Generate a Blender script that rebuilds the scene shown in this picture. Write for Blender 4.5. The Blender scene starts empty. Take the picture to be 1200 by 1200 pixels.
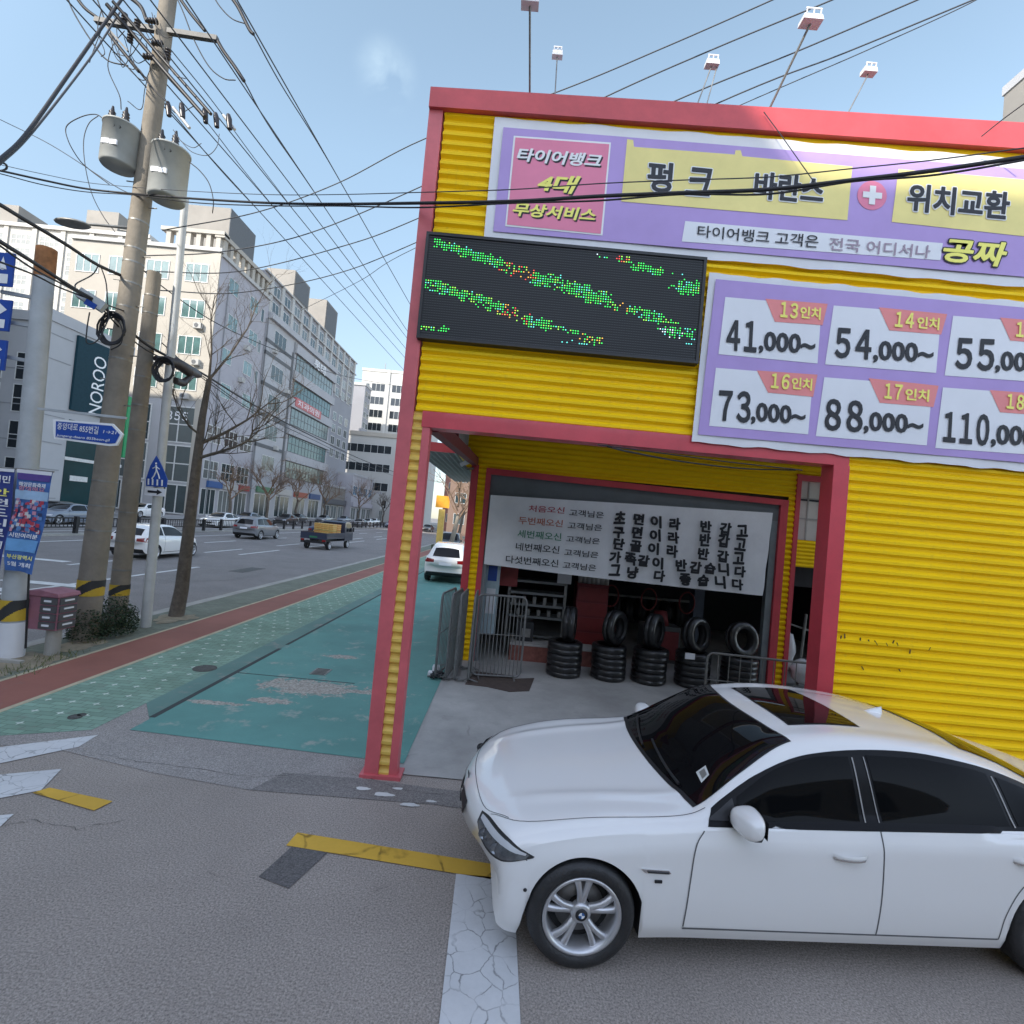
import bpy, bmesh, math, random
import numpy as np
from mathutils import Vector, Matrix
from mathutils.bvhtree import BVHTree
random.seed(7)
SC = bpy.context.scene
COL = SC.collection
# ------------------------------------------------------------------ camera
EYE = Vector((0, 0, 2.7))
ROT = Matrix.Rotation(math.pi/2 + math.radians(1.43), 3, 'X') @ Matrix.Rotation(math.radians(5.3), 3, 'Z')
cd = bpy.data.cameras.new('camera'); cd.sensor_width = 36; cd.lens = 18; cd.clip_end = 3000; cd.clip_start = 0.05
cam = bpy.data.objects.new('camera', cd); COL.objects.link(cam)
cam.matrix_world = Matrix.Translation(EYE) @ ROT.to_4x4()
SC.camera = cam
# ------------------------------------------------------------------ light
SUN_EL, SUN_DIR = math.radians(31), Vector((-0.62, -0.78, 0)).normalized()
SC.view_settings.view_transform = 'Standard'; SC.view_settings.look = 'None'
SC.view_settings.exposure = 1.64; SC.view_settings.gamma = 1
w = bpy.data.worlds.new('World'); SC.world = w; w.use_nodes = True
nt = w.node_tree; nt.nodes.clear()
out = nt.nodes.new('ShaderNodeOutputWorld'); bg = nt.nodes.new('ShaderNodeBackground')
sky = nt.nodes.new('ShaderNodeTexSky'); sky.sky_type = 'NISHITA'; sky.sun_disc = False
sky.sun_elevation = SUN_EL; sky.sun_rotation = math.atan2(SUN_DIR.x, SUN_DIR.y)
sky.altitude = 50; sky.air_density = 0.95; sky.dust_density = 0.5; sky.ozone_density = 1.4
bg.inputs['Strength'].default_value = 0.15
tc = nt.nodes.new('ShaderNodeTexCoord')
CLOUD = (ROT @ Vector(((452-600)/600, -(88-600)/600, -1))).normalized()
dt = nt.nodes.new('ShaderNodeVectorMath'); dt.operation = 'DISTANCE'; dt.inputs[1].default_value = CLOUD
mr = nt.nodes.new('ShaderNodeMapRange'); mr.inputs[1].default_value = 0.058; mr.inputs[2].default_value = 0.0; mr.interpolation_type = 'SMOOTHERSTEP'
nz = nt.nodes.new('ShaderNodeTexNoise'); nz.inputs['Scale'].default_value = 11; nz.inputs['Detail'].default_value = 8; nz.inputs['Distortion'].default_value = .6
mm = nt.nodes.new('ShaderNodeMath'); mm.operation = 'MULTIPLY'
mm2 = nt.nodes.new('ShaderNodeMath'); mm2.operation = 'MULTIPLY'; mm2.inputs[1].default_value = 0.34
mix = nt.nodes.new('ShaderNodeMixRGB'); mix.inputs[2].default_value = (5, 5, 5.1, 1)
L = nt.links.new
L(tc.outputs['Generated'], dt.inputs[0]); L(dt.outputs['Value'], mr.inputs[0]); L(tc.outputs['Generated'], nz.inputs['Vector'])
L(mr.outputs[0], mm.inputs[0]); nr = nt.nodes.new('ShaderNodeMapRange'); nr.inputs[1].default_value = .38; nr.inputs[2].default_value = .78; L(nz.outputs['Fac'], nr.inputs[0]); L(nr.outputs[0], mm.inputs[1]); L(mm.outputs[0], mm2.inputs[0]); L(mm2.outputs[0], mix.inputs[0])
hs = nt.nodes.new('ShaderNodeHueSaturation'); hs.inputs['Saturation'].default_value = .64; L(sky.outputs[0], hs.inputs['Color']); L(hs.outputs[0], mix.inputs[1]); sx = nt.nodes.new('ShaderNodeSeparateXYZ'); L(tc.outputs['Generated'], sx.inputs[0])
fy = nt.nodes.new('ShaderNodeMapRange'); fy.inputs[1].default_value = -.1; fy.inputs[2].default_value = .6; L(sx.outputs[1], fy.inputs[0])
fz = nt.nodes.new('ShaderNodeMapRange'); fz.inputs[1].default_value = .02; fz.inputs[2].default_value = .55; L(sx.outputs[2], fz.inputs[0])
tint = nt.nodes.new('ShaderNodeMixRGB'); tint.inputs[1].default_value = (.37, .375, .375, 1); tint.inputs[2].default_value = (.63, .745, .745, 1); L(fz.outputs[0], tint.inputs[0])
tw_ = nt.nodes.new('ShaderNodeMixRGB'); tw_.inputs[1].default_value = (1, 1, 1, 1); L(fy.outputs[0], tw_.inputs[0]); L(tint.outputs[0], tw_.inputs[2])
mu = nt.nodes.new('ShaderNodeMixRGB'); mu.blend_type = 'MULTIPLY'; mu.inputs[0].default_value = 1; L(mix.outputs[0], mu.inputs[1]); L(tw_.outputs[0], mu.inputs[2]); L(mu.outputs[0], bg.inputs[0])
L(bg.outputs[0], out.inputs[0])
sd = bpy.data.lights.new('sun', 'SUN'); sd.energy = 2.0; sd.angle = math.radians(0.6); sd.color = (1, 0.93, 0.82)
sun = bpy.data.objects.new('sun', sd); COL.objects.link(sun)
sv = SUN_DIR*math.cos(SUN_EL) + Vector((0, 0, math.sin(SUN_EL)))
sun.rotation_euler = sv.to_track_quat('Z', 'Y').to_euler(); sun.location = sv*60
# ------------------------------------------------------------------ survey: sight lines of the photograph met with known planes of the place
def ray(x, y): return ROT @ Vector(((x-600)/600, -(y-600)/600, -1))
def G(x, y, z=0):
    d = ray(x, y); return EYE + d*((z-EYE.z)/d.z)
def W(x, y, Y):
    d = ray(x, y); return EYE + d*(Y/d.y)
def WX(x, y, X):
    d = ray(x, y); return EYE + d*(X/d.x)
# ------------------------------------------------------------------ materials
MATS = {}
def mat(name, col, rough=0.6, metal=0.0, var=0.14, scale=5.0, bump=0.0, coat=0.0, spec=0.5, bscale=None, emit=None):
    if name in MATS: return MATS[name]
    m = bpy.data.materials.new(name); m.use_nodes = True; MATS[name] = m
    n = m.node_tree; b = n.nodes['Principled BSDF']; k = n.links.new
    b.inputs['Roughness'].default_value = rough; b.inputs['Metallic'].default_value = metal
    b.inputs['Coat Weight'].default_value = coat; b.inputs['Coat Roughness'].default_value = 0.04
    b.inputs['Specular IOR Level'].default_value = spec
    b.inputs['Base Color'].default_value = (*col, 1)
    if emit: b.inputs['Emission Color'].default_value = (*col, 1); b.inputs['Emission Strength'].default_value = emit
    if var > 0 or bump > 0:
        t = n.nodes.new('ShaderNodeTexCoord'); z = n.nodes.new('ShaderNodeTexNoise')
        z.inputs['Scale'].default_value = scale; z.inputs['Detail'].default_value = 8; z.inputs['Roughness'].default_value = 0.65
        k(t.outputs['Object'], z.inputs['Vector'])
        r = n.nodes.new('ShaderNodeMapRange'); r.inputs[1].default_value = 0.3; r.inputs[2].default_value = 0.7
        k(z.outputs['Fac'], r.inputs[0])
        x = n.nodes.new('ShaderNodeMixRGB')
        x.inputs[1].default_value = (*[c*(1-var) for c in col], 1); x.inputs[2].default_value = (*[min(1, c*(1+var)) for c in col], 1)
        k(r.outputs[0], x.inputs[0]); k(x.outputs[0], b.inputs['Base Color'])
        if bump > 0:
            z2 = n.nodes.new('ShaderNodeTexNoise'); z2.inputs['Scale'].default_value = bscale or scale*6; z2.inputs['Detail'].default_value = 4
            k(t.outputs['Object'], z2.inputs['Vector'])
            q = n.nodes.new('ShaderNodeBump'); q.inputs['Strength'].default_value = bump; q.inputs['Distance'].default_value = 0.02
            k(z2.outputs['Fac'], q.inputs['Height']); k(q.outputs[0], b.inputs['Normal'])
    return m
class NG:
    """small helper to write node networks"""
    def __init__(s, name, rough=0.8):
        s.m = bpy.data.materials.new(name); s.m.use_nodes = True; MATS[name] = s.m
        s.n = s.m.node_tree.nodes; s.k = s.m.node_tree.links.new; s.b = s.n['Principled BSDF']
        s.b.inputs['Roughness'].default_value = rough
        s.tc = s.n.new('ShaderNodeTexCoord').outputs['Object']
    def noise(s, scale, detail=6, rough=0.6, vec=None, dist=0):
        z = s.n.new('ShaderNodeTexNoise'); z.inputs['Scale'].default_value = scale; z.inputs['Detail'].default_value = detail
        z.inputs['Roughness'].default_value = rough; z.inputs['Distortion'].default_value = dist
        s.k(vec or s.tc, z.inputs['Vector']); return z.outputs['Fac']
    def nvec(s, scale):
        z = s.n.new('ShaderNodeTexNoise'); z.inputs['Scale'].default_value = scale; z.inputs['Detail'].default_value = 5; s.k(s.tc, z.inputs['Vector']); return z.outputs['Color']
    def voro(s, scale, feature='DISTANCE_TO_EDGE', vec=None):
        z = s.n.new('ShaderNodeTexVoronoi'); z.feature = feature; z.inputs['Scale'].default_value = scale
        s.k(vec or s.tc, z.inputs['Vector']); return z.outputs[0]
    def ramp(s, v, a, b, lo=0., hi=1.):
        r = s.n.new('ShaderNodeMapRange'); r.inputs[1].default_value = a; r.inputs[2].default_value = b
        r.inputs[3].default_value = lo; r.inputs[4].default_value = hi; s.k(v, r.inputs[0]); return r.outputs[0]
    def mix(s, f, a, b, mode='MIX'):
        x = s.n.new('ShaderNodeMixRGB'); x.blend_type = mode
        for i, v in ((0, f), (1, a), (2, b)):
            if isinstance(v, (int, float)): x.inputs[i].default_value = v
            elif isinstance(v, tuple): x.inputs[i].default_value = (*v, 1)
            else: s.k(v, x.inputs[i])
        return x.outputs[0]
    def math(s, op, a, b=0.):
        x = s.n.new('ShaderNodeMath'); x.operation = op
        for i, v in ((0, a), (1, b)):
            if isinstance(v, (int, float)): x.inputs[i].default_value = v
            else: s.k(v, x.inputs[i])
        return x.outputs[0]
    def mapping(s, scale=(1, 1, 1), rot=(0, 0, 0)):
        x = s.n.new('ShaderNodeMapping'); x.inputs['Scale'].default_value = scale; x.inputs['Rotation'].default_value = rot
        s.k(s.tc, x.inputs['Vector']); return x.outputs[0]
    def done(s, col, height=None, strength=0.4, dist=0.01):
        s.k(col, s.b.inputs['Base Color'])
        if height is not None:
            q = s.n.new('ShaderNodeBump'); q.inputs['Strength'].default_value = strength; q.inputs['Distance'].default_value = dist
            s.k(height, q.inputs['Height']); s.k(q.outputs[0], s.b.inputs['Normal'])
        return s.m
def asphalt(name, c, stain=0.3):
    g = NG(name, 0.85)
    f = g.noise(75, 4, 0.75); f2 = g.noise(1.1, 5); f3 = g.noise(0.25, 4)
    base = g.mix(g.ramp(f, .34, .66), tuple(x*.50 for x in c), tuple(x*1.55 for x in c))
    base = g.mix(g.ramp(f2, .3, .7), base, g.mix(1., base, (.83, .83, .83), 'MULTIPLY'))
    base = g.mix(g.math('MULTIPLY', g.ramp(f3, .5, .68), stain), base, tuple(x*.62 for x in c))
    sp = g.voro(130, 'F1'); base = g.mix(g.ramp(sp, .18, .10, 0, .55), base, tuple(min(1, x*2.0) for x in c))
    ck = g.voro(.42); dn = g.noise(2.2, 4)
    ckm = g.math('MULTIPLY', g.ramp(ck, .006, .0015), g.ramp(dn, .62, .66, 0, .25)); base = g.mix(ckm, base, tuple(x*.3 for x in c))
    return g.done(base, f, .55, .006)
M_ASPH = asphalt('side street asphalt', (.335, .292, .258), .4)
M_ROAD = asphalt('main road asphalt', (.225, .207, .196))
M_PATCHA = asphalt('patch asphalt', (.325, .298, .278), .1)
M_PATCHD = asphalt('dark patch asphalt', (.215, .198, .186), .1)
def concrete(name, c, cr=True):
    g = NG(name, 0.85)
    f = g.noise(45, 6, .7); f2 = g.noise(.9, 8, .65); f3 = g.noise(3.5, 6)
    base = g.mix(g.ramp(f2, .32, .68), tuple(x*.68 for x in c), tuple(x*1.15 for x in c))
    base = g.mix(g.ramp(f, .3, .7, 0, .35), base, tuple(x*.7 for x in c))
    base = g.mix(g.ramp(f3, .60, .72, 0, .4), base, tuple(x*.55 for x in c))
    if cr:
        wv = g.mix(.35, g.tc, g.nvec(1.6)); ck = g.voro(.42, 'DISTANCE_TO_EDGE', wv); km = g.noise(.7, 3); base = g.mix(g.math('MULTIPLY', g.ramp(ck, .007, .001), g.ramp(km, .5, .6, 0, .5)), base, tuple(x*.4 for x in c))
    return g.done(base, f, .3, .008)
M_CONC = concrete('shop floor concrete', (.44, .425, .40))
M_KERB = concrete('kerb concrete', (.40, .385, .35), False)
M_RAW = concrete('bare broken concrete', (.42, .395, .35))
def painted(name, c, wear_c, thr=.60, cscale=None, spots=()):
    g = NG(name, .75)
    f = g.noise(30, 6, .75); f2 = g.noise(2.6, 8, .7); f1 = g.noise(.7, 4)
    base = g.mix(g.ramp(f1, .3, .7), tuple(x*.8 for x in c), tuple(min(1, x*1.15) for x in c))
    base = g.mix(g.ramp(f, .3, .7, 0, .3), base, tuple(x*.7 for x in c))
    s = g.mapping((1.2, 9, 1), (0, 0, -.5)); st = g.noise(2.2, 6, .7, s)
    m = g.math('MAXIMUM', g.ramp(f2, thr, thr+.10), g.ramp(st, .66, .74, 0, .55))
    base = g.mix(m, base, wear_c)
    for cx, cy, rx, ry in spots:
        mp = g.n.new('ShaderNodeMapping'); mp.inputs['Location'].default_value = (-cx/rx, -cy/ry, 0); mp.inputs['Scale'].default_value = (1/rx, 1/ry, 0); g.k(g.tc, mp.inputs['Vector'])
        ln = g.n.new('ShaderNodeVectorMath'); ln.operation = 'LENGTH'; g.k(mp.outputs[0], ln.inputs[0])
        nn = g.noise(6, 8, .75, None, .8); dd = g.math('ADD', ln.outputs['Value'], g.ramp(nn, .25, .75, -.75, .75))
        hi = g.noise(26, 5, .7); base = g.mix(g.ramp(dd, .95, .80), base, g.mix(g.ramp(hi, .35, .62), (.20, .175, .15), (.50, .46, .40)))
    if cscale:
        v = g.voro(cscale, 'DISTANCE_TO_EDGE', g.mix(.12, g.tc, g.nvec(4))); v2 = g.noise(5, 4)
        base = g.mix(g.math('MULTIPLY', g.ramp(v, .030, .006), g.ramp(v2, .40, .60, .1, .85)), base, tuple(x*.25 for x in c))
    return g.done(base, f, .25, .005)
M_TEAL = painted('worn teal floor paint', (.125, .31, .275), (.31, .36, .32), .565, None, [(*G(362, 806).xy, .75, .36), (*G(318, 822).xy, .35, .12), (*G(250, 824).xy, .5, .07), (*G(430, 812).xy, .6, .10), (*G(400, 770).xy, .3, .14)])
M_TEALD = painted('dusty teal strip', (.13, .245, .215), (.25, .26, .23), .54)
M_WHITE = painted('cracked white road paint', (.66, .66, .66), (.30, .30, .29), .66, 7.5)
M_YELLOW = painted('yellow road paint', (.70, .42, .05), (.36, .24, .08), .63, 2.2)
M_LANE = mat('lane paint', (.62, .62, .6), .8, 0, .2, 3)
def tiles(name, c, star=True):
    g = NG(name, .85)
    br = g.n.new('ShaderNodeTexBrick'); br.inputs['Scale'].default_value = 1; br.inputs['Brick Width'].default_value = .2
    br.inputs['Row Height'].default_value = .1; br.inputs['Mortar Size'].default_value = .005
    br.inputs['Color1'].default_value = (*c, 1); br.inputs['Color2'].default_value = (*[x*.8 for x in c], 1); br.inputs['Mortar'].default_value = (*[x*.5 for x in c], 1)
    g.k(g.tc, br.inputs['Vector'])
    f = g.noise(1.3, 6); base = g.mix(g.ramp(f, .3, .7), br.outputs[0], g.mix(1., br.outputs[0], (.72, .74, .70), 'MULTIPLY'))
    f5 = g.noise(5, 6); base = g.mix(g.ramp(f5, .57, .7, 0, .45), base, (.20, .21, .18))
    return g.done(base, br.outputs['Fac'], -.3, .005)
M_GTILE = tiles('green paving', (.27, .42, .33))
M_VERGE = tiles('dirty verge paving', (.215, .235, .185))
M_RED = painted('red cycle lane', (.30, .115, .085), (.22, .135, .11), .60)
M_BORD = mat('beige edging', (.46, .40, .28), .8, 0, .2, 4)
M_FARPAVE = concrete('far pavement slabs', (.30, .29, .28), False)
M_DIRT = mat('dry dirt', (.26, .225, .16), .95, 0, .35, 5, .5)

M_YEL = NG('yellow corrugated steel', .5); M_YEL.b.inputs['Specular IOR Level'].default_value = .2
_f = M_YEL.noise(.6, 6); _f2 = M_YEL.noise(7, 6, .7, M_YEL.mapping((3, 3, .35)))
_c = M_YEL.mix(M_YEL.ramp(_f, .3, .7), (.90, .57, .003), (.97, .64, .006)); _c = M_YEL.mix(M_YEL.ramp(_f2, .56, .78, 0, .35), _c, (.50, .36, .06))
M_YEL = M_YEL.done(_c)
M_REDP = mat('red painted steel', (.56, .052, .070), .42, 0, .15, 2.5, 0, .15)
M_REDF = mat('faded red painted steel', (.60, .12, .135), .5, 0, .18, 2.0, 0, .1)
M_DRED = mat('dark red steel', (.20, .03, .035), .6)
M_GREYC = mat('grey corrugated soffit', (.45, .45, .44), .6)
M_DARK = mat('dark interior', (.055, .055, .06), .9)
M_BLACK = mat('black plastic', (.018, .018, .02), .5, 0, .2, 20)
M_CABLE = mat('black cable', (.02, .02, .023), .6, 0, 0)
M_CABLET = mat('thin grey cable', (.055, .06, .07), .6, 0, 0)
M_RUB = mat('tyre rubber', (.020, .020, .021), .55, 0, .3, 12, .25, 0, .6, 60)
M_WRAP = mat('wrapped tyre film', (.016, .016, .017), .30, 0, .4, 9, .6, .25, .5, 14)
M_ALU = mat('alloy silver', (.60, .60, .61), .34, .75, .06, 10)
M_STEEL = mat('galvanised steel', (.20, .20, .195), .5, .4, .2, 9)
M_STEELD = mat('dull steel', (.25, .245, .23), .5, .6, .25, 6)
M_CHROME = mat('chrome', (.75, .75, .76), .1, 1, 0)
M_CARW = mat('white car paint', (.83, .82, .80), .25, 0, .012, .8, 0, 1.0)
M_GLASS = mat('tinted car glass', (.006, .006, .007), .03, 0, 0, 1, 0, .0, .26)
M_SGLASS = mat('black tinted side glass', (.004, .004, .0045), .03, 0, 0, 1, 0, 0, .11)
M_BGLASS = mat('building glass', (.035, .055, .06), .12, 0, .5, .3, 0, 0, .45)
M_TGLASS = mat('teal building glass', (.03, .10, .105), .12, 0, .3, .25, 0, 0, .45)
for _m in (M_BGLASS, M_TGLASS):
    _n = _m.node_tree; _o = _n.nodes.new('ShaderNodeObjectInfo'); _x = _n.nodes.new('ShaderNodeMixRGB'); _r = _n.nodes.new('ShaderNodeMapRange')
    _b = _n.nodes['Principled BSDF']; _l = _b.inputs['Base Color'].links[0].from_socket
    _r.inputs[1].default_value = .45; _r.inputs[2].default_value = 1.0; _r.inputs[4].default_value = .55
    _n.links.new(_o.outputs['Random'], _r.inputs[0]); _n.links.new(_r.outputs[0], _x.inputs[0]); _n.links.new(_l, _x.inputs[1]); _x.inputs[2].default_value = (.30, .31, .29, 1); _n.links.new(_x.outputs[0], _b.inputs['Base Color'])
M_FRAME = mat('white window frame', (.62, .62, .6), .5)
M_SEAM = mat('panel gap', (.035, .035, .035), .8, 0, 0)
M_POLE = mat('spun concrete pole', (.235, .205, .165), .85, 0, .2, 3, .3)
M_POLEG = mat('grey painted pole', (.40, .42, .43), .55, 0, .14, 3)
M_POLEW = mat('white painted pole', (.50, .51, .50), .55, 0, .15, 3)
M_RUST = mat('rust', (.30, .13, .05), .85, 0, .35, 9)
M_TRAFO = mat('transformer grey', (.36, .37, .355), .5, 0, .1, 4)
M_CERAM = mat('brown porcelain', (.035, .03, .03), .3)
M_CLOTH = mat('white vinyl banner', (.72, .72, .74), .55, 0, .06, 2)
M_CLOTHG = mat('greyish vinyl cloth', (.78, .78, .79), .6, 0, .08, 2)
M_PURP = mat('lavender print', (.43, .30, .62), .55, 0, .07, 1.5)
M_PINK = mat('pink print', (.76, .22, .34), .55, 0, .06, 2)
M_SALM = mat('salmon print', (.80, .26, .25), .55, 0, .06, 2)
M_PYEL = mat('pale yellow print', (.82, .70, .26), .55, 0, .1, 1.2)
M_LYEL = mat('lemon print', (.90, .84, .18), .55, 0, .04, 2)
M_PANEL = mat('white price panel', (.76, .77, .80), .55, 0, .04, 2)
M_INK = mat('black ink', (.012, .013, .018), .55, 0, 0)
M_GINK = mat('grey ink', (.34, .26, .32), .55, 0, 0)
M_RINK = mat('red ink', (.42, .03, .05), .6, 0, 0)
M_OINK = mat('orange ink', (.45, .13, .07), .6, 0, 0)
M_GRINK = mat('green ink', (.05, .22, .12), .6, 0, 0)
M_WINK = mat('white ink', (.80, .80, .80), .55, 0, 0)
M_BLUE = mat('blue sign', (.012, .065, .34), .4, 0, .06, 4)
M_NAVY = mat('navy print', (.03, .05, .22), .55, 0, .1, 8)
M_BARK = mat('bark', (.12, .10, .08), .95, 0, .35, 9, .8)
M_TWIG = mat('pale twigs', (.20, .13, .085), .95, 0, .25, 3)
M_LEAF = mat('dark evergreen leaf', (.026, .050, .020), .6, 0, .5, 30)
M_MAT = mat('brown rubber mat', (.085, .062, .052), .95, 0, .2, 12, .3)
# ------------------------------------------------------------------ mesh builder
def wloc(o):
    v = Vector((0, 0, 0))
    while o: v += o.location; o = o.parent
    return v
class MB:
    def __init__(s): s.v = []; s.f = []; s.mi = []; s.sm = []
    def add(s, vs, fs, mi=0, smooth=False):
        b = len(s.v); s.v += [tuple(p) for p in vs]
        for f in fs: s.f.append(tuple(i+b for i in f)); s.mi.append(mi); s.sm.append(smooth)
        return s
    def box(s, x0, x1, y0, y1, z0, z1, mi=0):
        v = [(x, y, z) for z in (z0, z1) for y in (y0, y1) for x in (x0, x1)]
        return s.add(v, [(0, 2, 3, 1), (4, 5, 7, 6), (0, 1, 5, 4), (2, 6, 7, 3), (0, 4, 6, 2), (1, 3, 7, 5)], mi)
    def bar(s, a, b, wx, wy, mi=0, up=(0, 0, 1)):
        a, b = Vector(a), Vector(b); d = (b-a).normalized(); u = Vector(up)
        if abs(d.dot(u)) > .98: u = Vector((0, 1, 0))
        r = d.cross(u).normalized(); q = r.cross(d).normalized()
        v = [p + r*i*wx/2 + q*j*wy/2 for p in (a, b) for j in (-1, 1) for i in (-1, 1)]
        return s.add(v, [(0, 1, 3, 2), (4, 6, 7, 5), (0, 4, 5, 1), (2, 3, 7, 6), (0, 2, 6, 4), (1, 5, 7, 3)], mi)
    def tube(s, pts, r, n=8, mi=0, caps=True):
        pts = [Vector(p) for p in pts]; rs = r if isinstance(r, (list, tuple)) else [r]*len(pts)
        vs = []; ref = None
        for i, p in enumerate(pts):
            d = (pts[min(i+1, len(pts)-1)] - pts[max(i-1, 0)])
            d = d.normalized() if d.length > 1e-9 else Vector((0, 0, 1))
            if ref is None or abs(ref.dot(d)) > .95: ref = Vector((0, 0, 1)) if abs(d.z) < .9 else Vector((1, 0, 0))
            a = (ref - d*ref.dot(d)).normalized(); b = d.cross(a); ref = a
            for k in range(n):
                t = 2*math.pi*k/n; vs.append(p + (a*math.cos(t)+b*math.sin(t))*rs[i])
        fs = [(i*n+k, i*n+(k+1) % n, (i+1)*n+(k+1) % n, (i+1)*n+k) for i in range(len(pts)-1) for k in range(n)]
        s.add(vs, fs, mi, True)
        if caps:
            b = len(vs)-n
            s.add([vs[k] for k in range(n)], [tuple(range(n-1, -1, -1))], mi); s.add([vs[b+k] for k in range(n)], [tuple(range(n))], mi)
        return s
    def lathe(s, prof, c=(0, 0, 0), axis='Z', n=24, mi=0, smooth=True):
        vs = []; c = Vector(c)
        for r, h in prof:
            for k in range(n):
                t = 2*math.pi*k/n; a, b = r*math.cos(t), r*math.sin(t)
                vs.append(c + (Vector((a, b, h)) if axis == 'Z' else Vector((a, h, b)) if axis == 'Y' else Vector((h, a, b))))
        m = len(prof)
        fs = [(i*n+k, i*n+(k+1) % n, (i+1)*n+(k+1) % n, (i+1)*n+k) for i in range(m-1) for k in range(n)]
        return s.add(vs, fs, mi, smooth)
    def poly(s, pts, mi=0): return s.add(pts, [tuple(range(len(pts)))], mi)
    def prism(s, pts, off, mi=0):
        n = len(pts); o = Vector(off); a = [Vector(p) for p in pts]; b = [p+o for p in a]
        return s.add(a+b, [tuple(range(n)), tuple(range(2*n-1, n-1, -1))] + [(i, i+n, (i+1) % n+n, (i+1) % n) for i in range(n)], mi)
    def grid(s, rows, mi=0, smooth=True):
        m, n = len(rows), len(rows[0])
        return s.add([p for r in rows for p in r], [(i*n+j, i*n+j+1, (i+1)*n+j+1, (i+1)*n+j) for i in range(m-1) for j in range(n-1)], mi, smooth)
    def text(s, t, quad, bold=0.0, off=0.0, mi=0, shear=0.0):
        vs, fs = text_shape(t, bold, shear); tl, tr, br, bl = [Vector(q) for q in quad]
        o = Vector((0, -off, 0))
        return s.add([(bl*(1-u)+br*u)*(1-v) + (tl*(1-u)+tr*u)*v + o for u, v in vs], fs, mi)
    def build(s, name, mats, parent=None, world=True):
        me = bpy.data.meshes.new(name)
        off = wloc(parent) if (parent and world) else Vector((0, 0, 0))
        me.from_pydata([(p[0]-off.x, p[1]-off.y, p[2]-off.z) for p in s.v], [], s.f)
        for m in (mats if isinstance(mats, (list, tuple)) else [mats]): me.materials.append(m)
        me.polygons.foreach_set('material_index', s.mi); me.polygons.foreach_set('use_smooth', s.sm)
        me.update()
        o = bpy.data.objects.new(name, me); COL.objects.link(o)
        if parent: o.parent = parent
        return o
_TX = {}
def text_shape(t, bold, shear):
    wide = t.isdigit()
    if wide: t = ''.join(chr(0xFF10+int(q)) for q in t)
    key = (t, bold, shear)
    if key in _TX: return _TX[key]
    c = bpy.data.curves.new('lettering', 'FONT'); c.body = t; c.size = 1; c.offset = bold; c.resolution_u = 3; c.shear = shear; c.space_character = .58 if wide else 1
    o = bpy.data.objects.new('lettering', c); COL.objects.link(o)
    dg = bpy.context.evaluated_depsgraph_get(); me = bpy.data.meshes.new_from_object(o.evaluated_get(dg))
    vs = [(v.co.x, v.co.y) for v in me.vertices]; fs = [tuple(p.vertices) for p in me.polygons]
    bpy.data.objects.remove(o); bpy.data.meshes.remove(me); bpy.data.curves.remove(c)
    if not vs: vs, fs = [(0, 0), (1, 0), (1, 1)], [(0, 1, 2)]
    x0, x1 = min(p[0] for p in vs), max(p[0] for p in vs); y0, y1 = min(p[1] for p in vs), max(p[1] for p in vs)
    r = ([((x-x0)/max(x1-x0, 1e-6), (y-y0)/max(y1-y0, 1e-6)) for x, y in vs], fs); _TX[key] = r
    return r
def tag(o, label=None, cat=None, group=None, kind=None):
    if label: o['label'] = label
    if cat: o['category'] = cat
    if group: o['group'] = group
    if kind: o['kind'] = kind
    return o
def thing(name, label, cat, loc=(0, 0, 0), rz=0, group=None):
    o = bpy.data.objects.new(name, None); COL.objects.link(o); o.location = loc; o.rotation_euler = (0, 0, rz); o.empty_display_size = .2
    return tag(o, label, cat, group)
def solo(mb, name, mats, label, cat, group=None): return tag(mb.build(name, mats), label, cat, group)
def struct(name, mb, m): return tag(mb.build(name, m), kind='structure')
def dup(root, loc, rz=None, label=None, group=None):
    r = root.copy(); COL.objects.link(r); r.location = loc
    if rz is not None: r.rotation_euler = (0, 0, rz)
    if label: r['label'] = label
    if group: r['group'] = group
    for ch in list(root.children):
        c = ch.copy(); COL.objects.link(c); c.parent = r
        for g in list(ch.children):
            d = g.copy(); COL.objects.link(d); d.parent = c
    return r
def sheet(x0, x1, y0, y1, z): return MB().poly([(x0, y0, z), (x1, y0, z), (x1, y1, z), (x0, y1, z)])
def flat(pts, z): return MB().poly([(p[0], p[1], z) for p in pts])
# ------------------------------------------------------------------ ground
ZR = -0.13
struct('ground', sheet(-900, 900, -500, 1500, ZR-.01), M_ROAD)
struct('main_road', sheet(-36, -7.75, -60, 600, ZR), M_ROAD)
struct('far_pavement', MB().box(-43, -36, -60, 500, ZR-.2, 0), M_FARPAVE)
struct('side_street', MB().box(-7.5, 60, -12, 5.42, ZR-.2, 0), M_ASPH)
struct('kerb', MB().box(-7.78, -7.6, -12, 400, ZR-.2, .012), M_KERB)
struct('gutter', sheet(-8.25, -7.78, -12, 400, ZR+.004), M_KERB)
struct('verge', MB().box(-7.6, -6.6, -2, 400, ZR-.2, .006), M_VERGE)
struct('cycle_lane', MB().box(-6.54, -5.72, -2, 400, ZR-.2, .006), M_RED)
b = MB(); b.box(-6.6, -6.54, -2, 400, ZR-.2, .010); b.box(-5.72, -5.65, -2, 400, ZR-.2, .010); struct('cycle_lane_edging', b, M_BORD)
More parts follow.
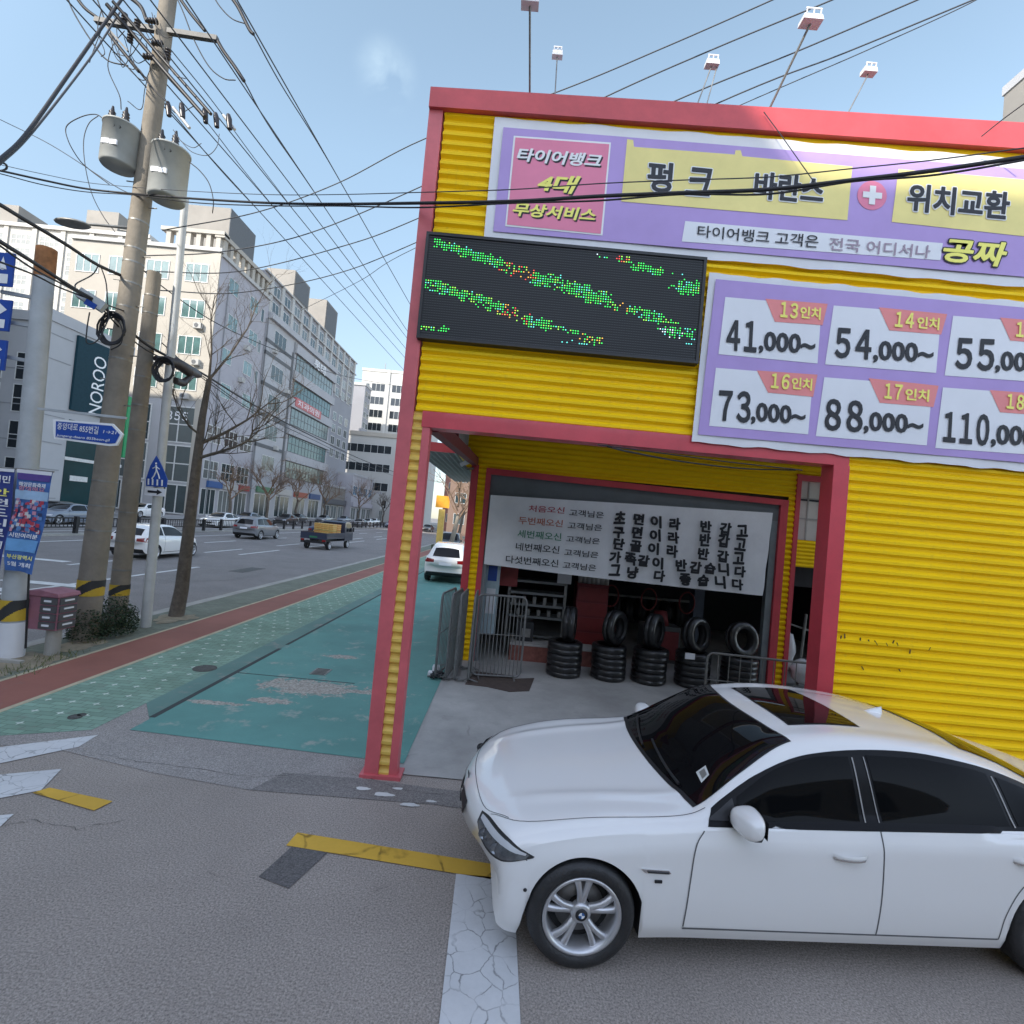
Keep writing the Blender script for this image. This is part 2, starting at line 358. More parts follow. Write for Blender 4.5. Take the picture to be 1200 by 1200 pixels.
# green paving with small pale star tiles
b = MB(); b.add([(-5.65, 5.2, .006), (-4.42, 5.75, .006), (-4.42, 400, .006), (-5.65, 400, .006)], [(0, 1, 2, 3)])
j = 0; y = 5.75
while y < 26:
    for i in range(4):
        x = -5.52 + i*.3 + (.15 if j % 2 else 0)
        if x < -4.55 and y > 5.45 + (x+5.65)*.5:
            b.add([(x-.055, y, .009), (x, y-.018, .009), (x+.055, y, .009), (x, y+.018, .009)], [(0, 1, 2, 3)], 1)
            b.add([(x, y-.055, .0095), (x+.018, y, .0095), (x, y+.055, .0095), (x-.018, y, .0095)], [(0, 1, 2, 3)], 1)
    y += .34; j += 1
struct('green_paving', b, [M_GTILE, mat('pale star tile', (.60, .68, .60), .8)])
struct('dusty_teal_strip', flat([(-4.42, 6.6), (-4.06, 6.15), (-4.06, 400), (-4.42, 400)], .008), M_TEALD)
struct('lot_base', MB().box(-4.0, 30, 5.45, 20, ZR-.2, .002), M_CONC)
struct('teal_forecourt', flat([(-4.06, 5.83), (-1.2, 5.66), (-.92, 5.64), (-.92, 9.05), (-1.0, 60), (-4.06, 60)], .008), M_TEAL)
struct('lot_paving', sheet(-4.06, 30, 16.5, 90, .004), M_FARPAVE)
b = MB(); b.box(-4.10, -4.03, 6.2, 9.6, .003, .011); b.box(-4.10, -4.04, 9.9, 40, .003, .011)
b.box(-4.03, -2.2, 8.05, 8.075, .003, .0105)
struct('forecourt_joint', b, mat('dark joint', (.05, .06, .06), .9))
struct('street_edge_concrete', flat([(-5.65, 5.2), (-4.42, 5.75), (-4.42, 6.6), (-4.06, 6.15), (-4.06, 5.83), (-1.26, 5.66), (-1.26, 5.25), (-2.05, 5.22), (-2.2, 4.86), (-3.2, 5.0), (-4.4, 5.28)], .004), M_PATCHA)
struct('dark_asphalt_patch', flat([(-2.05, 5.22), (-1.26, 5.25), (-.6, 5.2), (.4, 5.15), (.3, 4.85), (-.5, 4.9), (-2.2, 4.86)], .005), M_PATCHD)
struct('shop_floor', flat([(-.92, 5.40), (14, 5.40), (14, 16), (-.6, 16), (-.6, 10), (-.92, 10), (-.92, 9.0), (-.78, 8.7), (-.9, 7.4), (-.86, 6.3)], .012), M_CONC)
def blot(c, rx, ry, n=40, jag=.25, z=.012, rot=0):
    ph = [random.uniform(0, 6.28) for _ in range(6)]; p = []
    for k in range(n):
        t = 2*math.pi*k/n; q = 1 + sum(jag/(i+1)*math.sin((2*i+3)*t+ph[i]) for i in range(6))*.6 + random.uniform(-.07, .07)
        a, e = rx*q*math.cos(t), ry*q*math.sin(t); p.append((c[0]+a*math.cos(rot)-e*math.sin(rot), c[1]+a*math.sin(rot)+e*math.cos(rot)))
    return flat(p, z)
for px, py, rx, ry in ((450, 932, .10, .035), (480, 944, .09, .03), (425, 925, .07, .03), (505, 940, .05, .02), (466, 925, .05, .02)):
    g = G(px, py); struct('white_paint_scrap', blot(g, rx, ry, 34, .16, .009), M_LANE)
def frame_cover(px, py, w, d, name):
    c = G(px, py); b = MB(); b.box(c.x-w/2, c.x+w/2, c.y-d/2, c.y+d/2, .002, .016)
    for i in range(5): b.box(c.x-w/2+.03, c.x+w/2-.03, c.y-d/2+d*(i+.35)/5.2, c.y-d/2+d*(i+.8)/5.2, .016, .019, 1)
    return tag(b.build(name, [M_STEELD, mat('rusty iron', (.10, .085, .07), .8, .3)]), kind='structure')
frame_cover(376, 788, .26, .34, 'drain_cover')
def disc(px, py, r, name, m1=None):
    c = G(px, py); b = MB().lathe([(0, .017), (r*.8, .017), (r*.82, .013), (r*.97, .013), (r, .016), (r, .0)], (c.x, c.y, 0), 'Z', 28)
    return tag(b.build(name, m1 or mat('cast iron cover', (.12, .12, .11), .7, .4, .3, 30, .6)), kind='structure')
disc(240, 784, .17, 'manhole_cover'); disc(88, 841, .07, 'valve_cover'); disc(95, 839, .05, 'valve_cover')
c = G(290, 668, ZR); struct('road_drain', MB().box(c.x-.3, c.x+.3, c.y-.9, c.y+.9, ZR+.001, ZR+.012), mat('cast iron cover', (.1, .1, .1)))
c = G(255, 672, ZR); struct('road_stain', blot((c.x, c.y), 1.3, 3.0, 40, .15, ZR+.006), M_PATCHD)
# painted markings
def strip(pa, pb, wid, z, n=1):
    a, c = Vector((pa[0], pa[1], z)), Vector((pb[0], pb[1], z)); d = (c-a).normalized(); s = Vector((-d.y, d.x, 0))*wid/2
    return MB().poly([a-s, c-s, c+s, a+s])
struct('yellow_line', flat([G(38, 930), G(58, 924), G(132, 940), G(110, 951)], .009), M_YELLOW)
struct('yellow_line', strip(G(342, 984), (1.2, 3.93), .175, .008), M_YELLOW)
struct('stop_line', flat([(-.17, 3.98), (.27, 3.98), (.36, .9), (-.08, .9)], .008), M_WHITE)
struct('crossing_bar', flat([G(-60, 908), G(-60, 884), G(115, 862), G(92, 876)], .008), M_WHITE)
struct('crossing_bar', flat([G(-60, 948), G(-60, 914), G(72, 902), G(48, 927)], .008), M_WHITE)
struct('crossing_bar', flat([G(-40, 1010), G(-40, 960), G(16, 955), G(2, 968)], .008), M_WHITE)
c = [G(345, 990), G(388, 996), G(338, 1042), G(303, 1028)]
struct('dark_asphalt_patch', flat(c, .006), asphalt('new asphalt', (.135, .126, .122), .0))
b = MB()
def dash(x, y0, y1, wd=.15): b.box(x-wd/2, x+wd/2, y0, y1, ZR+.001, ZR+.006)
dash(-12.25, 8, 20.5)
for k in range(16): dash(-15.3, 10+k*8, 13.6+k*8); dash(-18.6, 7.5+k*8, 11+k*8)
for k in range(6): dash(-13.8, 26.5+k*9, 31+k*9)
dash(-21.9, 8, 200); dash(-26.6, 8, 200); 
for k in range(20): dash(-29.8, 10+k*8, 13.6+k*8); dash(-33, 10+k*8, 13.6+k*8)
struct('lane_lines', b, M_LANE)
for k, (px, py) in enumerate(((40, 655), (55, 684), (30, 694))):
    c = G(px, py, ZR); struct('crossing_bar', MB().box(c.x-1.2, c.x+1.2, c.y-.2, c.y+.2, ZR+.007, ZR+.011), M_LANE)

# wandering cracks in the old asphalt
rc = random.Random(17)
for pts in (((0, 968), (40, 962), (90, 972), (150, 962)), ((118, 884), (160, 893), (220, 900), (300, 912), (380, 905)), ((395, 905), (430, 912), (470, 925), (540, 936))):
    P = [G(*p) for p in pts]; line = []
    for a_, c_ in zip(P, P[1:]):
        for k in range(9): line.append(a_.lerp(c_, k/9)+Vector((rc.gauss(0, .009), rc.gauss(0, .009), 0)))
    rows = [[], []]
    for k, p in enumerate(line):
        t_ = (line[min(k+1, len(line)-1)]-line[max(k-1, 0)]).normalized(); n_ = Vector((-t_.y, t_.x, 0))*rc.uniform(.0006, .003)
        rows[0].append((p.x+n_.x, p.y+n_.y, .0066)); rows[1].append((p.x-n_.x, p.y-n_.y, .0066))
    struct('asphalt_crack', MB().grid(rows, 0, False), mat('crack dark', (.06, .056, .052), .95))
# ------------------------------------------------------------------ tyre shop
YW = 5.35
shop = thing('tyre_shop', 'yellow corrugated tyre shop with red steel trim and an open service bay', 'shop', (4, 10, 0))
def corr(x0, x1, z0, z1, y, p=.105, d=.036, axis='x', ph=0.):
    """corrugated sheet facing -Y: horizontal ribs with a shaded step under each"""
    b = MB(); prof = []
    z = z0
    cyc = [(0, 0), (.26, 1), (.52, 1), (.80, 0), (1, 0)]
    k = math.floor((z0-ph)/p)
    pts = [(z0, None)]
    while k*p+ph < z1:
        for f, o in cyc[:-1]: prof.append((k*p+ph+f*p, o))
        k += 1
    prof.append((k*p+ph, 0))
    pr = [q for q in prof if z0 < q[0] < z1]
    def at(z):
        for i in range(len(prof)-1):
            if prof[i][0] <= z <= prof[i+1][0]:
                t = (z-prof[i][0])/max(1e-9, prof[i+1][0]-prof[i][0]); return prof[i][1]*(1-t)+prof[i+1][1]*t
        return 0
    pr = [(z0, at(z0))] + pr + [(z1, at(z1))]
    if axis == 'x': b.add([q for z, o in pr for q in ((x0, y-o*d, z), (x1, y-o*d, z))], [(2*i, 2*i+1, 2*i+3, 2*i+2) for i in range(len(pr)-1)])
    else: b.add([q for z, o in pr for q in ((y-o*d, x1, z), (y-o*d, x0, z))], [(2*i, 2*i+1, 2*i+3, 2*i+2) for i in range(len(pr)-1)])
    return b
def merge(a, c):
    a.add(c.v, c.f); return a
XR = 15
up = corr(-1.10, XR, 3.79, 7.0, YW); rt = corr(3.452, XR, 0, 3.79, YW)
rb = MB(); rb.v, rb.f, rb.mi, rb.sm = up.v, up.f, up.mi, up.sm; merge(rb, rt)
rb.build('front_cladding', M_YEL, shop)
b = MB(); b.box(-1.1, XR, YW+.004, YW+.12, 3.8, 7.05); b.box(3.46, XR, YW+.004, YW+.12, 0, 3.8); b.build('front_wall', mat('pale bounce lining', (.62, .60, .56), .8), shop)  # unseen inner face made pale to bounce light into the bay
# top fascia, slightly rising to the right like the photographed one
b = MB(); b.prism([(-1.26, YW-.10, 6.98), (XR, YW-.10, 7.33), (XR, YW-.10, 7.72), (-1.26, YW-.10, 7.19)], (0, .45, 0)); b.build('roof_fascia', mat('fascia red', (.56, .075, .085), .5, 0, .18, 2.0), shop)
b = MB(); b.prism([(-1.115, YW-.03, 6.985), (XR, YW-.03, 6.985), (XR, YW-.03, 7.36), (-1.115, YW-.03, 7.01)], (0, .1, 0)); b.build('cladding_head', M_YEL, shop)
b = MB(); b.box(-1.2, .9, YW+.3, 16, 7.05, 7.15); b.box(.9, XR, 10.0, 16, 7.05, 7.15); b.build('roof', M_GREYC, shop)  # opening over the bay added, unseen, so sky light reaches the recess
# front left pillar: two red box posts with a ribbed yellow strip between them
b = MB(); b.box(-1.26, -1.115, YW-.06, YW+.12, 0, 7.19); b.build('pillar_post', M_REDF, shop)
b = MB(); b.box(-1.01, -.93, YW-.045, YW+.10, 0, 3.64); b.build('pillar_post', M_REDF, shop)
corr(-1.115, -1.01, .02, 3.79, YW-.012, .105, .03).build('pillar_cladding', MATS.get('pale') or mat('pale yellow steel', (.74, .50, .10), .45, 0, .12, 3), shop)
b = MB(); b.box(-1.11, -1.01, YW+.0, YW+.10, 0, 3.78); b.build('pillar_core', mat('pillar core', (.5, .33, .06), .6), shop)
b = MB(); b.box(-1.30, -.88, YW-.085, YW+.14, 0, .035); b.build('pillar_base', M_REDF, shop)
b = MB(); b.box(-1.02, 3.44, YW-.055, YW+.16, 3.63, 3.795); b.build('header_beam', M_REDP, shop)
b = MB(); b.box(3.285, 3.45, YW-.055, YW+.16, 0, 3.63); b.build('door_post', M_REDP, shop)
# recess
YB = 10.0
wall = corr(-1.0, 5.5, 3.74, 4.5, YB-.02); merge(wall, corr(-.72, -.57, 0, 3.74, YB-.03, .105, .03)); merge(wall, corr(5.34, 5.48, 0, 3.74, YB-.02)); merge(wall, corr(5.48, 9, 4.12, 4.5, YB-.02)); merge(wall, corr(5.5, 9, 2.40, 2.93, YB-.03, .075, .02))
wall.build('recess_cladding', M_YEL, shop)
b = MB(); b.box(-.86, -.72, YB-.08, YB+.06, 0, 3.80); b.build('rear_post', M_REDP, shop)
b = MB(); b.box(-.57, -.47, YB-.08, YB+.06, 0, 3.74); b.build('rear_post', M_REDP, shop)
b = MB(); b.box(5.19, 5.335, YB-.08, YB+.06, 0, 3.63); b.build('rear_post', M_REDP, shop)
b = MB(); b.box(5.475, 5.56, YB-.08, YB+.06, 0, 4.2); b.build('rear_post', M_REDP, shop)
b = MB(); b.prism([(-.47, YB-.085, 3.64), (5.335, YB-.085, 3.56), (5.335, YB-.085, 3.67), (-.57, YB-.085, 3.76)], (0, .14, 0)); b.box(5.56, 9, YB-.08, YB, 4.08, 4.19); b.build('rear_header', M_REDP, shop)
b = MB()
for i in range(45):
    y = 5.6+i*.1; b.prism([(-.86, y, 4.44), (-.86, y+.03, 4.415), (-.86, y+.055, 4.415), (-.86, y+.085, 4.44)], (1.7, 0, 0))
b.box(-1.0, .9, 5.48, 10.1, 4.445, 4.5); b.box(.9, 9, 9.2, 10.1, 4.445, 4.5); b.build('recess_ceiling', M_GREYC, shop)  # ceiling left open beyond the visible corner to let sky light down
b = MB(); b.bar((-.93, 5.5, 3.70), (-.80, 9.95, 3.86), .12, .16); b.bar((-.6, 7.6, 4.36), (9, 7.6, 4.36), .1, .14); b.bar((-.9, 7.2, 3.8), (-.9, 7.2, 4.4), .1, .12); b.build('side_beam', M_DRED, shop)
b = MB(); b.box(-1.1, -1.0, 5.5, 16, 3.9, 7.0); b.build('side_wall', M_YEL, shop)
b = MB()
for i in range(42): b.box(-.998, -.985+.02*(i % 2), 5.5+i*.11, 5.61+i*.11, 3.86, 4.44)
b.build('side_lining', M_GREYC, shop)
b = MB()
for i in range(9): b.prism([(-1.9+i*.12, 9.0, 3.92), (-1.86+i*.12, 9.0, 3.88), (-1.83+i*.12, 9.0, 3.88), (-1.79+i*.12, 9.0, 3.92)], (0, 7, 0))
b.box(-1.9, -.85, 9.0, 16, 3.925, 4.0); b.build('side_canopy', M_GREYC, shop)
b = MB(); b.box(-1.95, -.88, 8.96, 9.0, 3.86, 4.02); b.build('canopy_edge', M_REDP, shop)
# workshop room behind the recess
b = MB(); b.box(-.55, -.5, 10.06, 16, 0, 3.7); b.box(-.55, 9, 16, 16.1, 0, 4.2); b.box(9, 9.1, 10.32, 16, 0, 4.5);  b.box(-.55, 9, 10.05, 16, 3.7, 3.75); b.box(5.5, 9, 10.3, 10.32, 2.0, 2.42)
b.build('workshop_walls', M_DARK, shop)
b = MB(); b.box(-.47, 5.19, YB-.01, YB+.35, 3.18, 3.64); b.build('shutter_box', mat('grey shutter box', (.145, .165, .175), .6, 0, .15, 2), shop)
for x0, x1 in ((5.06, 5.185), (-.47, -.40)): MB().box(x0, x1, YB-.02, YB+.1, 0, 3.25).build('shutter_rail', mat('rail grey', (.24, .27, .28), .5, .3), shop)
b = MB(); b.poly([(5.57, YB+.06, 2.93), (6.4, YB+.06, 2.93), (6.4, YB+.06, 4.09), (5.57, YB+.06, 4.09)])
b.build('upper_window', mat('milky window film', (.66, .62, .56), .35, 0, .1, 2), shop)
b = MB()
for x in (5.78, 6.02): b.box(x-.012, x+.012, YB+.04, YB+.055, 2.93, 4.09)
for z in (3.35, 3.75): b.box(5.57, 6.4, YB+.04, YB+.054, z-.012, z+.012)
b.build('window_bars', mat('bar grey', (.42, .40, .37), .6), shop)  # thin greyish bars over the milky window
# old scratches and rust on the cladding
b = MB()
for px, py in ((985, 750), (990, 748), (1008, 751), (1012, 753), (1018, 752), (1028, 756), (1040, 757), (1046, 754), (1052, 757), (1066, 766), (1012, 785), (1055, 787), (1088, 762)):
    p = W(px, py, YW-.032); b.bar(p, p+Vector((random.uniform(-.03, .03), 0, random.uniform(.015, .05))), .012, .006)
b.build('scratch_marks', mat('dark scratch', (.10, .06, .02), .8), shop)
# ------------------------------------------------------------------ LED message board
led = thing('led_board', 'black LED message board running green and red text on the yellow wall', 'led board', (.31, YW-.06, 4.55))
LX0, LX1, LZ0, LZ1, LY = -1.115, 1.735, 4.555, 5.605, YW-.14
b = MB(); b.box(LX0-.03, LX1+.03, LY, YW-.03, LZ0-.03, LZ0); b.box(LX0-.03, LX1+.03, LY, YW-.03, LZ1, LZ1+.03); b.box(LX0-.03, LX0, LY, YW-.03, LZ0, LZ1); b.box(LX1, LX1+.03, LY, YW-.03, LZ0, LZ1); b.build('frame', M_BLACK, led)
PITCH = .0255; NX, NZ = int((LX1-LX0)/PITCH), int((LZ1-LZ0)/PITCH)
b = MB(); b.poly([(LX0, LY+.02, LZ0), (LX1, LY+.02, LZ0), (LX1, LY+.02, LZ1), (LX0, LY+.02, LZ1)])
for j in range(NZ):
    z = LZ0+(j+.5)*PITCH; b.add([(LX0, LY+.012, z-.004), (LX1, LY+.012, z-.004), (LX1, LY+.012, z+.005), (LX0, LY+.012, z+.005)], [(0, 1, 2, 3)], 1)
for i in range(NX):
    x = LX0+(i+.5)*PITCH; b.add([(x-.003, LY+.009, LZ0), (x+.003, LY+.009, LZ0), (x+.003, LY+.009, LZ1), (x-.003, LY+.009, LZ1)], [(0, 1, 2, 3)], 2)
b.build('screen', [mat('led black', (.012, .013, .015), .5, 0, 0), mat('led louvre', (.05, .053, .056), .5, 0, 0), mat('led divider', (.022, .024, .027), .6, 0, 0)], led)
S = [((100, 652), (335, 728), 22, 'g', .95), ((335, 735), (455, 775), 24, 'r', .42), ((470, 785), (540, 795), 30, 'g', .9), ((585, 820), (648, 832), 30, 'g', 1), ((668, 850), (732, 862), 28, 'g', 1), ((750, 878), (800, 890), 22, 'y', .3),
     ((815, 900), (920, 930), 22, 'g', .8), ((920, 935), (990, 948), 7, 'g', .5), ((70, 800), (330, 890), 24, 'g', .92), ((330, 890), (430, 925), 26, 'r', .42), ((440, 940), (510, 955), 22, 'g', .95), ((510, 960), (615, 980), 10, 'g', .7),
     ((645, 1003), (700, 1012), 20, 'y', .8), ((565, 1015), (650, 1022), 9, 'c', .4), ((680, 700), (745, 708), 7, 'w', .5), ((775, 712), (808, 716), 13, 'r', .9), ((830, 738), (920, 755), 18, 'g', .85), ((920, 760), (1005, 772), 7, 'g', .5),
     ((960, 815), (1010, 815), 9, 'g', .6), ((1010, 815), (1072, 818), 28, 'g', 1), ((950, 980), (1045, 990), 24, 'w', .85), ((1020, 1022), (1045, 1026), 8, 'c', .5), ((45, 965), (135, 972), 13, 'g', .8), ((870, 965), (950, 975), 6, 'w', .4)]
rl = random.Random(3); lit = MB()
def z1px(q): return (480+q[0]*.31667, 80+q[1]*.31667)
segs = []
for a, c, r, k, d in S:
    A = W(*z1px(a), YW-.1); B = W(*z1px(c), YW-.1); segs.append((A.x, A.z, B.x, B.z, r*.31667/600*YW, k, d))
for i in range(NX):
    for j in range(NZ):
        x, z = LX0+(i+.5)*PITCH, LZ0+(j+.5)*PITCH
        for ax, az, bx, bz, r, k, d in segs:
            t = max(0, min(1, ((x-ax)*(bx-ax)+(z-az)*(bz-az))/max(1e-6, (bx-ax)**2+(bz-az)**2)))
            dd = math.hypot(x-ax-t*(bx-ax), z-az-t*(bz-az))/r
            if dd < 1 and rl.random() < d*(1.05-.65*dd**2):
                c = {'g': rl.choice([0, 0, 0, 0, 1, 4]), 'r': rl.choice([2, 2, 3, 1, 0]), 'y': rl.choice([3, 3, 0, 1]), 'c': 4, 'w': rl.choice([4, 5, 0, 0])}[k]
                h = .0054; lit.add([(x-h, LY+.006, z-h), (x+h, LY+.006, z-h), (x+h, LY+.006, z+h), (x-h, LY+.006, z+h)], [(0, 1, 2, 3)], c); break
lit.build('lit_pixels', [mat('led green', (.05, 1, .12), .5, 0, 0, emit=.42), mat('led lime', (.45, 1, .08), .5, 0, 0, emit=.42), mat('led red', (1, .08, .05), .5, 0, 0, emit=.42), mat('led amber', (1, .5, .05), .5, 0, 0, emit=.42), mat('led cyan', (.15, .9, .75), .5, 0, 0, emit=.42), mat('led white', (.8, .95, 1), .5, 0, 0, emit=.5)], led)
# ------------------------------------------------------------------ banners on the wall
YP = YW-.045
def Q(pts, y): return [W(px, py, y) for px, py in pts]
def wavy(quad, name, m, parent, amp=.010, nu=60, nv=14, y0=None, thick=True):
    tl, tr, br, bl = quad; rows = []
    for j in range(nv+1):
        v = j/nv; row = []
        for i in range(nu+1):
            u = i/nu; p = (tl*(1-u)+tr*u)*(1-v) + (bl*(1-u)+br*u)*v
            e = .006*math.sin(u*47)+.005*math.sin(u*83+1) if j in (0, nv) else 0
            row.append(p+Vector((0, amp*(math.sin(u*31+v*5)*.5+math.sin(u*13-v*9)*.5)-amp, e)))
        rows.append(row)
    return MB().grid(rows).build(name, m, parent)
ban = thing('promotion_banner', 'wide lavender promotion banner stretched along the top of the yellow wall', 'banner', W(890, 230, YP))
wavy(Q([(580, 138), (1330, 197), (1330, 349), (567, 280)], YP), 'banner_sheet', M_CLOTH, ban, .006)
def pan(pts, y, m, name, par): return MB().poly(list(reversed(Q(pts, y)))).build(name, m, par)
Y1, Y2, Y3, Y4 = YP-.022, YP-.026, YP-.031, YP-.035
pan([(590, 149), (1325, 208), (1325, 335), (578, 271)], Y1, M_PURP, 'lavender_ground', ban)
pan([(602, 159), (716, 167), (706, 276), (592, 265)], Y2, M_WINK, 'box_outline', ban)
pan([(604, 161), (714, 169), (704, 274), (594, 263)], Y2-.003, M_PINK, 'pink_box', ban)
b = MB(); b.poly(list(reversed(Q([(735, 163), (742, 164), (743, 172), (861, 181), (862, 176), (868, 176), (870, 183), (999, 195), (993, 258), (728, 236)], Y2)))); b.build('pale_yellow_panel', M_PYEL, ban)
pan([(1053, 198), (1340, 222), (1340, 292), (1045, 260)], Y2, M_PYEL, 'pale_yellow_panel', ban)
pan([(803, 259), (1105, 285), (1102, 305), (799, 283)], Y2, M_PANEL, 'white_strip', ban)
c = W(1022, 229, Y2); MB().lathe([(0, 0), (.155, 0)], (c.x, c.y, c.z), 'Y', 32).build('pink_disc', M_PINK, ban)
b = MB(); b.box(c.x-.10, c.x+.10, c.y-.006, c.y-.004, c.z-.032, c.z+.032); b.box(c.x-.032, c.x+.032, c.y-.0065, c.y-.0045, c.z-.10, c.z+.10); b.build('white_cross', M_WINK, ban)
def letters(par, name, items, mats, y, bold=.02, halo=None, hm=None, shear=0, drop=None, fat=0):
    """items: (text, quad), each word a part; halo = outline behind it, fat = extra stroke weight"""
    for t, q in items:
        b = MB(); q3 = Q(q, y); k = 0
        if drop: b.text(t, [p+Vector((drop, 0, -drop)) for p in q3], bold+.004, .001, 1, shear)
        if halo:
            for i in range(12):
                a = i*math.pi/6; b.text(t, [p+Vector((halo*math.cos(a), 0, halo*math.sin(a))) for p in q3], bold, .0+i*.00008, 1, shear)
        if fat:
            for i in range(4): a = i*math.pi/2+.5; b.text(t, [p+Vector((fat*math.cos(a), 0, fat*math.sin(a))) for p in q3], bold, .0035+i*.0001, 0, shear)
        b.text(t, q3, bold, .0045, 0, shear)
        b.build(name, mats, par)
letters(ban, 'white_lettering', [('타이어뱅크', [(607, 173), (706, 181), (703, 197), (605, 189)])], [M_WINK, M_INK], Y3, .03, None, None, .15, .014)
letters(ban, 'yellow_lettering', [('4대', [(631, 203), (681, 207), (674, 228), (629, 225)]), ('무상서비스', [(602, 237), (699, 245), (697, 260), (600, 253)])], [M_LYEL, M_INK], Y3, .03, None, None, .15, .014)
letters(ban, 'bold_black_lettering', [('펑', [(760, 189), (789, 192), (786, 226), (758, 224)]), ('크', [(808, 196), (838, 199), (831, 230), (803, 228)]), ('바란스', [(886, 201), (967, 209), (963, 240), (883, 232)]), ('위치교환', [(1065, 215), (1184, 226), (1181, 258), (1062, 247)])], [M_INK, M_WINK], Y3, .018, .016, None, 0, None, .005)
letters(ban, 'strip_lettering', [('타이어뱅크 고객은', [(818, 264), (960, 276), (958, 291), (817, 278)])], [M_INK], Y3, .008)
letters(ban, 'grey_strip_lettering', [('전국 어디서나', [(972, 278), (1091, 288), (1089, 303), (971, 293)])], [M_GINK], Y3, .008)
letters(ban, 'lemon_lettering', [('공짜', [(1107, 279), (1182, 285), (1176, 313), (1104, 306)])], [M_LYEL, M_INK], Y3, .02, .018, None, .12, None, .005)
pr = thing('price_banner', 'lavender price banner with six white price panels below the promotion banner', 'banner', W(1000, 430, YP-.03))
YP2 = YP-.03
wavy(Q([(831, 320), (1330, 366), (1330, 564), (810, 518)], YP2), 'banner_sheet', M_CLOTH, pr, .006)
pan([(839, 327), (1325, 372), (1325, 553), (818, 509)], YP2-.022, M_PURP, 'lavender_ground', pr)
CELLS = [([(850, 348), (963, 358), (958, 426), (842, 415)], [(897, 350), (970, 356), (964, 381), (908, 377)], '41', [(852, 375), (888, 377), (886, 413), (851, 410)], [(890, 388), (956, 393), (954, 419), (889, 414)], '13', [(915, 353), (936, 356), (934, 374), (914, 372)], [(938, 359), (962, 361), (961, 375), (937, 373)]),
 ([(977, 358), (1103, 368), (1097, 437), (967, 427)], [(1030, 360), (1110, 368), (1103, 392), (1042, 387)], '54', [(980, 384), (1022, 387), (1020, 422), (978, 419)], [(1024, 399), (1094, 403), (1093, 429), (1023, 425)], '14', [(1050, 365), (1072, 367), (1070, 385), (1048, 383)], [(1075, 371), (1101, 373), (1100, 387), (1074, 385)]),
 ([(1117, 370), (1243, 380), (1235, 449), (1107, 440)], [(1172, 372), (1250, 379), (1244, 404), (1184, 399)], '55', [(1121, 396), (1166, 398), (1164, 435), (1119, 432)], [(1167, 411), (1237, 416), (1236, 441), (1166, 437)], '15', [(1191, 377), (1212, 379), (1211, 397), (1190, 395)], [(1215, 382), (1242, 384), (1241, 398), (1214, 396)]),
 ([(839, 431), (953, 440), (947, 509), (831, 499)], [(887, 434), (958, 439), (953, 465), (900, 460)], '73', [(843, 457), (880, 459), (879, 496), (842, 493)], [(881, 471), (944, 477), (943, 501), (880, 497)], '16', [(904, 437), (926, 439), (924, 457), (903, 455)], [(928, 442), (952, 444), (951, 458), (927, 456)]),
 ([(966, 442), (1093, 452), (1086, 522), (956, 511)], [(1018, 443), (1100, 452), (1094, 477), (1031, 472)], '88', [(968, 467), (1012, 470), (1010, 507), (966, 504)], [(1013, 482), (1082, 487), (1081, 512), (1012, 508)], '17', [(1037, 449), (1058, 451), (1056, 469), (1036, 467)], [(1061, 455), (1089, 457), (1088, 471), (1060, 469)]),
 ([(1105, 454), (1233, 463), (1226, 534), (1096, 525)], [(1160, 457), (1240, 463), (1235, 488), (1172, 483)], '110', [(1107, 482), (1160, 486), (1158, 523), (1105, 518)], [(1162, 497), (1232, 502), (1230, 528), (1161, 524)], '18', [(1180, 461), (1201, 463), (1199, 481), (1179, 479)], [(1204, 467), (1232, 469), (1231, 483), (1203, 481)])]
for cell, tab, n1, q1, q2, n2, q3, q4 in CELLS:
    cp = pan(cell, YP2-.026, M_PANEL, 'price_panel', pr)
    pan(tab, YP2-.029, M_SALM, 'size_tab', cp)
    letters(cp, 'price_lettering', [(n1, q1), (',000~', q2)], [M_INK], YP2-.031, .022, None, None, 0, None, .003)
    letters(cp, 'size_lettering', [(n2, q3), ('인치', q4)], [M_LYEL], YP2-.034, .03)
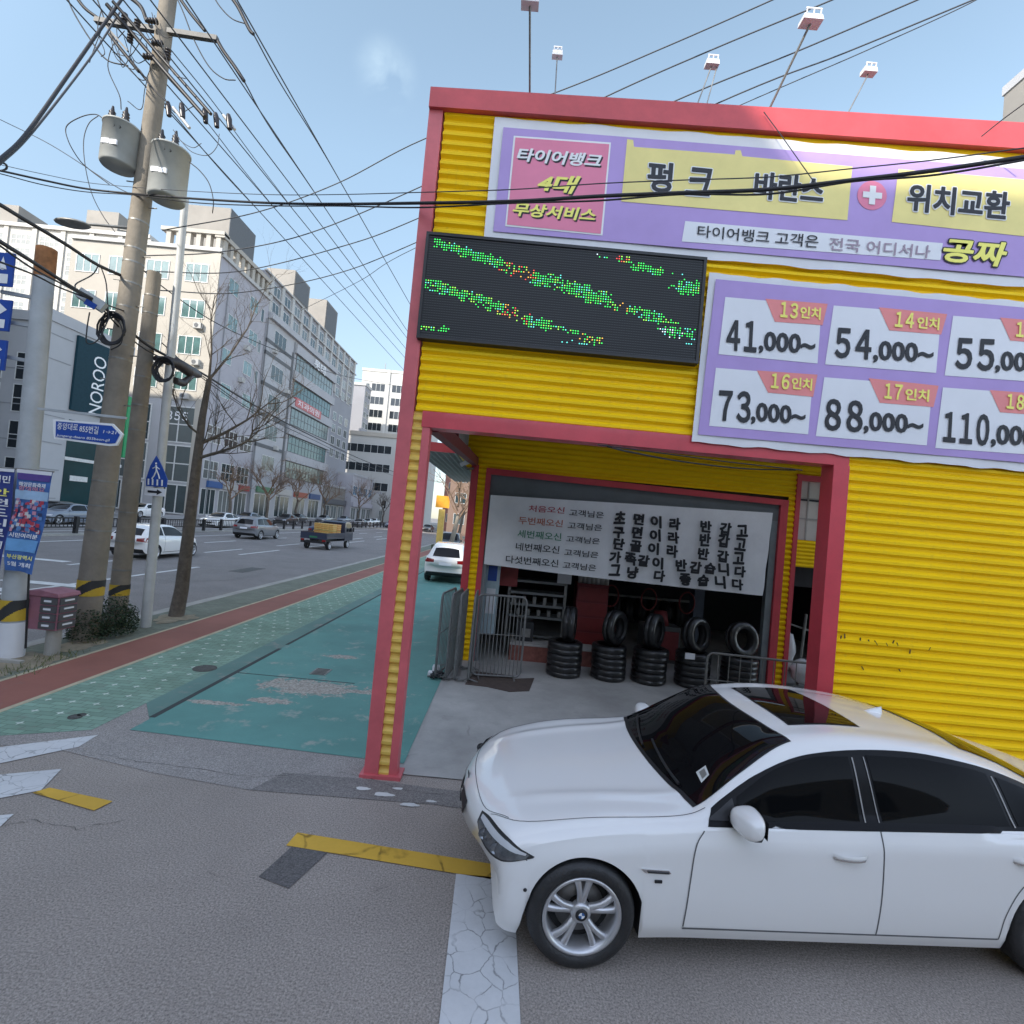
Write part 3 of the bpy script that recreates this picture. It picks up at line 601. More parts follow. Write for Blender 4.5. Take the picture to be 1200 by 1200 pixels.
# ------------------------------------------------------------------ cloth banner in the doorway
cl = thing('cloth_banner', 'white cloth banner with brush lettering hanging under the grey shutter box', 'banner', (2.3, 9.85, 2.6))
YC = 9.84
tl, tr, br, bl = Q([(575, 580), (906, 601), (893, 698), (567, 661)], YC); rows = []
for j in range(17):
    v = j/16; row = []
    for i in range(81):
        u = i/80; p = (tl*(1-u)+tr*u)*(1-v)+(bl*(1-u)+br*u)*v
        wr = .035*math.sin((u*.8+v*.25)*60)*max(0, (u-.45))*v + .02*math.sin(u*9+v*2)
        row.append(p+Vector((0, wr+.0, -.02*math.sin(u*math.pi)*v)))
    rows.append(row)
MB().grid(rows).build('cloth', M_CLOTHG, cl)
YT = YC-.045
KK = '고객님은'
for nm, m, t, q, q2 in (('red_lettering', M_RINK, '처음오신', [(620, 592), (662, 594.5), (661, 602), (619.5, 599.5)], [(667.5, 596.5), (708, 600), (707.5, 607.5), (667, 604.5)]),
    ('orange_lettering', M_OINK, '두번째오신', [(608, 605), (660, 609.5), (659, 618), (607.5, 614)], [(666, 611.5), (706, 615), (705, 622.5), (665, 619.5)]),
    ('green_lettering', M_GRINK, '세번째오신', [(607, 620.5), (658, 625), (657.5, 634), (606, 629.5)], [(664, 627.5), (703.5, 631), (702.5, 638), (663, 635)]),
    ('dark_lettering', M_INK, '네번째오신', [(605, 635.5), (656, 640), (655, 649), (604, 644.5)], [(661.5, 643), (702, 647), (700.5, 654), (661, 651)]),
    ('dark_lettering', M_INK, '다섯번째오신', [(593, 650.5), (654.5, 656), (654, 665), (592.5, 659.5)], [(660, 658), (699, 662), (698, 669.5), (659, 666)])):
    letters(cl, nm, [(t, q)], [m], YT, .012)
    letters(cl, 'dark_lettering', [(KK, q2)], [M_INK], YT, .012)
rr = random.Random(2)
ROWS = ['초 727 606.5 면 748.5 608.5 이 769 611.5 라 790.5 614 반 827 617 갑 850 620 고 870 622', '구 725 624 면 746.7 624 이 768 627.5 라 789 630 반 826 632.5 갑 848 634 고 868 638', '단 725 637.5 골 745 640 이 766 643 라 787.5 646 반 824 649 갑 847 652 고 866 654',
        '가 721 653 족 739 655 같 754 657 이 771 660 반 798 662.5 갑 815 665 습 832 666 니 848 667 다 867 670', '그 721 668 냥 741 671 다 772.5 675 좋 803 679 습 824 680 니 844 682 다 864 685']
for r in ROWS:
    t = r.split(); it = []
    for i in range(0, len(t), 3):
        x, y = float(t[i+1]), float(t[i+2]); h = 6.6*rr.uniform(.92, 1.08); k1, k2 = rr.uniform(-.8, .8), rr.uniform(-.7, .7); it.append((t[i], [(x-6.2+.6+k1, y-h-.5-k2), (x+6.6+.6+k1, y-h+.6+k2), (x+6.2-.6-k1, y+h+.6+k2*.5), (x-6.6-.6-k1, y+h-.5-k2)]))
    letters(cl, 'brush_lettering', it, [M_INK], YT, .018, None, None, -.08, None, .010)
# ------------------------------------------------------------------ tyres
def tyre_mesh(R=.325, w_=.215, r=.192, n=36):
    b = MB(); h = w_/2
    b.lathe([(r, -h*.8), (r+.02, -h), (R-.05, -h*1.04), (R-.012, -h*.88), (R, -h*.6), (R, -.02), (R-.008, -.016), (R-.008, -.006), (R, -.002), (R, h*.6), (R-.012, h*.88), (R-.05, h*1.04), (r+.02, h), (r, h*.8)], (0, 0, 0), 'Z', n)
    b.lathe([(r, h*.8), (r+.05, h*.75), (R-.03, h*.5), (R-.03, -h*.5), (r+.05, -h*.75), (r, -h*.8)], (0, 0, 0), 'Z', n, 1)
    return b
tm = tyre_mesh().build('tyre', [M_WRAP, M_BLACK]); src = tm.data; bpy.data.objects.remove(tm)
def tyre(x, y, z, label, tilt=0, turn=0):
    o = bpy.data.objects.new('tyre', src); COL.objects.link(o); o.location = (x, y, z)
    o.rotation_euler = (tilt, 0, turn) if tilt else (random.uniform(-.02, .02), random.uniform(-.02, .02), random.uniform(0, 6))
    return tag(o, label, 'tyre', 'film wrapped tyres in front of the workshop')
STK = ['leftmost stack', 'second stack from the left', 'middle stack', 'fourth stack from the left', 'rightmost stack']
for i, (x, y) in enumerate(((1.22, 9.62), (2.06, 9.66), (2.84, 9.68), (3.66, 9.70), (4.50, 9.66))):
    for k, lv in enumerate(('bottom', 'middle', 'upper')):
        tyre(x+random.uniform(-.015, .015), y, .012+.105+k*.209, f'black wrapped tyre lying {"at the bottom" if k == 0 else "in the middle" if k == 1 else "third up"} of the {STK[i]}')
    turn = (1.35, .85, .95, .6, .3)[i]
    tyre(x+(.05, .07, .03, .02, .02)[i], y, .012+.63+.318, f'black wrapped tyre standing upright on top of the {STK[i]}', math.pi/2-(.0, .02, .02, .1, .2)[i], turn)
st = MB(); p = W(809, 769, 9.34); st.box(p.x-.09, p.x+.09, 9.355, 9.36, p.z-.06, p.z+.05)
solo(st, 'paper_label', M_PANEL, 'small white paper label stuck on the fourth tyre stack', 'label')
# ------------------------------------------------------------------ barricades
def barricade(name, label, pos, rz, wd, ht, n=13, leg=.0, m=M_STEEL, group='steel tube barricades beside the bay'):
    t = thing(name, label, 'barricade', pos, rz, group); r = .10; b = MB(); pts = []
    for cx, cz, a0 in ((wd/2-r, ht-r, 0), (-wd/2+r, ht-r, 90), (-wd/2+r, r+.05, 180), (wd/2-r, r+.05, 270)):
        for k in range(6):
            a = math.radians(a0+k*18); pts.append((cx+r*math.cos(a), 0, cz+r*math.sin(a)))
    pts.append(pts[0]); pts.append(pts[1])
    b.tube(pts, .019, 8, 0, False).build('frame', m, t, False)
    for k in range(n):
        x = -wd/2+wd*(k+1)/(n+1); MB().tube([(x, 0, .05), (x, 0, ht)], .0085, 6).build('bar', m, t, False)
    MB().tube([(-wd/2, 0, ht*.53), (wd/2, 0, ht*.53)], .0085, 6).build('crossbar', m, t, False)
    for s in (-1, 1): MB().tube([(s*(wd/2-.12), -.16, .015), (s*(wd/2-.12), 0, .06), (s*(wd/2-.12), .16, .015)], .014, 6).build('foot', m, t, False)
    return t
for i, (x, lb) in enumerate(((-.98, 'outermost grey tube barricade beside the teal forecourt'), (-.83, 'second tube barricade from the teal forecourt, seen nearly edge on'), (-.71, 'third tube barricade from the teal forecourt, seen nearly edge on'), (-.50, 'tube barricade nested right beside the one facing the street'))):
    barricade('steel_barricade', lb, (x+.02, 9.05-.02*i, .01), math.radians(82+3*i), .95, 1.44, 9)
barricade('steel_barricade', 'upright tube barricade facing the street, leaning in front of the red toolbox', (-.02, 8.98, .01), math.radians(8), .86, 1.44, 12)
barricade('steel_barricade', 'low brown tube barricade standing behind the roof of the white sedan', (4.25, 8.3, .01), math.radians(-4), 1.75, .92, 9, m=M_STEELD)
b = MB(); c = [G(545, 803), G(556, 788), G(597, 793), G(601, 797), G(626, 796), G(620, 811), G(597, 812), G(570, 806)]
b.prism([(p.x, p.y, .013) for p in c], (0, 0, .012)); solo(b, 'floor_mat', M_MAT, 'ragged brown floor mat lying before the barricades', 'mat')
# clutter at the foot of the barricades
b = MB()
for k in range(9): b.tube([(random.uniform(-1.12, -.85), random.uniform(8.55, 8.9), .03+.02*k % .1) for _ in range(5)], .012, 6)
solo(b, 'hose_heap', M_DARK, 'small heap of dark hoses at the foot of the barricades', 'hose')
b = MB(); b.box(-1.12, -1.0, 8.9, 9.05, .012, .14); b.box(-1.18, -1.06, 8.82, 8.95, .012, .06); solo(b, 'plastic_box', M_CLOTH, 'small white plastic box beside the barricades', 'box')
# ------------------------------------------------------------------ workshop contents
sh = thing('tool_rack', 'grey steel rack with stacked trays behind the first tyre stack', 'rack', (.75, 11.2, 0))
for z in (.35, .75, 1.0, 1.25, 1.5): MB().box(.1, 1.3, 11, 11.5, z, z+.05).build('shelf', mat('rack steel', (.22, .23, .23), .5, .4), sh)
for x in (.1, 1.3): MB().box(x-.03, x+.03, 11, 11.06, 0, 1.6).build('upright', M_STEELD, sh)
b = MB()
for k in range(10): b.box(.18+k*.11, .25+k*.11, 11.02, 11.2, .81 if k % 2 else 1.05, .93 if k % 2 else 1.2)
b.build('tool_trays', M_STEELD, sh)
b = MB(); b.box(.2, 1.9, 10.3, 10.75, .0, .32); b.box(.2, 1.9, 10.28, 10.77, .32, .36, 1); solo(b, 'brick_step', [mat('old red brick step', (.24, .09, .07), .9, 0, .35, 7), M_CONC], 'low red brick step at the left of the workshop door', 'step')
b = MB(); b.box(.30, .66, 10.5, 10.9, .36, .75); b.box(.42, .6, 10.48, 10.5, .45, .62, 1); solo(b, 'compressor_box', [M_BLACK, M_STEELD], 'black machine box standing on the brick step', 'machine')
tb = thing('tool_cabinet', 'dark red tool cabinet deep in the workshop behind the tyres', 'cabinet', (1.95, 11.6, 0))
MB().box(1.6, 2.3, 11.4, 11.9, .1, 1.55).build('case', M_DRED, tb)
for k in range(4): MB().box(1.63, 2.27, 11.385, 11.4, .2+k*.33, .48+k*.33).build('drawer', mat('cabinet red', (.26, .035, .035), .4), tb)
b = MB()
for k in range(7): b.lathe([(0, 0), (.05, 0), (.05, .16), (.02, .2), (0, .2)], (1.66+k*.1, 11.5, 1.55), 'Z', 10)
solo(b, 'spray_bottles', mat('white bottle', (.5, .48, .46), .4), 'row of white bottles on the red tool cabinet', 'bottles')
b = MB(); b.box(-.2, .25, 10.9, 11.2, 1.4, 1.9); solo(b, 'red_toolbox', mat('tool red', (.36, .05, .05), .45), 'red metal toolbox above the upright barricade', 'toolbox')
b = MB(); b.box(-.42, -.12, 10.25, 10.4, .5, 1.95); b.box(-.36, -.18, 10.24, 10.25, 1.55, 1.85, 1); b.box(-.36, -.18, 10.24, 10.25, .9, 1.4, 2); solo(b, 'drinks_machine', [mat('pale blue machine', (.40, .50, .54), .4), M_BLUE, M_PANEL], 'pale blue service machine just inside the door', 'machine')
t = thing('tyre_rack', 'dark rack of hanging tyres at the back of the workshop', 'rack', (3.6, 13.6, 0))
for z in (1.1, 2.1): MB().box(2.5, 5.0, 13.4, 13.5, z, z+.05).build('rail', M_STEELD, t)
for k in range(7):
    for z in (.75, 1.75): tyre_mesh(n=20).build('stored_tyre', [M_RUB, M_BLACK], t, False).location = (-1.0+k*.33, 0, z)
for ch in t.children:
    if ch.name.startswith('stored'): ch.rotation_euler = (math.pi/2, 0, math.pi/2)
b = MB(); rr = random.Random(5)
def lump(b, c, rx, ry, rz, mi=0, n=10, jag=.16, rnd=rr):
    rows = []
    for j in range(n+1):
        t = math.pi*j/n; rows.append([Vector((c[0]+rx*math.sin(t)*math.cos(2*math.pi*i/n)*(1+rnd.uniform(-jag, jag)), c[1]+ry*math.sin(t)*math.sin(2*math.pi*i/n)*(1+rnd.uniform(-jag, jag)), c[2]+rz*math.cos(t)*(1+rnd.uniform(-jag, jag)*.5))) for i in range(n)])
    for r in rows: r.append(r[0])
    return b.grid(rows, mi)
lump(b, (5.66, 10.2, .72), .16, .16, .40); lump(b, (5.98, 10.1, .36), .28, .2, .24)
solo(b, 'wrapped_sacks', mat('white plastic sack', (.62, .62, .62), .35, 0, .1, 6), 'white plastic wrapped sacks inside the narrow right opening', 'sacks')
b = MB(); b.tube([(6.05, 10.4, 0), (6.12, 10.4, 1.45)], .03); b.tube([(5.5, 10.45, 1.3), (6.5, 10.45, 1.05)], .02); b.tube([(6.25, 10.3, 0), (6.28, 10.3, .8)], .02); solo(b, 'pipe_stand', M_STEELD, 'grey pipe stand inside the narrow right opening', 'stand')
lf = thing('car_lift', 'blue grey two post car lift standing in the dark workshop behind the tyres', 'lift', (3.0, 12.6, 0))
for x in (2.3, 4.7): MB().box(x-.12, x+.12, 12.4, 12.7, 0, 3.3).build('lift_post', mat('lift blue grey', (.10, .12, .16), .5), lf)
MB().box(2.3, 4.7, 12.5, 12.6, 3.2, 3.35).build('lift_beam', M_STEELD, lf)
for x, z, lb in ((2.75, 1.9, 'dim round clock on the workshop back wall'), (1.25, 1.75, 'pale paper calendar on the rack')):
    b = MB()
    if z > 1.8: b.lathe([(0, -.02), (.16, -.02), (.17, .0)], (x, 13.2, z), 'Y', 20)
    else: b.box(x-.15, x+.15, 10.98, 10.99, z-.2, z+.2)
    solo(b, 'wall_clock' if z > 1.8 else 'wall_calendar', M_PANEL, lb, 'clock' if z > 1.8 else 'calendar')
for k in range(3): solo(MB().tube([Vector((2.5+.9*k+.18*math.cos(t), 12.1, 1.25+.25*math.sin(t))) for t in np.linspace(0, 6.283, 18)], .02, 5), 'air_hose', mat('hose red', (.20, .03, .03), .5), ['left', 'middle', 'right'][k]+'most coiled red air hose of the three hanging in the workshop' if k != 1 else 'coiled red air hose between the other two in the workshop', 'hose')

b = MB(); b.box(3.1, 3.9, 11.2, 11.7, .0, .8); b.box(3.15, 3.85, 11.15, 11.2, .1, .7, 1); b.lathe([(0, .8), (.2, .8), (.14, 1.1), (0, 1.1)], (3.5, 11.45, 0), 'Z', 16, 1)
solo(b, 'tyre_changer', [mat('machine grey', (.10, .105, .11), .5), M_DRED], 'grey and red tyre changing machine behind the middle tyre stack', 'machine')
# ------------------------------------------------------------------ wire along the header, security camera on the pillar
def cable(pts, r, name, label, m=M_CABLE, cat='cable', group=None, n=6):
    # smooth through the given points
    P = [Vector(p) for p in pts]; out = []
    if len(P) > 2:
        E = [P[0]*2-P[1]] + P + [P[-1]*2-P[-2]]
        for i in range(1, len(E)-2):
            for k in range(8):
                t = k/8; a, b_, c_, d = E[i-1], E[i], E[i+1], E[i+2]
                out.append(.5*((2*b_)+(c_-a)*t+(2*a-5*b_+4*c_-d)*t*t+(3*b_-a-3*c_+d)*t**3))
        out.append(P[-1])
    else: out = P
    return solo(MB().tube(out, r, n), name, m, label, cat, group)
cable([W(712, 523, 5.33), W(740, 530, 6.5), W(800, 541, 8), W(870, 549, 9), W(932, 551, 9.9)], .012, 'loose_wire', 'loose black wire drooping under the red header beam')
b = MB(); b.tube([W(700, 521, 5.25), W(760, 529, 5.25), W(850, 541, 5.25), W(940, 551, 5.25)], .006); solo(b, 'loose_wire', M_CABLE, 'thin wire stapled along the lower edge of the header', 'cable')
ca = thing('security_camera', 'small white security camera bracketed at the rear bay corner', 'camera', W(540, 545, 9.5))
p = W(540, 545, 9.5); MB().bar(p, p+Vector((.22, -.05, .12)), .07, .07).build('housing', M_CLOTH, ca); MB().tube([p+Vector((.05, 0, 0)), p+Vector((.12, .1, -.05)), p+Vector((.2, .4, 0))], .025).build('bracket', M_STEEL, ca)
# ------------------------------------------------------------------ flood lamps over the fascia
for nm, base, top, w_, lb in (('a', (622, 111), (621, 6), 24, 'white flood lamp on the leftmost tall straight stem above the fascia'), ('b', (651, 109), (653, 66), 16, 'small flood lamp on a short stem right of the leftmost lamp'), ('c', (813, 124), (834, 77), 20, 'flood lamp on twin thin stems above the middle of the banner'), ('d', (895, 131), (950, 27), 27, 'large white flood lamp on a long leaning stem above the fascia'), ('e', (988, 133), (1018, 86), 20, 'small flood lamp on the rightmost leaning stem')):
    P, T = W(*base, 5.55), W(*top, 5.0 if nm in 'ad' else 5.6); s = w_/600*5.4/2*.82
    P.z -= .12
    f = thing('flood_lamp', lb, 'lamp', P, 0, 'flood lamps on stems over the shop fascia')
    MB().tube([P, T], .012 if nm in 'ad' else .007, 6).build('stem', M_STEELD, f)
    if nm == 'c': MB().tube([P+Vector((.12, 0, .02)), T+Vector((.06, 0, 0))], .006, 6).build('stem', M_STEELD, f)
    b = MB(); b.prism([(T.x-s, T.y-s*.6, T.z-.01), (T.x+s, T.y-s*.6, T.z-.01), (T.x+s*.9, T.y-s*.5, T.z+.05), (T.x-s*.9, T.y-s*.5, T.z+.05)], (0, s*1.2, 0)); b.build('lamp_tray', M_CLOTH, f)
    b = MB()
    for k in (-.7, 0, .7): b.bar(T+Vector((k*s, -s*.5, .05)), T+Vector((k*s, -s*.5, .05+s*.5)), .01, .01)
    b.bar(T+Vector((-s*.8, -s*.5, .05+s*.5)), T+Vector((s*.8, -s*.5, .05+s*.5)), .012, .012)
    b.build('lamp_guard', M_CLOTH, f)
# ------------------------------------------------------------------ vehicles
def pchip(xs, ys, q):
    xs, ys = np.asarray(xs, float), np.asarray(ys, float); q = np.clip(np.asarray(q, float), xs[0], xs[-1])
    h = np.diff(xs); d = np.diff(ys)/h; m = np.zeros(len(xs)); m[0], m[-1] = d[0], d[-1]
    for i in range(1, len(xs)-1):
        if d[i-1]*d[i] > 0:
            w1, w2 = 2*h[i]+h[i-1], h[i]+2*h[i-1]; m[i] = (w1+w2)/(w1/d[i-1]+w2/d[i])
    i = np.clip(np.searchsorted(xs, q)-1, 0, len(xs)-2); t = (q-xs[i])/h[i]
    return (2*t**3-3*t**2+1)*ys[i]+(t**3-2*t**2+t)*h[i]*m[i]+(-2*t**3+3*t**2)*ys[i+1]+(t**3-t**2)*h[i]*m[i+1]
SEDAN = dict(
 x=[0, .03, .12, .35, .83, 1.42, 1.78, 2.20, 2.7, 3.30, 3.80, 4.15, 4.42, 4.60, 4.78, 4.87, 4.90],
 k=[.27, .27, .26, .20, .10, .10, .14, .10, .02, -.05, -.10, -.16, -.18, -.18, -.25, -.28, -.28],
 w=[.84, .865, .885, .905, .922, .93, .93, .93, .93, .93, .928, .92, .905, .89, .86, .82, .78],
 zb=[.30, .20, .165, .16, .175, .20, .20, .20, .20, .20, .20, .21, .23, .26, .30, .36, .44],
 zs=[.50, .60, .68, .75, .83, .90, .915, .93, .945, .96, .97, .98, .98, .975, .94, .86, .66],
 zt=[.56, .68, .765, .84, .915, .985, 1.225, 1.415, 1.465, 1.435, 1.345, 1.225, 1.125, 1.115, 1.07, .92, .70],
 yr=[.60, .66, .70, .74, .77, .78, .69, .605, .595, .59, .595, .64, .70, .70, .68, .62, .55],
 zr=[.555, .665, .748, .818, .897, .955, 1.15, 1.335, 1.39, 1.36, 1.265, 1.15, 1.08, 1.07, 1.04, .905, .69])
SUV = dict(
 x=[0, .03, .12, .35, .80, 1.15, 1.55, 1.95, 2.6, 3.4, 3.95, 4.15, 4.30, 4.38, 4.41],
 k=[.35, .35, .34, .26, .12, .2, .2, .1, .02, -.03, -.06, -.1, -.13, -.15, -.15],
 w=[.80, .83, .87, .90, .92, .925, .925, .925, .925, .92, .90, .89, .875, .86, .83],
 zb=[.34, .26, .22, .21, .22, .23, .23, .23, .23, .23, .25, .28, .32, .38, .46],
 zs=[.55, .68, .78, .87, .95, 1.0, 1.02, 1.03, 1.05, 1.07, 1.08, 1.07, 1.02, .9, .7],
 zt=[.62, .78, .88, .97, 1.05, 1.09, 1.38, 1.60, 1.67, 1.64, 1.52, 1.33, 1.10, .95, .74],
 yr=[.62, .68, .72, .75, .77, .78, .71, .65, .645, .64, .63, .65, .70, .70, .64],
 zr=[.61, .76, .85, .94, 1.02, 1.05, 1.31, 1.53, 1.60, 1.57, 1.45, 1.27, 1.07, .93, .73])
HATCH = dict(
 x=[0, .03, .12, .32, .72, 1.05, 1.42, 1.80, 2.35, 3.0, 3.45, 3.72, 3.90, 3.98, 4.01],
 k=[.35, .35, .34, .26, .12, .2, .2, .1, .02, -.03, -.06, -.1, -.13, -.15, -.15],
 w=[.74, .77, .80, .83, .845, .85, .85, .85, .85, .845, .84, .83, .815, .80, .77],
 zb=[.32, .22, .19, .18, .19, .2, .2, .2, .2, .2, .22, .25, .3, .36, .44],
 zs=[.50, .62, .70, .78, .85, .90, .915, .93, .95, .97, .98, .97, .93, .82, .66],
 zt=[.57, .71, .80, .88, .95, .99, 1.22, 1.40, 1.46, 1.43, 1.32, 1.15, .98, .86, .70],
 yr=[.57, .62, .66, .69, .70, .71, .65, .58, .575, .57, .565, .59, .64, .64, .58],
 zr=[.565, .69, .77, .85, .92, .95, 1.15, 1.325, 1.39, 1.36, 1.25, 1.1, .95, .845, .69])
class CarBody:
    def __init__(s, K, xf, xr, R, zc, step=.05, nl=9, ns=4, ridge=False):
        s.K = K; L_ = K['x'][-1]; Ak = .93
        st = set(np.round(np.arange(0, L_+1e-6, step), 4)) | set(K['x'])
        for xc in (xf, xr):
            for a in np.linspace(-1, 1, 33): st.add(round(float(xc - K['k'][4]*0 + math.sin(a*math.pi/2)*R), 4))
        # side sweep shifts the arch: solve station for side x
        st = np.array(sorted(x for x in st if 0 <= x <= L_)); keep = [st[0]]
        for v in st[1:]:
            if v-keep[-1] > .004: keep.append(v)
        st = np.array(keep)
        kk = pchip(K['x'], K['k'], st)
        # resample so the *side* positions carry the dense arch samples
        f = {n: pchip(K['x'], K[n], st) for n in ('w', 'zb', 'zs', 'zt', 'yr', 'zr')}
        rings = []
        for i, x in enumerate(st):
            w_, zb, zs, zt, yr, zr, k = f['w'][i], f['zb'][i], f['zs'][i], f['zt'][i], f['yr'][i], f['zr'][i], kk[i]
            zl = [zb, zb+.10, zb+.45*(zs-zb), zs-.12 if zs-.12 > zb+.5*(zs-zb) else zb+.75*(zs-zb), zs]; yl = [w_*.945, w_*.985, w_, w_*.996, w_*.955]
            xs_ = x + k*.9; zbot = zb
            for xc in (xf, xr):
                dx = abs(xs_-xc)
                if dx < R: zbot = max(zb, zc+math.sqrt(R*R-dx*dx))
            t = np.linspace(0, 1, nl); z = zbot+(zs-zbot)*t; y = pchip(zl, yl, z)
            pts = list(zip(y, z))
            c = max(0, min(1, (zr-zs)/.3)); A4 = (w_*.955, zs)
            A5 = ((w_*.955*.7+yr*.3)*(1-c)+w_*.905*c, (zs*.5+zr*.5)*(1-c)+(zs+.022)*c)
            P = [np.array(q) for q in ((y[-2], z[-2]), A4, A5, (yr, zr), (yr*.62, zt-.014), (0, zt), (-yr*.62, zt-.014))]
            for a in range(1, 5):
                for q in range(1, ns+1):
                    u = q/ns; p0, p1, p2, p3 = P[a-1], P[a], P[a+1], P[a+2]
                    pt = .5*((2*p1)+(p2-p0)*u+(2*p0-5*p1+4*p2-p3)*u*u+(3*p1-p0-3*p2+p3)*u**3)
                    if ridge and .12 < x < 1.5: pt = pt+np.array((0, .013*math.exp(-((pt[0]-(.47+.10*x))/.055)**2)*min(1, (x-.12)/.35)*min(1, (1.5-x)/.12)))
                    pts.append(tuple(pt))
            rings.append([(x+k*min(1.0, (yy/w_)**2), yy, zz) for yy, zz in pts])
        s.V = []; s.F = []; n = len(rings[0]); N = 2*n-1
        for r in rings:
            s.V += [(x, -y, z) for x, y, z in r]; s.V += [(x, y, z) for x, y, z in reversed(r[:-1])]
        for i in range(len(rings)-1):
            for j in range(N-1): s.F.append((i*N+j, i*N+j+1, (i+1)*N+j+1, (i+1)*N+j))
        for i in (0, len(rings)-1):
            for j in range(n-1): q = (i*N+j, i*N+j+1, i*N+N-2-j, i*N+N-1-j); s.F.append(q if i else q[::-1])
        s.N = N; s.m = len(rings)
        s.bvh = BVHTree.FromPolygons([Vector(v) for v in s.V], s.F)
    def under(s):
        b = MB(); rows = []
        for i in range(s.m):
            a, c = Vector(s.V[i*s.N]), Vector(s.V[i*s.N+s.N-1]); q = .55
            rows.append([a+Vector((0, .004, .003)), Vector((a.x, a.y*q, a.z)), Vector((c.x, c.y*q, c.z)), c+Vector((0, -.004, .003))])
        return b.grid(rows, 0, False)
    def proj(s, p, d, off):
        p, d = Vector(p), Vector(d).normalized(); h, nrm, _, _ = s.bvh.ray_cast(p-d*2.5, d)
        if h is None: h, nrm, _, _ = s.bvh.find_nearest(p)
        if nrm.dot(d) > 0: nrm = -nrm
        return h+nrm*off
    def patch(s, top, bot, d, off, n=20, m=8, mb=None, mi=0):
        def res(P):
            P = [Vector(p) for p in P]; L_ = [0]
            for a, c in zip(P, P[1:]): L_.append(L_[-1]+(c-a).length)
            o = []
            for i in range(n+1):
                t = L_[-1]*i/n; k = 0
                while k < len(P)-2 and L_[k+1] < t: k += 1
                u = (t-L_[k])/max(1e-9, L_[k+1]-L_[k]); o.append(P[k]*(1-u)+P[k+1]*u)
            return o
        T, B = res(top), res(bot)
        rows = [[s.proj(a*(1-j/m)+c*j/m, d, off) for a, c in zip(T, B)] for j in range(m+1)]
        return (mb or MB()).grid(rows, mi)
    def seam(s, pts, d, wid=.007, off=.0015, mb=None):
        P = [Vector(p) for p in pts]; dense = []
        for a, c in zip(P, P[1:]):
            n = max(2, int((c-a).length/.04))
            dense += [a+(c-a)*i/n for i in range(n)]
        dense.append(P[-1]); S_ = [s.proj(p, d, off) for p in dense]; dv = Vector(d).normalized(); rows = [[], []]
        for i, p in enumerate(S_):
            tn = (S_[min(i+1, len(S_)-1)]-S_[max(0, i-1)]).normalized(); q = tn.cross(dv)
            q = q.normalized()*wid/2 if q.length > 1e-4 else Vector((0, 0, wid/2)); rows[0].append(p+q); rows[1].append(p-q)
        return (mb or MB()).grid(rows, 0, False)
def sm(P, n=24):
    """smooth closed/open outline through points"""
    P = [Vector(p) for p in P]; E = [P[0]*2-P[1]]+P+[P[-1]*2-P[-2]]; o = []; k = max(2, n//(len(P)-1))
    for i in range(1, len(E)-2):
        for q in range(k):
            t = q/k; a, b, c, d = E[i-1:i+3]; o.append(.5*((2*b)+(c-a)*t+(2*a-5*b+4*c-d)*t*t+(3*b-a-3*c+d)*t**3))
    return o+[P[-1]]
def wheel(par, x, y, r, wd=.22, side=-1, spokes=5, fine=False):
    """side -1: outer face towards -y"""
    n = 48 if fine else 20; h = wd/2; ri = r*.715
    b = MB().lathe([(ri, -h*.85), (ri+.012, -h), (r*.88, -h*1.05), (r*.965, -h*.9), (r, -h*.62), (r, h*.62), (r*.96, h*.9), (r*.88, h*1.05), (ri, h)], (0, 0, 0), 'Y', n)
    o = b.build('wheel', M_RUB, par, False); o.location = (x, y, r)
    if side > 0: o.rotation_euler = (0, 0, math.pi)
    b = MB(); b.lathe([(ri, -h*.80), (ri+.004, -h*.98), (ri-.010, -h*1.0), (ri-.024, -h*.88), (ri-.034, -h*.4), (ri-.05, h*.6)], (0, 0, 0), 'Y', n)
    for k in range(spokes):
        a0 = 2*math.pi*k/spokes+math.pi/2
        for da in ((-.15, .15) if fine else (0,)):
            pts = []
            for q in range(7):
                t = q/6; rr = .045*(1-t)+(ri-.016)*t; a = a0+da*(.55+.75*t) ; pts.append((rr*math.cos(a), -h*(.62+.20*math.sin(t*2.6)), rr*math.sin(a)))
            ww = .020 if fine else .028; rows = [[], [], [], [], []]
            for q, p in enumerate(pts):
                a = math.atan2(p[2], p[0]); tx, tz = -math.sin(a), math.cos(a); wq = ww*(1.15-.35*math.sin(q/6*math.pi))
                for i_, (s_, dy) in enumerate(((-1, .03), (-1, .006), (0, -.004), (1, .006), (1, .03))): rows[i_].append((p[0]+tx*wq*s_, p[1]+dy, p[2]+tz*wq*s_))
            b.grid(rows)
    b.lathe([(0, -h*.80), (.05, -h*.80), (.062, -h*.70), (.066, -h*.4)], (0, 0, 0), 'Y', n)
    b.build('rim', M_ALU, o, False)
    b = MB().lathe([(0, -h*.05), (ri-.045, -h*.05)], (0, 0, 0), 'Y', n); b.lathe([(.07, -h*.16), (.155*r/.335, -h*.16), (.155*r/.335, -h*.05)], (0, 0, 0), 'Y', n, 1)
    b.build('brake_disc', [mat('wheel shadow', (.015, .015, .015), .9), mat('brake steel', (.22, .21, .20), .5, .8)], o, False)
    return o
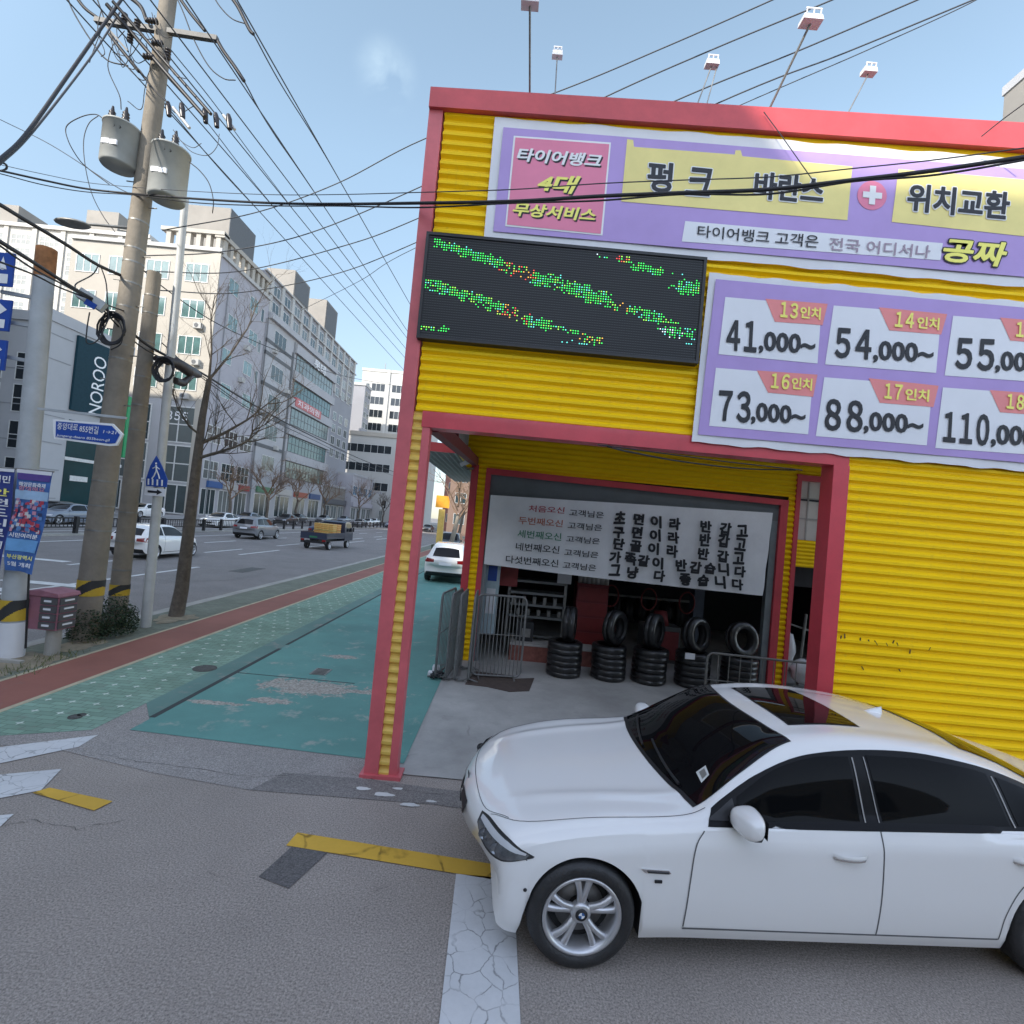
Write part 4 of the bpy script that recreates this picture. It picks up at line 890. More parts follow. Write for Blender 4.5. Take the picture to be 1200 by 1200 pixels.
def simple_car(name, label, cat, K, paint, loc, rz, xf, xr, r, group, kind, rear=True):
    t = thing(name, label, cat, loc, rz, group); R = r+.045
    B = CarBody(K, xf, xr, R, r, .09, 6, 3)
    b = MB(); b.add(B.V, B.F, 0, True); b.build('body', paint, t, False); B.under().build('underbody', M_BLACK, t, False)
    L_ = K['x'][-1]; H_ = max(K['zt'])
    def zsx(x): return float(pchip(K['x'], K['zs'], [x])[0])
    def zrx(x): return float(pchip(K['x'], K['zr'], [x])[0])
    def ztx(x): return float(pchip(K['x'], K['zt'], [x])[0])
    i0 = 5; xa, xh = K['x'][i0]+.12, K['x'][i0+2]
    if kind == 'sedan': xe, xt = 4.15, 3.35; 
    elif kind == 'suv': xe, xt = 4.0, 3.85
    else: xe, xt = 3.55, 3.3
    for sgn in (-1, 1):
        d = (0, -sgn, 0); Y = sgn*.9
        mid = (xh+xe)/2+.05
        top = lambda a, c: [(x, Y, zrx(x)-.035) for x in np.linspace(a, c, 8)]
        bot = lambda a, c: [(x, Y, zsx(x)+.03) for x in np.linspace(a, c, 8)]
        B.patch([(xa+.15, Y, zsx(xa)+.035)]+top(xh-.05, mid-.04), [(xa+.10, Y, zsx(xa)+.03)]+bot(xa+.2, mid-.04), d, .006, 10, 4).build('side_window', M_GLASS, t, False)
        B.patch(top(mid+.03, xe-.28), bot(mid+.03, xe-.10), d, .006, 10, 4).build('side_window', M_GLASS, t, False)
        b = MB(); q = B.proj((xa+.12, Y, zsx(xa)+.05), d, 0); lump(b, (q.x, q.y+sgn*.09, q.z+.04), .06, .1, .07, 0, 8, 0); b.build('mirror', paint, t, False)
        b = MB(); B.seam([(mid, Y, .32), (mid, Y, zsx(mid))], d, .012, .003, b); B.seam([(xa+.06, Y, .35), (xa+.04, Y, zsx(xa))], d, .012, .003, b); B.seam([(xa+.05, Y, .3), (xr-R-.05, Y, .3)], d, .02, .003, b); b.build('door_gap', M_SEAM, t, False)
        zl = K['zs'][2]
        B.patch([(.10, sgn*.5, zl-.02), (.4, sgn*.86, zl+.03)], [(.08, sgn*.5, zl-.13), (.3, sgn*.86, zl-.08)], (.8, -sgn*.6, 0), .006, 6, 3).build('headlight', mat('headlight lens', (.55, .56, .58), .15, 0, 0, coat=.5), t, False)
        zl = .86 if kind == 'sedan' else .98 if kind == 'suv' else .88
        B.patch([(L_-.06, sgn*.5, zl), (L_-.35, sgn*.9, zl+.05)], [(L_-.05, sgn*.5, zl-.12), (L_-.30, sgn*.9, zl-.15)], (-.8, -sgn*.6, 0), .006, 6, 3).build('taillight', mat('tail lamp red', (.22, .01, .012), .2, 0, 0, coat=.5), t, False)
        for xx in (xf, xr): wheel(t, xx, sgn*(K['w'][6]-.12), r, .21, sgn)
    u = .9 if kind != 'sedan' else 1
    B.patch([(xh-.02+.10*(y/.55)**2, y, 2) for y in np.linspace(-.53, .53, 9)], [(K['x'][i0]+.05+.2*(y/.75)**2, y, 2) for y in np.linspace(-.68*u, .68*u, 9)], (0, 0, -1), .006, 10, 6).build('windscreen', M_GLASS, t, False)
    if kind == 'sedan':
        B.patch([(xt+.08, y, 2) for y in np.linspace(-.5, .5, 9)], [(4.2-.15*(y/.6)**2, y, 2) for y in np.linspace(-.6, .6, 9)], (0, 0, -1), .006, 10, 5).build('rear_window', M_GLASS, t, False)
    else:
        zt_, zb_ = (1.47, 1.10) if kind == 'suv' else (1.28, 1.0)
        B.patch([(9, y, zt_-.04*(y/.5)**2) for y in np.linspace(-.54*u, .54*u, 9)], [(9, y, zb_) for y in np.linspace(-.63*u, .63*u, 9)], (-1, 0, 0), .006, 10, 5).build('rear_window', M_GLASS, t, False)
    zp = .72 if kind != 'suv' else .82
    B.patch([(9, -.26, zp+.06), (9, .26, zp+.06)], [(9, -.26, zp-.06), (9, .26, zp-.06)], (-1, 0, 0), .008, 4, 2).build('number_plate', M_PANEL, t, False)
    B.patch([(9, -.6, .44), (9, .6, .44)], [(9, -.55, .33), (9, .55, .33)], (-1, 0, 0), .01, 8, 2).build('rear_bumper_insert', M_BLACK, t, False)
    B.patch([(-3, -.42, .60), (-3, .42, .60)], [(-3, -.40, .40), (-3, .40, .40)], (1, 0, 0), .008, 8, 3).build('grille', M_BLACK, t, False)
    return t
# --- the white sedan in front
CS = 1.025
car = thing('parked_car', 'white sedan with dark sunroof and twin spoke alloy wheels parked across the shop front', 'car', (-.20, 4.10, 0), math.radians(4.2)); car.scale = (CS, CS, .985)
NEAR = {q: list(v) for q, v in SEDAN.items()}
for q, v in ((5, 1.39), (6, 1.73), (7, 2.12)): NEAR['x'][q] = v
for q, v in ((6, .735), (7, .668), (8, .66), (9, .655), (10, .65), (11, .67)): NEAR['yr'][q] = v
B = CarBody(NEAR, .775, 3.93, .365, .335, .028, 22, 14, True)
b = MB(); b.add(B.V, B.F, 0, True); b.build('body', M_CARW, car, False); B.under().build('underbody', M_BLACK, car, False)
DLO_T = [(1.52, .93), (1.78, 1.105), (2.02, 1.235), (2.30, 1.325), (2.70, 1.365), (3.10, 1.36), (3.45, 1.315), (3.75, 1.245), (4.00, 1.15), (4.20, 1.045)]
def dlo(x): return float(np.interp(x, [p[0] for p in DLO_T], [p[1] for p in DLO_T]))
def belt(x): return float(np.interp(x, [1.5, 2.6, 4.25], [.925, .955, 1.005]))
for sg in (-1, 1):
    d = (0, -sg, 0); Y = sg*.9
    top = lambda a, c, o=0: sm([(x, Y, dlo(x)+o) for x in np.linspace(a, c, 10)], 30)
    bot = lambda a, c, o=0: [(x, Y, belt(x)+o) for x in np.linspace(a, c, 10)]
    B.patch(top(1.58, 4.23, .018), bot(1.53, 4.27, -.016), d, .0035, 60, 12).build('window_trim', mat('gloss black trim', (.010, .010, .011), .25, 0, 0, 1, 0, 0, .15), car, False)
    B.patch(sm([(1.75, Y, dlo(1.75)-.02), (2.02, Y, dlo(2.02)-.012), (2.30, Y, dlo(2.30)-.012), (2.56, Y, dlo(2.56)-.014)], 24), bot(1.73, 2.56, .006), d, .007, 30, 10).build('side_window', M_SGLASS, car, False)
    B.patch(top(2.69, 3.58, -.014), bot(2.72, 3.61, .006), d, .007, 30, 10).build('side_window', M_SGLASS, car, False)
    B.patch([(3.65, Y, dlo(3.65)-.016), (3.90, Y, dlo(3.90)-.014), (4.16, Y, belt(4.16)+.03)], [(3.67, Y, belt(3.67)+.006), (3.9, Y, belt(3.9)+.006), (4.17, Y, belt(4.17)+.006)], d, .007, 12, 6).build('side_window', M_SGLASS, car, False)
    for pl, w_s in (([(2.585, Y, dlo(2.585)-.02), (2.595, Y, .96)], .009), ([(2.668, Y, dlo(2.66)-.02), (2.69, Y, .97)], .007), ([(3.615, Y, dlo(3.615)-.02), (3.64, Y, .985)], .010)):
        B.seam(pl, d, w_s, .0085).build('window_strip', mat('grey strip', (.30, .29, .28), .4), car, False)
    fr = sm([(1.50, Y, .89), (1.44, Y, .80), (1.42, Y, .62), (1.40, Y, .30)], 18)
    bk = sm([(2.66, Y, .94), (2.665, Y, .6), (2.655, Y, .285)], 12)
    rr_ = sm([(4.02, Y, .985), (3.93, Y, .82), (3.78, Y, .76), (3.62, Y, .64), (3.52, Y, .46), (3.49, Y, .285)], 25)
    a = B.patch(list(fr), list(bk), d, .0022, 22, 22); dn = a.build('door', M_CARW, car, False)
    a = B.patch([p+Vector((.010, 0, 0)) for p in bk], list(rr_), d, .0022, 22, 22); dr = a.build('door', M_CARW, car, False)
    sb = MB()
    for pl in (fr, bk, rr_): B.seam([p+Vector((.004, 0, 0)) for p in pl], d, .0085, .0032, sb)
    B.seam([(1.40, Y, .288), (3.49, Y, .288)], d, .010, .0034, sb)
    B.seam([(.33, Y, .70), (.37, Y, .66), (.42, Y, .64)], d, .005, .002, sb)
    sb.build('panel_gap', mat('fine gap', (.11, .11, .112), .8, 0, 0), car, False)
    for x, dd in ((2.44, dn), (3.66, dr)):
        c = B.proj((x, Y, .795+(x-2.4)*.02), d, .0); hb = MB(); rows = []
        for j in range(9):
            t_ = j/8; xx = -.115+.23*t_; e = math.sin(t_*math.pi)
            rows.append([(c.x+xx, c.y+sg*(.006+.030*e**.5), c.z+.016), (c.x+xx, c.y+sg*(.008+.036*e**.5), c.z), (c.x+xx, c.y+sg*(.004+.030*e**.5), c.z-.014), (c.x+xx, c.y, c.z-.012)])
        hb.grid(rows); hb.build('door_handle', M_CARW, dd, False)
        hb = MB(); hb.grid([[(c.x-.11+.22*i/8, c.y+sg*(.034*math.sin(math.pi*i/8)**.5+.006), c.z-.010-.010*q) for i in range(9)] for q in (0, 1)]); hb.build('handle_trim', M_CHROME, dd, False)
    c = B.proj((1.20, Y, .645), d, .0); hb = MB(); hb.prism([(c.x-.09, c.y+sg*.006, c.z+.012), (c.x+.085, c.y+sg*.006, c.z+.008), (c.x+.10, c.y+sg*.006, c.z-.012), (c.x-.065, c.y+sg*.006, c.z-.010)], (0, -sg*.02, 0)); hb.build('side_vent', M_CHROME, car, False)
    hb = MB(); hb.bar((c.x-.05, c.y+sg*.008, c.z-.003), (c.x+.085, c.y+sg*.008, c.z-.006), .01, .008); hb.bar((c.x, c.y+sg*.004, c.z-.062), (c.x+.045, c.y+sg*.004, c.z-.062), .012, .016); hb.build('vent_insert', M_BLACK, car, False)
    # headlight: dark bezel, bright lens, inner lamps
    d2 = (.62, -sg*.78, 0)
    tp = sm([(.055, sg*.60, .712), (.10, sg*.72, .728), (.20, sg*.83, .722), (.32, sg*.89, .698), (.43, sg*.92, .668)], 30)
    bt = sm([(.05, sg*.60, .648), (.08, sg*.70, .590), (.16, sg*.80, .572), (.28, sg*.88, .606), (.42, sg*.92, .658)], 30)
    hl = B.patch(tp, bt, d2, .003, 30, 10).build('headlight', M_BLACK, car, False)
    def inset(P, q, amt): return [a_.lerp(b_, amt) for a_, b_ in zip(P, q)]
    B.patch(inset(tp, bt, .10)[1:-2], inset(tp, bt, .90)[1:-2], d2, .006, 28, 8).build('lens', mat('lamp lens', (.16, .165, .175), .12, .5, .5, 18, coat=1), hl, False)
    B.patch(inset(tp, bt, .12)[2:-3], inset(tp, bt, .36)[2:-3], d2, .009, 22, 3).build('light_bar', mat('lamp chrome', (.70, .71, .73), .25, .3, 0), hl, False)
    lb = MB()
    for q in (.35, .62):
        m_ = tp[int(q*len(tp)*.85)].lerp(bt[int(q*len(bt)*.85)], .58); c2 = B.proj(m_, d2, .008)
        lb.lathe([(0, .012), (.030, .01), (.040, .0)], c2, 'Y', 16)
    lb.build('projector', mat('projector', (.30, .31, .33), .15, .7, 0), hl, False)
    # tail lamp
    B.patch([(4.84, sg*.6, .93), (4.60, sg*.86, .95), (4.38, sg*.9, .90)], [(4.84, sg*.6, .80), (4.62, sg*.86, .78), (4.40, sg*.9, .86)], (-.6, -sg*.8, 0), .006, 16, 6).build('taillight', mat('tail lamp red', (.22, .01, .012), .2, 0, 0, coat=.5), car, False)
    # mirror
    q = B.proj((1.70, Y, .965), d, 0); mb_ = MB(); rows = []
    mc = Vector((1.735, q.y+sg*.14, 1.005 if sg < 0 else .955))
    for j in range(13):
        ph = math.pi*j/12; row = []
        for i in range(25):
            th = 2*math.pi*i/24; sp = lambda v, e: math.copysign(abs(v)**e, v)
            x_ = sp(math.sin(ph), .6)*sp(math.cos(th), .7); z_ = sp(math.sin(ph), .6)*sp(math.sin(th), .7); y_ = sp(math.cos(ph), .7)
            row.append(mc+Vector((.075*x_*(1.0+.25*y_*sg*-1), .115*y_, .074*z_+.012*x_)))
        rows.append(row)
    mi_ = mb_.grid(rows).build('mirror', M_CARW, car, False)
    mb_ = MB(); mb_.bar(mc+Vector((0, -sg*.06, -.058)), q+Vector((.02, 0, -.005)), .10, .035); lump(mb_, mc+Vector((.012, 0, -.055)), .066, .10, .028, 0, 10, 0); mb_.build('mirror_foot', M_BLACK, mi_, False)
    mb_ = MB(); mb_.add([mc+Vector((.068, y_*.09, z_*.055)) for z_ in (-1, 1) for y_ in (-1, 1)], [(0, 1, 3, 2)]); mb_.build('mirror_glass', M_GLASS, mi_, False)
    B.patch([(1.55, Y, .945), (1.64, Y, 1.0), (1.72, Y, 1.055)], [(1.55, Y, .935), (1.64, Y, .94), (1.73, Y, .945)], d, .008, 10, 5).build('mirror_triangle', M_BLACK, car, False)
    for xx in (.775, 3.93):
        wh = wheel(car, xx, sg*.805, .335, .235, sg, 5, True)
        cb = MB(); cb.lathe([(0, -.1035), (.034, -.1035), (.038, -.098)], (0, 0, 0), 'Y', 24)
        for q in range(4): 
            a0 = q*math.pi/2; cb.add([(0, -.1045, 0)]+[(.019*math.cos(a0+i*math.pi/10), -.1045, .019*math.sin(a0+i*math.pi/10)) for i in range(6)], [(0, i+2, i+1) for i in range(5)], 1+q % 2)
        cb.build('hub_badge', [M_BLACK, mat('badge blue', (.03, .12, .32), .4, 0, 0), M_WINK], wh, False)
        ab = MB(); ab.lathe([(.375, -.10), (.352, -.02), (.352, .25)], (xx, sg*.80, .335), 'Y', 40); 
        if sg > 0: pass
wsT = [(2.09+.10*(y/.6)**2, y, 2) for y in np.linspace(-.605, .605, 17)]; wsB = [(1.41+.10*(y/.75)**2, y, 2) for y in np.linspace(-.755, .755, 17)]
B.patch([(p[0]+.02, p[1]*1.012, 2) for p in wsT], [(p[0]-.03, p[1]*1.012, 2) for p in wsB], (0, 0, -1), .003, 32, 18).build('windscreen_trim', M_BLACK, car, False)
B.patch(wsT, wsB, (0, 0, -1), .006, 32, 18).build('windscreen', M_GLASS, car, False)
b = MB(); B.patch([(1.66, -.60, 2), (1.67, -.52, 2)], [(1.60, -.62, 2), (1.605, -.52, 2)], (0, 0, -1), .008, 4, 4, b); b.build('parking_notice', mat('paper notice', (.62, .63, .6), .7), car, False)
b = MB(); B.patch([(1.65, -.59, 2), (1.655, -.535, 2)], [(1.615, -.60, 2), (1.62, -.535, 2)], (0, 0, -1), .0095, 3, 3, b); b.build('notice_print', M_STEELD, car, False)
b = MB(); B.patch([(1.69, -.43, 2), (1.69, -.38, 2)], [(1.675, -.43, 2), (1.675, -.38, 2)], (0, 0, -1), .009, 3, 3, b)
for k, (ya, yb) in enumerate(((-.55, .05), (.05, .60))):
    P = [B.proj((1.425+.10*(y/.75)**2+.08*i/6, y, 2), (0, 0, -1), .022) for i, y in enumerate(np.linspace(ya, yb, 7))]
    wp = MB(); 
    for p, q in zip(P, P[1:]): wp.bar(p, q, .014, .016)
    wp.build('wiper', M_BLACK, car, False)
B.patch([(2.31, -.42, 2), (2.295, 0, 2), (2.31, .42, 2)], [(2.86, -.42, 2), (2.875, 0, 2), (2.86, .42, 2)], (0, 0, -1), .003, 16, 12).build('sunroof_seal', M_BLACK, car, False)
B.patch([(2.325, -.405, 2), (2.31, 0, 2), (2.325, .405, 2)], [(2.845, -.405, 2), (2.86, 0, 2), (2.845, .405, 2)], (0, 0, -1), .006, 16, 12).build('sunroof', M_GLASS, car, False)
B.patch([(3.60-.05*(y/.5)**2, y, 2) for y in np.linspace(-.52, .52, 9)], [(4.36-.18*(y/.65)**2, y, 2) for y in np.linspace(-.62, .62, 9)], (0, 0, -1), .006, 20, 12).build('rear_window', M_GLASS, car, False)
c = B.proj((3.30, 0, 2), (0, 0, -1), 0); b = MB(); b.grid([[(c.x-.09+.17*t_, s_*.03*(1-t_*.55)*(1-h_), c.z-.006+h_*.055*t_**.7) for t_ in np.linspace(0, 1, 8)] for h_, s_ in ((0, -1), (.6, -1), (1, 0), (.6, 1), (0, 1))]); b.build('roof_antenna', M_CARW, car, False)
sb = MB()
for sg in (-1, 1): B.seam(sm([(.20, sg*.56, 2), (.42, sg*.735, 2), (.9, sg*.80, 2), (1.35, sg*.815, 2), (1.55, sg*.79, 2)], 30), (0, 0, -1), .006, .0015, sb)
B.seam(sm([(.31, -.66, 2), (.155, -.45, 2), (.10, 0, 2), (.155, .45, 2), (.31, .66, 2)], 30), (0, 0, -1), .006, .0015, sb)
sb.build('bonnet_gap', mat('fine gap', (.11, .11, .112), .8, 0, 0), car, False)
c = B.proj((.06, 0, .70), (.8, 0, -.4), .004); b = MB().lathe([(0, .006), (.036, .005), (.04, .0)], c, 'X', 20); b.build('bonnet_badge', M_BLACK, car, False)
for sg in (-1, 1): B.patch([(-3, sg*.05, .66), (-3, sg*.27, .655)], [(-3, sg*.06, .50), (-3, sg*.24, .50)], (1, 0, 0), .006, 8, 6).build('grille', M_BLACK, car, False)
B.patch([(-3, -.32, .36), (-3, .32, .36)], [(-3, -.3, .26), (-3, .3, .26)], (1, 0, 0), .006, 12, 4).build('lower_intake', M_BLACK, car, False)
c = B.proj((.42, -.9, .47), (0, 1, 0), .002); b = MB().lathe([(0, -.004), (.011, -.003), (.012, .0)], c, 'Y', 12); b.build('parking_sensor', M_BLACK, car, False)
# --- cars on the road
def paint(n, c): return mat(n, c, .3, 0, .03, 2, 0, .8)
P_SIL, P_BLU, P_DK, P_GRY = paint('silver paint', (.20, .205, .215)), paint('dark blue paint', (.03, .045, .09)), paint('black paint', (.02, .02, .024)), paint('blue grey paint', (.20, .23, .28))
away, to = -math.pi/2, math.pi/2
simple_car('hatchback', 'white hatchback driving away in the near lanes behind the utility poles', 'car', HATCH, M_CARW, (-15.5, 24.7, ZR), away, .72, 3.22, .30, None, 'hatch')
simple_car('suv', 'silver grey suv driving away in the middle lane behind the small truck', 'car', SUV, P_SIL, (-19.3, 41.6, ZR), away, .88, 3.52, .34, None, 'suv')
simple_car('suv', 'white suv parked on the teal lot, seen from behind through the bay', 'car', SUV, M_CARW, (-2.55, 25.6, .01), away, .88, 3.52, .35, None, 'suv')
simple_car('sedan', 'dark blue sedan just ahead of the small truck in the next lane', 'car', SEDAN, P_BLU, (-17.0, 50.0, ZR), away, .86, 3.84, .33, None, 'sedan')
far = [('white sedan waiting beyond the dark median fence, nearest to the silver suv', M_CARW, -27.9, 47), ('blue grey sedan beyond the median fence, behind the first white sedan', P_GRY, -31.0, 58), ('black sedan near the bare trees beyond the median fence', P_DK, -31.2, 69), ('second black sedan farther along the far kerb', P_DK, -34.3, 80),
       ('pale sedan coming toward the camera far down the road, left of its pair', M_CARW, -28, 98), ('silver sedan coming toward the camera far down the road, right of its pair', P_SIL, -26, 86), ('blue grey sedan farthest down the road by the pillar', P_GRY, -23.5, 99)]
far += [('white sedan in the left far lane, between the black sedans and the pale pair', M_CARW, -30.5, 112), ('dark sedan tucked behind the silver sedan far down the road', P_DK, -27, 122), ('blue grey sedan waiting at the far kerb by the mauve shop', P_GRY, -34.6, 104), ('silver sedan parked at the far kerb before the banded block', P_SIL, -34.4, 92), ('white sedan farthest away at the bend of the road', M_CARW, -26.8, 140), ('dark sedan driving away far ahead of the small truck', P_DK, -15.8, 96)]
proto = {}
for lb, pm, x, y in far:
    if pm.name not in proto: proto[pm.name] = simple_car('sedan', lb, 'car', SEDAN, pm, (x, y, ZR), to, .86, 3.84, .33, None, 'sedan')
    else: dup(proto[pm.name], (x, y, ZR), to, lb)
pk = [('dark sedan parked at the far kerb behind the white sign pole', P_DK, -34.6, 36.5), ('blue grey sedan parked at the far kerb behind the white hatchback', P_GRY, -31.5, 34), ('white sedan parked by the far shop front beside the tree trunk', M_CARW, -37.6, 50)]
for lb, pm, x, y in pk: dup(proto[pm.name], (x, y, ZR if x > -36 else .0), to, lb)
simple_car('suv', 'dark suv parked past the teal lot, left of the orange sign', 'car', SUV, P_DK, (-4.6, 38, .01), to, .88, 3.52, .34, None, 'suv')
dup(proto[P_SIL.name], (-7.0+1.2, 48, .01), to, 'silver sedan parked beyond the orange sign past the lot')
# --- small truck
tr = thing('small_truck', 'dark blue flatbed truck with yellow crates stacked behind its cab', 'truck', (-12.9, 33.9, ZR), math.radians(-3))
NV = paint('truck navy', (.025, .032, .06))
b = MB(); b.box(-.86, .86, 0, 3.1, .72, .80); b.build('bed_floor', M_BLACK, tr, False)
for nm, bx in (('tailgate', (-.87, .87, -.05, 0, .70, 1.14)), ('side_gate', (-.90, -.86, 0, 3.1, .74, 1.14)), ('side_gate', (.86, .90, 0, 3.1, .74, 1.14)), ('headboard', (-.86, .86, 3.1, 3.15, .8, 1.75))): MB().box(*bx).build(nm, NV, tr, False)
b = MB(); b.box(-.3, .3, .1, 4.6, .48, .70); b.box(-.85, .85, -.02, .1, .42, .56); b.build('chassis', M_BLACK, tr, False)
rows = []
prof = [(3.2, .55), (3.2, 1.2), (3.22, 1.85), (3.4, 1.94), (3.9, 1.95), (4.3, 1.85), (4.62, 1.35), (4.78, 1.05), (4.82, .55)]
for x, q in ((-.87, 0), (-.86, .5), (-.78, 1), (.78, 1), (.86, .5), (.87, 0)): rows.append([(x*(1-.06*max(0, (z-1.1))), y, .5+(z-.5)*(.98+.02*q)) for y, z in prof])
b = MB().grid(rows, 0, False); b.poly(rows[0]); b.poly(list(reversed(rows[-1]))); b.build('cab', NV, tr, False)
b = MB().box(-.62, .62, 3.19, 3.2, 1.25, 1.8); b.build('rear_window', M_GLASS, tr, False)
for s_ in (-1, 1):
    b = MB(); b.add([(s_*.875, 3.45, 1.2), (s_*.875, 4.5, 1.2), (s_*.84, 4.22, 1.78), (s_*.84, 3.45, 1.78)], [(0, 1, 2, 3)]); b.build('side_window', M_GLASS, tr, False)
    b = MB().box(s_*.95-.05, s_*.95+.05, 4.55, 4.65, 1.2, 1.5); b.bar((s_*.87, 4.5, 1.35), (s_*.95, 4.6, 1.35), .03, .03); b.build('mirror', M_BLACK, tr, False)
    MB().box(s_*.72-.12, s_*.72+.12, -.06, -.02, .56, .68).build('taillight', mat('tail lamp red', (.22, .01, .012), .2), tr, False)
    for y_, r_ in ((.75, .28), (1.6, .28), (4.0, .31)):
        if y_ == 1.6: continue
        wo = wheel(tr, s_*.74, y_, r_, .2, 1); wo.rotation_euler = (0, 0, math.pi/2*s_)
b = MB().add([(-.72, 4.63, 1.36), (.72, 4.63, 1.36), (.66, 4.34, 1.83), (-.66, 4.34, 1.83)], [(0, 1, 2, 3)]); b.build('windscreen', M_GLASS, tr, False)
MB().box(-.26, .26, -.065, -.055, .78, .9).build('number_plate', mat('green plate', (.03, .16, .08), .5), tr, False)
M_CRATE = [mat('yellow crate', (.58, .40, .12), .6, 0, .25, 9), mat('orange crate', (.55, .22, .05), .6, 0, .2, 9)]
T0 = Vector((-12.9, 33.9, ZR)); Rt = Matrix.Rotation(math.radians(-3), 3, 'Z')
for i, (x, y, z, k) in enumerate(((-.5, 2.3, .8, 0), (.35, 2.3, .8, 0), (-.5, 2.3, 1.27, 0), (.35, 2.3, 1.27, 1), (.35, 1.55, .8, 0), (.35, 1.55, 1.27, 0))):
    b = MB(); b.box(-.40, .40, -.34, .34, 0, .44)
    for q in (-.2, .05, .3): b.box(-.41, .41, -.35, .35, .2+q*.5, .24+q*.5, 1)
    o = solo(b, 'crate', [M_CRATE[k], M_CRATE[1-k]], ['yellow crate at the lower front left of the truck bed', 'yellow crate at the lower front right of the truck bed', 'yellow crate on top at the left behind the cab', 'orange crate on top at the right behind the cab', 'yellow crate at the lower rear of the pile', 'topmost yellow crate at the rear of the pile'][i], 'crate', 'crates on the small truck')
    o.location = T0+Rt @ Vector((x, y, z+.002)); o.rotation_euler = (0, 0, math.radians(-3))
# ------------------------------------------------------------------ buildings across the main road
def win_mesh(w_, h_, mull=1, trans=0, f=.06, glass=M_BGLASS, frame=M_FRAME):
    b = MB(); b.box(-w_/2, w_/2, -.02, .05, 0, h_, 0)
    for x0, x1, z0, z1 in ((-w_/2-f, w_/2+f, -f, 0), (-w_/2-f, w_/2+f, h_, h_+f), (-w_/2-f, -w_/2, 0, h_), (w_/2, w_/2+f, 0, h_)): b.box(x0, x1, -.06, .05, z0, z1, 1)
    for k in range(mull): x = -w_/2+w_*(k+1)/(mull+1); b.box(x-f/2, x+f/2, -.05, .0, 0, h_, 1)
    for k in range(trans): z = h_*(k+1)/(trans+1); b.box(-w_/2, w_/2, -.045, .0, z-f/2, z+f/2, 1)
    o = b.build('window', [glass, frame]); me = o.data; bpy.data.objects.remove(o); return me
def put(par, me, x, y, z, face='S', name='window'):
    o = bpy.data.objects.new(name, me); COL.objects.link(o); o.parent = par; l = wloc(par)
    o.location = (x-l.x, y-l.y, z-l.z); o.rotation_euler = (0, 0, math.pi/2 if face == 'E' else 0); return o
def bld(name, label, cat, x0, x1, y0, y1, z1, m, group=None):
    t = thing(name, label, cat, ((x0+x1)/2, (y0+y1)/2, 0), 0, group); MB().box(x0, x1, y0, y1, ZR, z1).build('wall', m, t); return t
C_GREY = mat('light grey render', (.42, .42, .43), .8, 0, .08, .2); C_DGREY = mat('mid grey render', (.27, .275, .285), .8, 0, .08, .2)
C_CREAM = mat('cream tile facade', (.42, .385, .33), .8, 0, .08, .25); C_LILAC = mat('pale mauve render', (.40, .385, .41), .8, 0, .08, .2); C_WHITE = mat('white facade', (.47, .46, .435), .8, 0, .06, .2)
C_APT = mat('apartment beige', (.43, .415, .385), .8, 0, .06, .15); C_TAN = mat('tan roof house', (.25, .232, .208), .8, 0, .1, .3); C_BAND = mat('dark grey band', (.12, .125, .13), .7)
C_TOWER = mat('tower grey', (.30, .30, .32), .8, 0, .06, .2)
# paint shop building, low, with a vertical sign
X0 = -42
p1 = bld('paint_shop', 'light grey low building with a tall dark teal sign and teal glass', 'building', -66, X0, 44.5, 54.5, 17.5, C_GREY)
b = MB(); b.box(X0-.2, X0+.12, 44.3, 54.6, 16.9, 17.9); b.box(-66, X0+.1, 44.3, 44.6, 16.6, 17.2); b.build('parapet', C_GREY, p1)
b = MB()
for z in (1.2, 3.8, 6.2, 8.6, 13.6, 15.8): b.box(X0, X0+.03, 44.5, 47.2, z, z+.08); 
for z in (3, 6.1, 9.2, 12.3): b.box(-66, X0, 44.47, 44.5, z, z+.08)
b.build('cladding_joint', C_DGREY, p1)
me = win_mesh(1.5, 2.3, 0, 1, .07, mat('dark office glass', (.02, .025, .03), .1))
for z in (2.2, 5.4, 8.6, 11.4):
    for x in (-43.5, -46.3, -49.5, -53): put(p1, me, x, 44.5, z)
MB().box(X0+.02, X0+.25, 47.5, 52.5, 9.6, 16.6).build('sign_board', mat('dark teal sign', (.010, .040, .055), .6, spec=.2), p1)
b = MB(); b.text('NOROO', [(X0+.27, 49.4, 9.7), (X0+.27, 49.4, 15.4), (X0+.27, 50.9, 15.4), (X0+.27, 50.9, 9.7)], .0); b.build('sign_lettering', M_WINK, p1)
b = MB(); b.box(X0-.1, X0+.05, 47.7, 54.4, .2, 4.9); b.box(X0-.1, X0+.05, 47.7, 54.4, 5.2, 8.7); b.build('glass_front', mat('dark teal glass', (.008, .045, .05), .3, 0, .3, .3, spec=.25), p1)
b = MB(); b.box(X0, X0+.12, 47.6, 54.5, 4.9, 5.2); b.box(X0, X0+.1, 48.4, 50.4, 3.0, 3.5); b.build('glass_transom', M_FRAME, p1)
b = MB(); b.box(X0+.02, X0+.5, 54.0, 54.4, 6, 12.5); b.build('green_sign', mat('green sign', (.02, .28, .10), .5), p1)
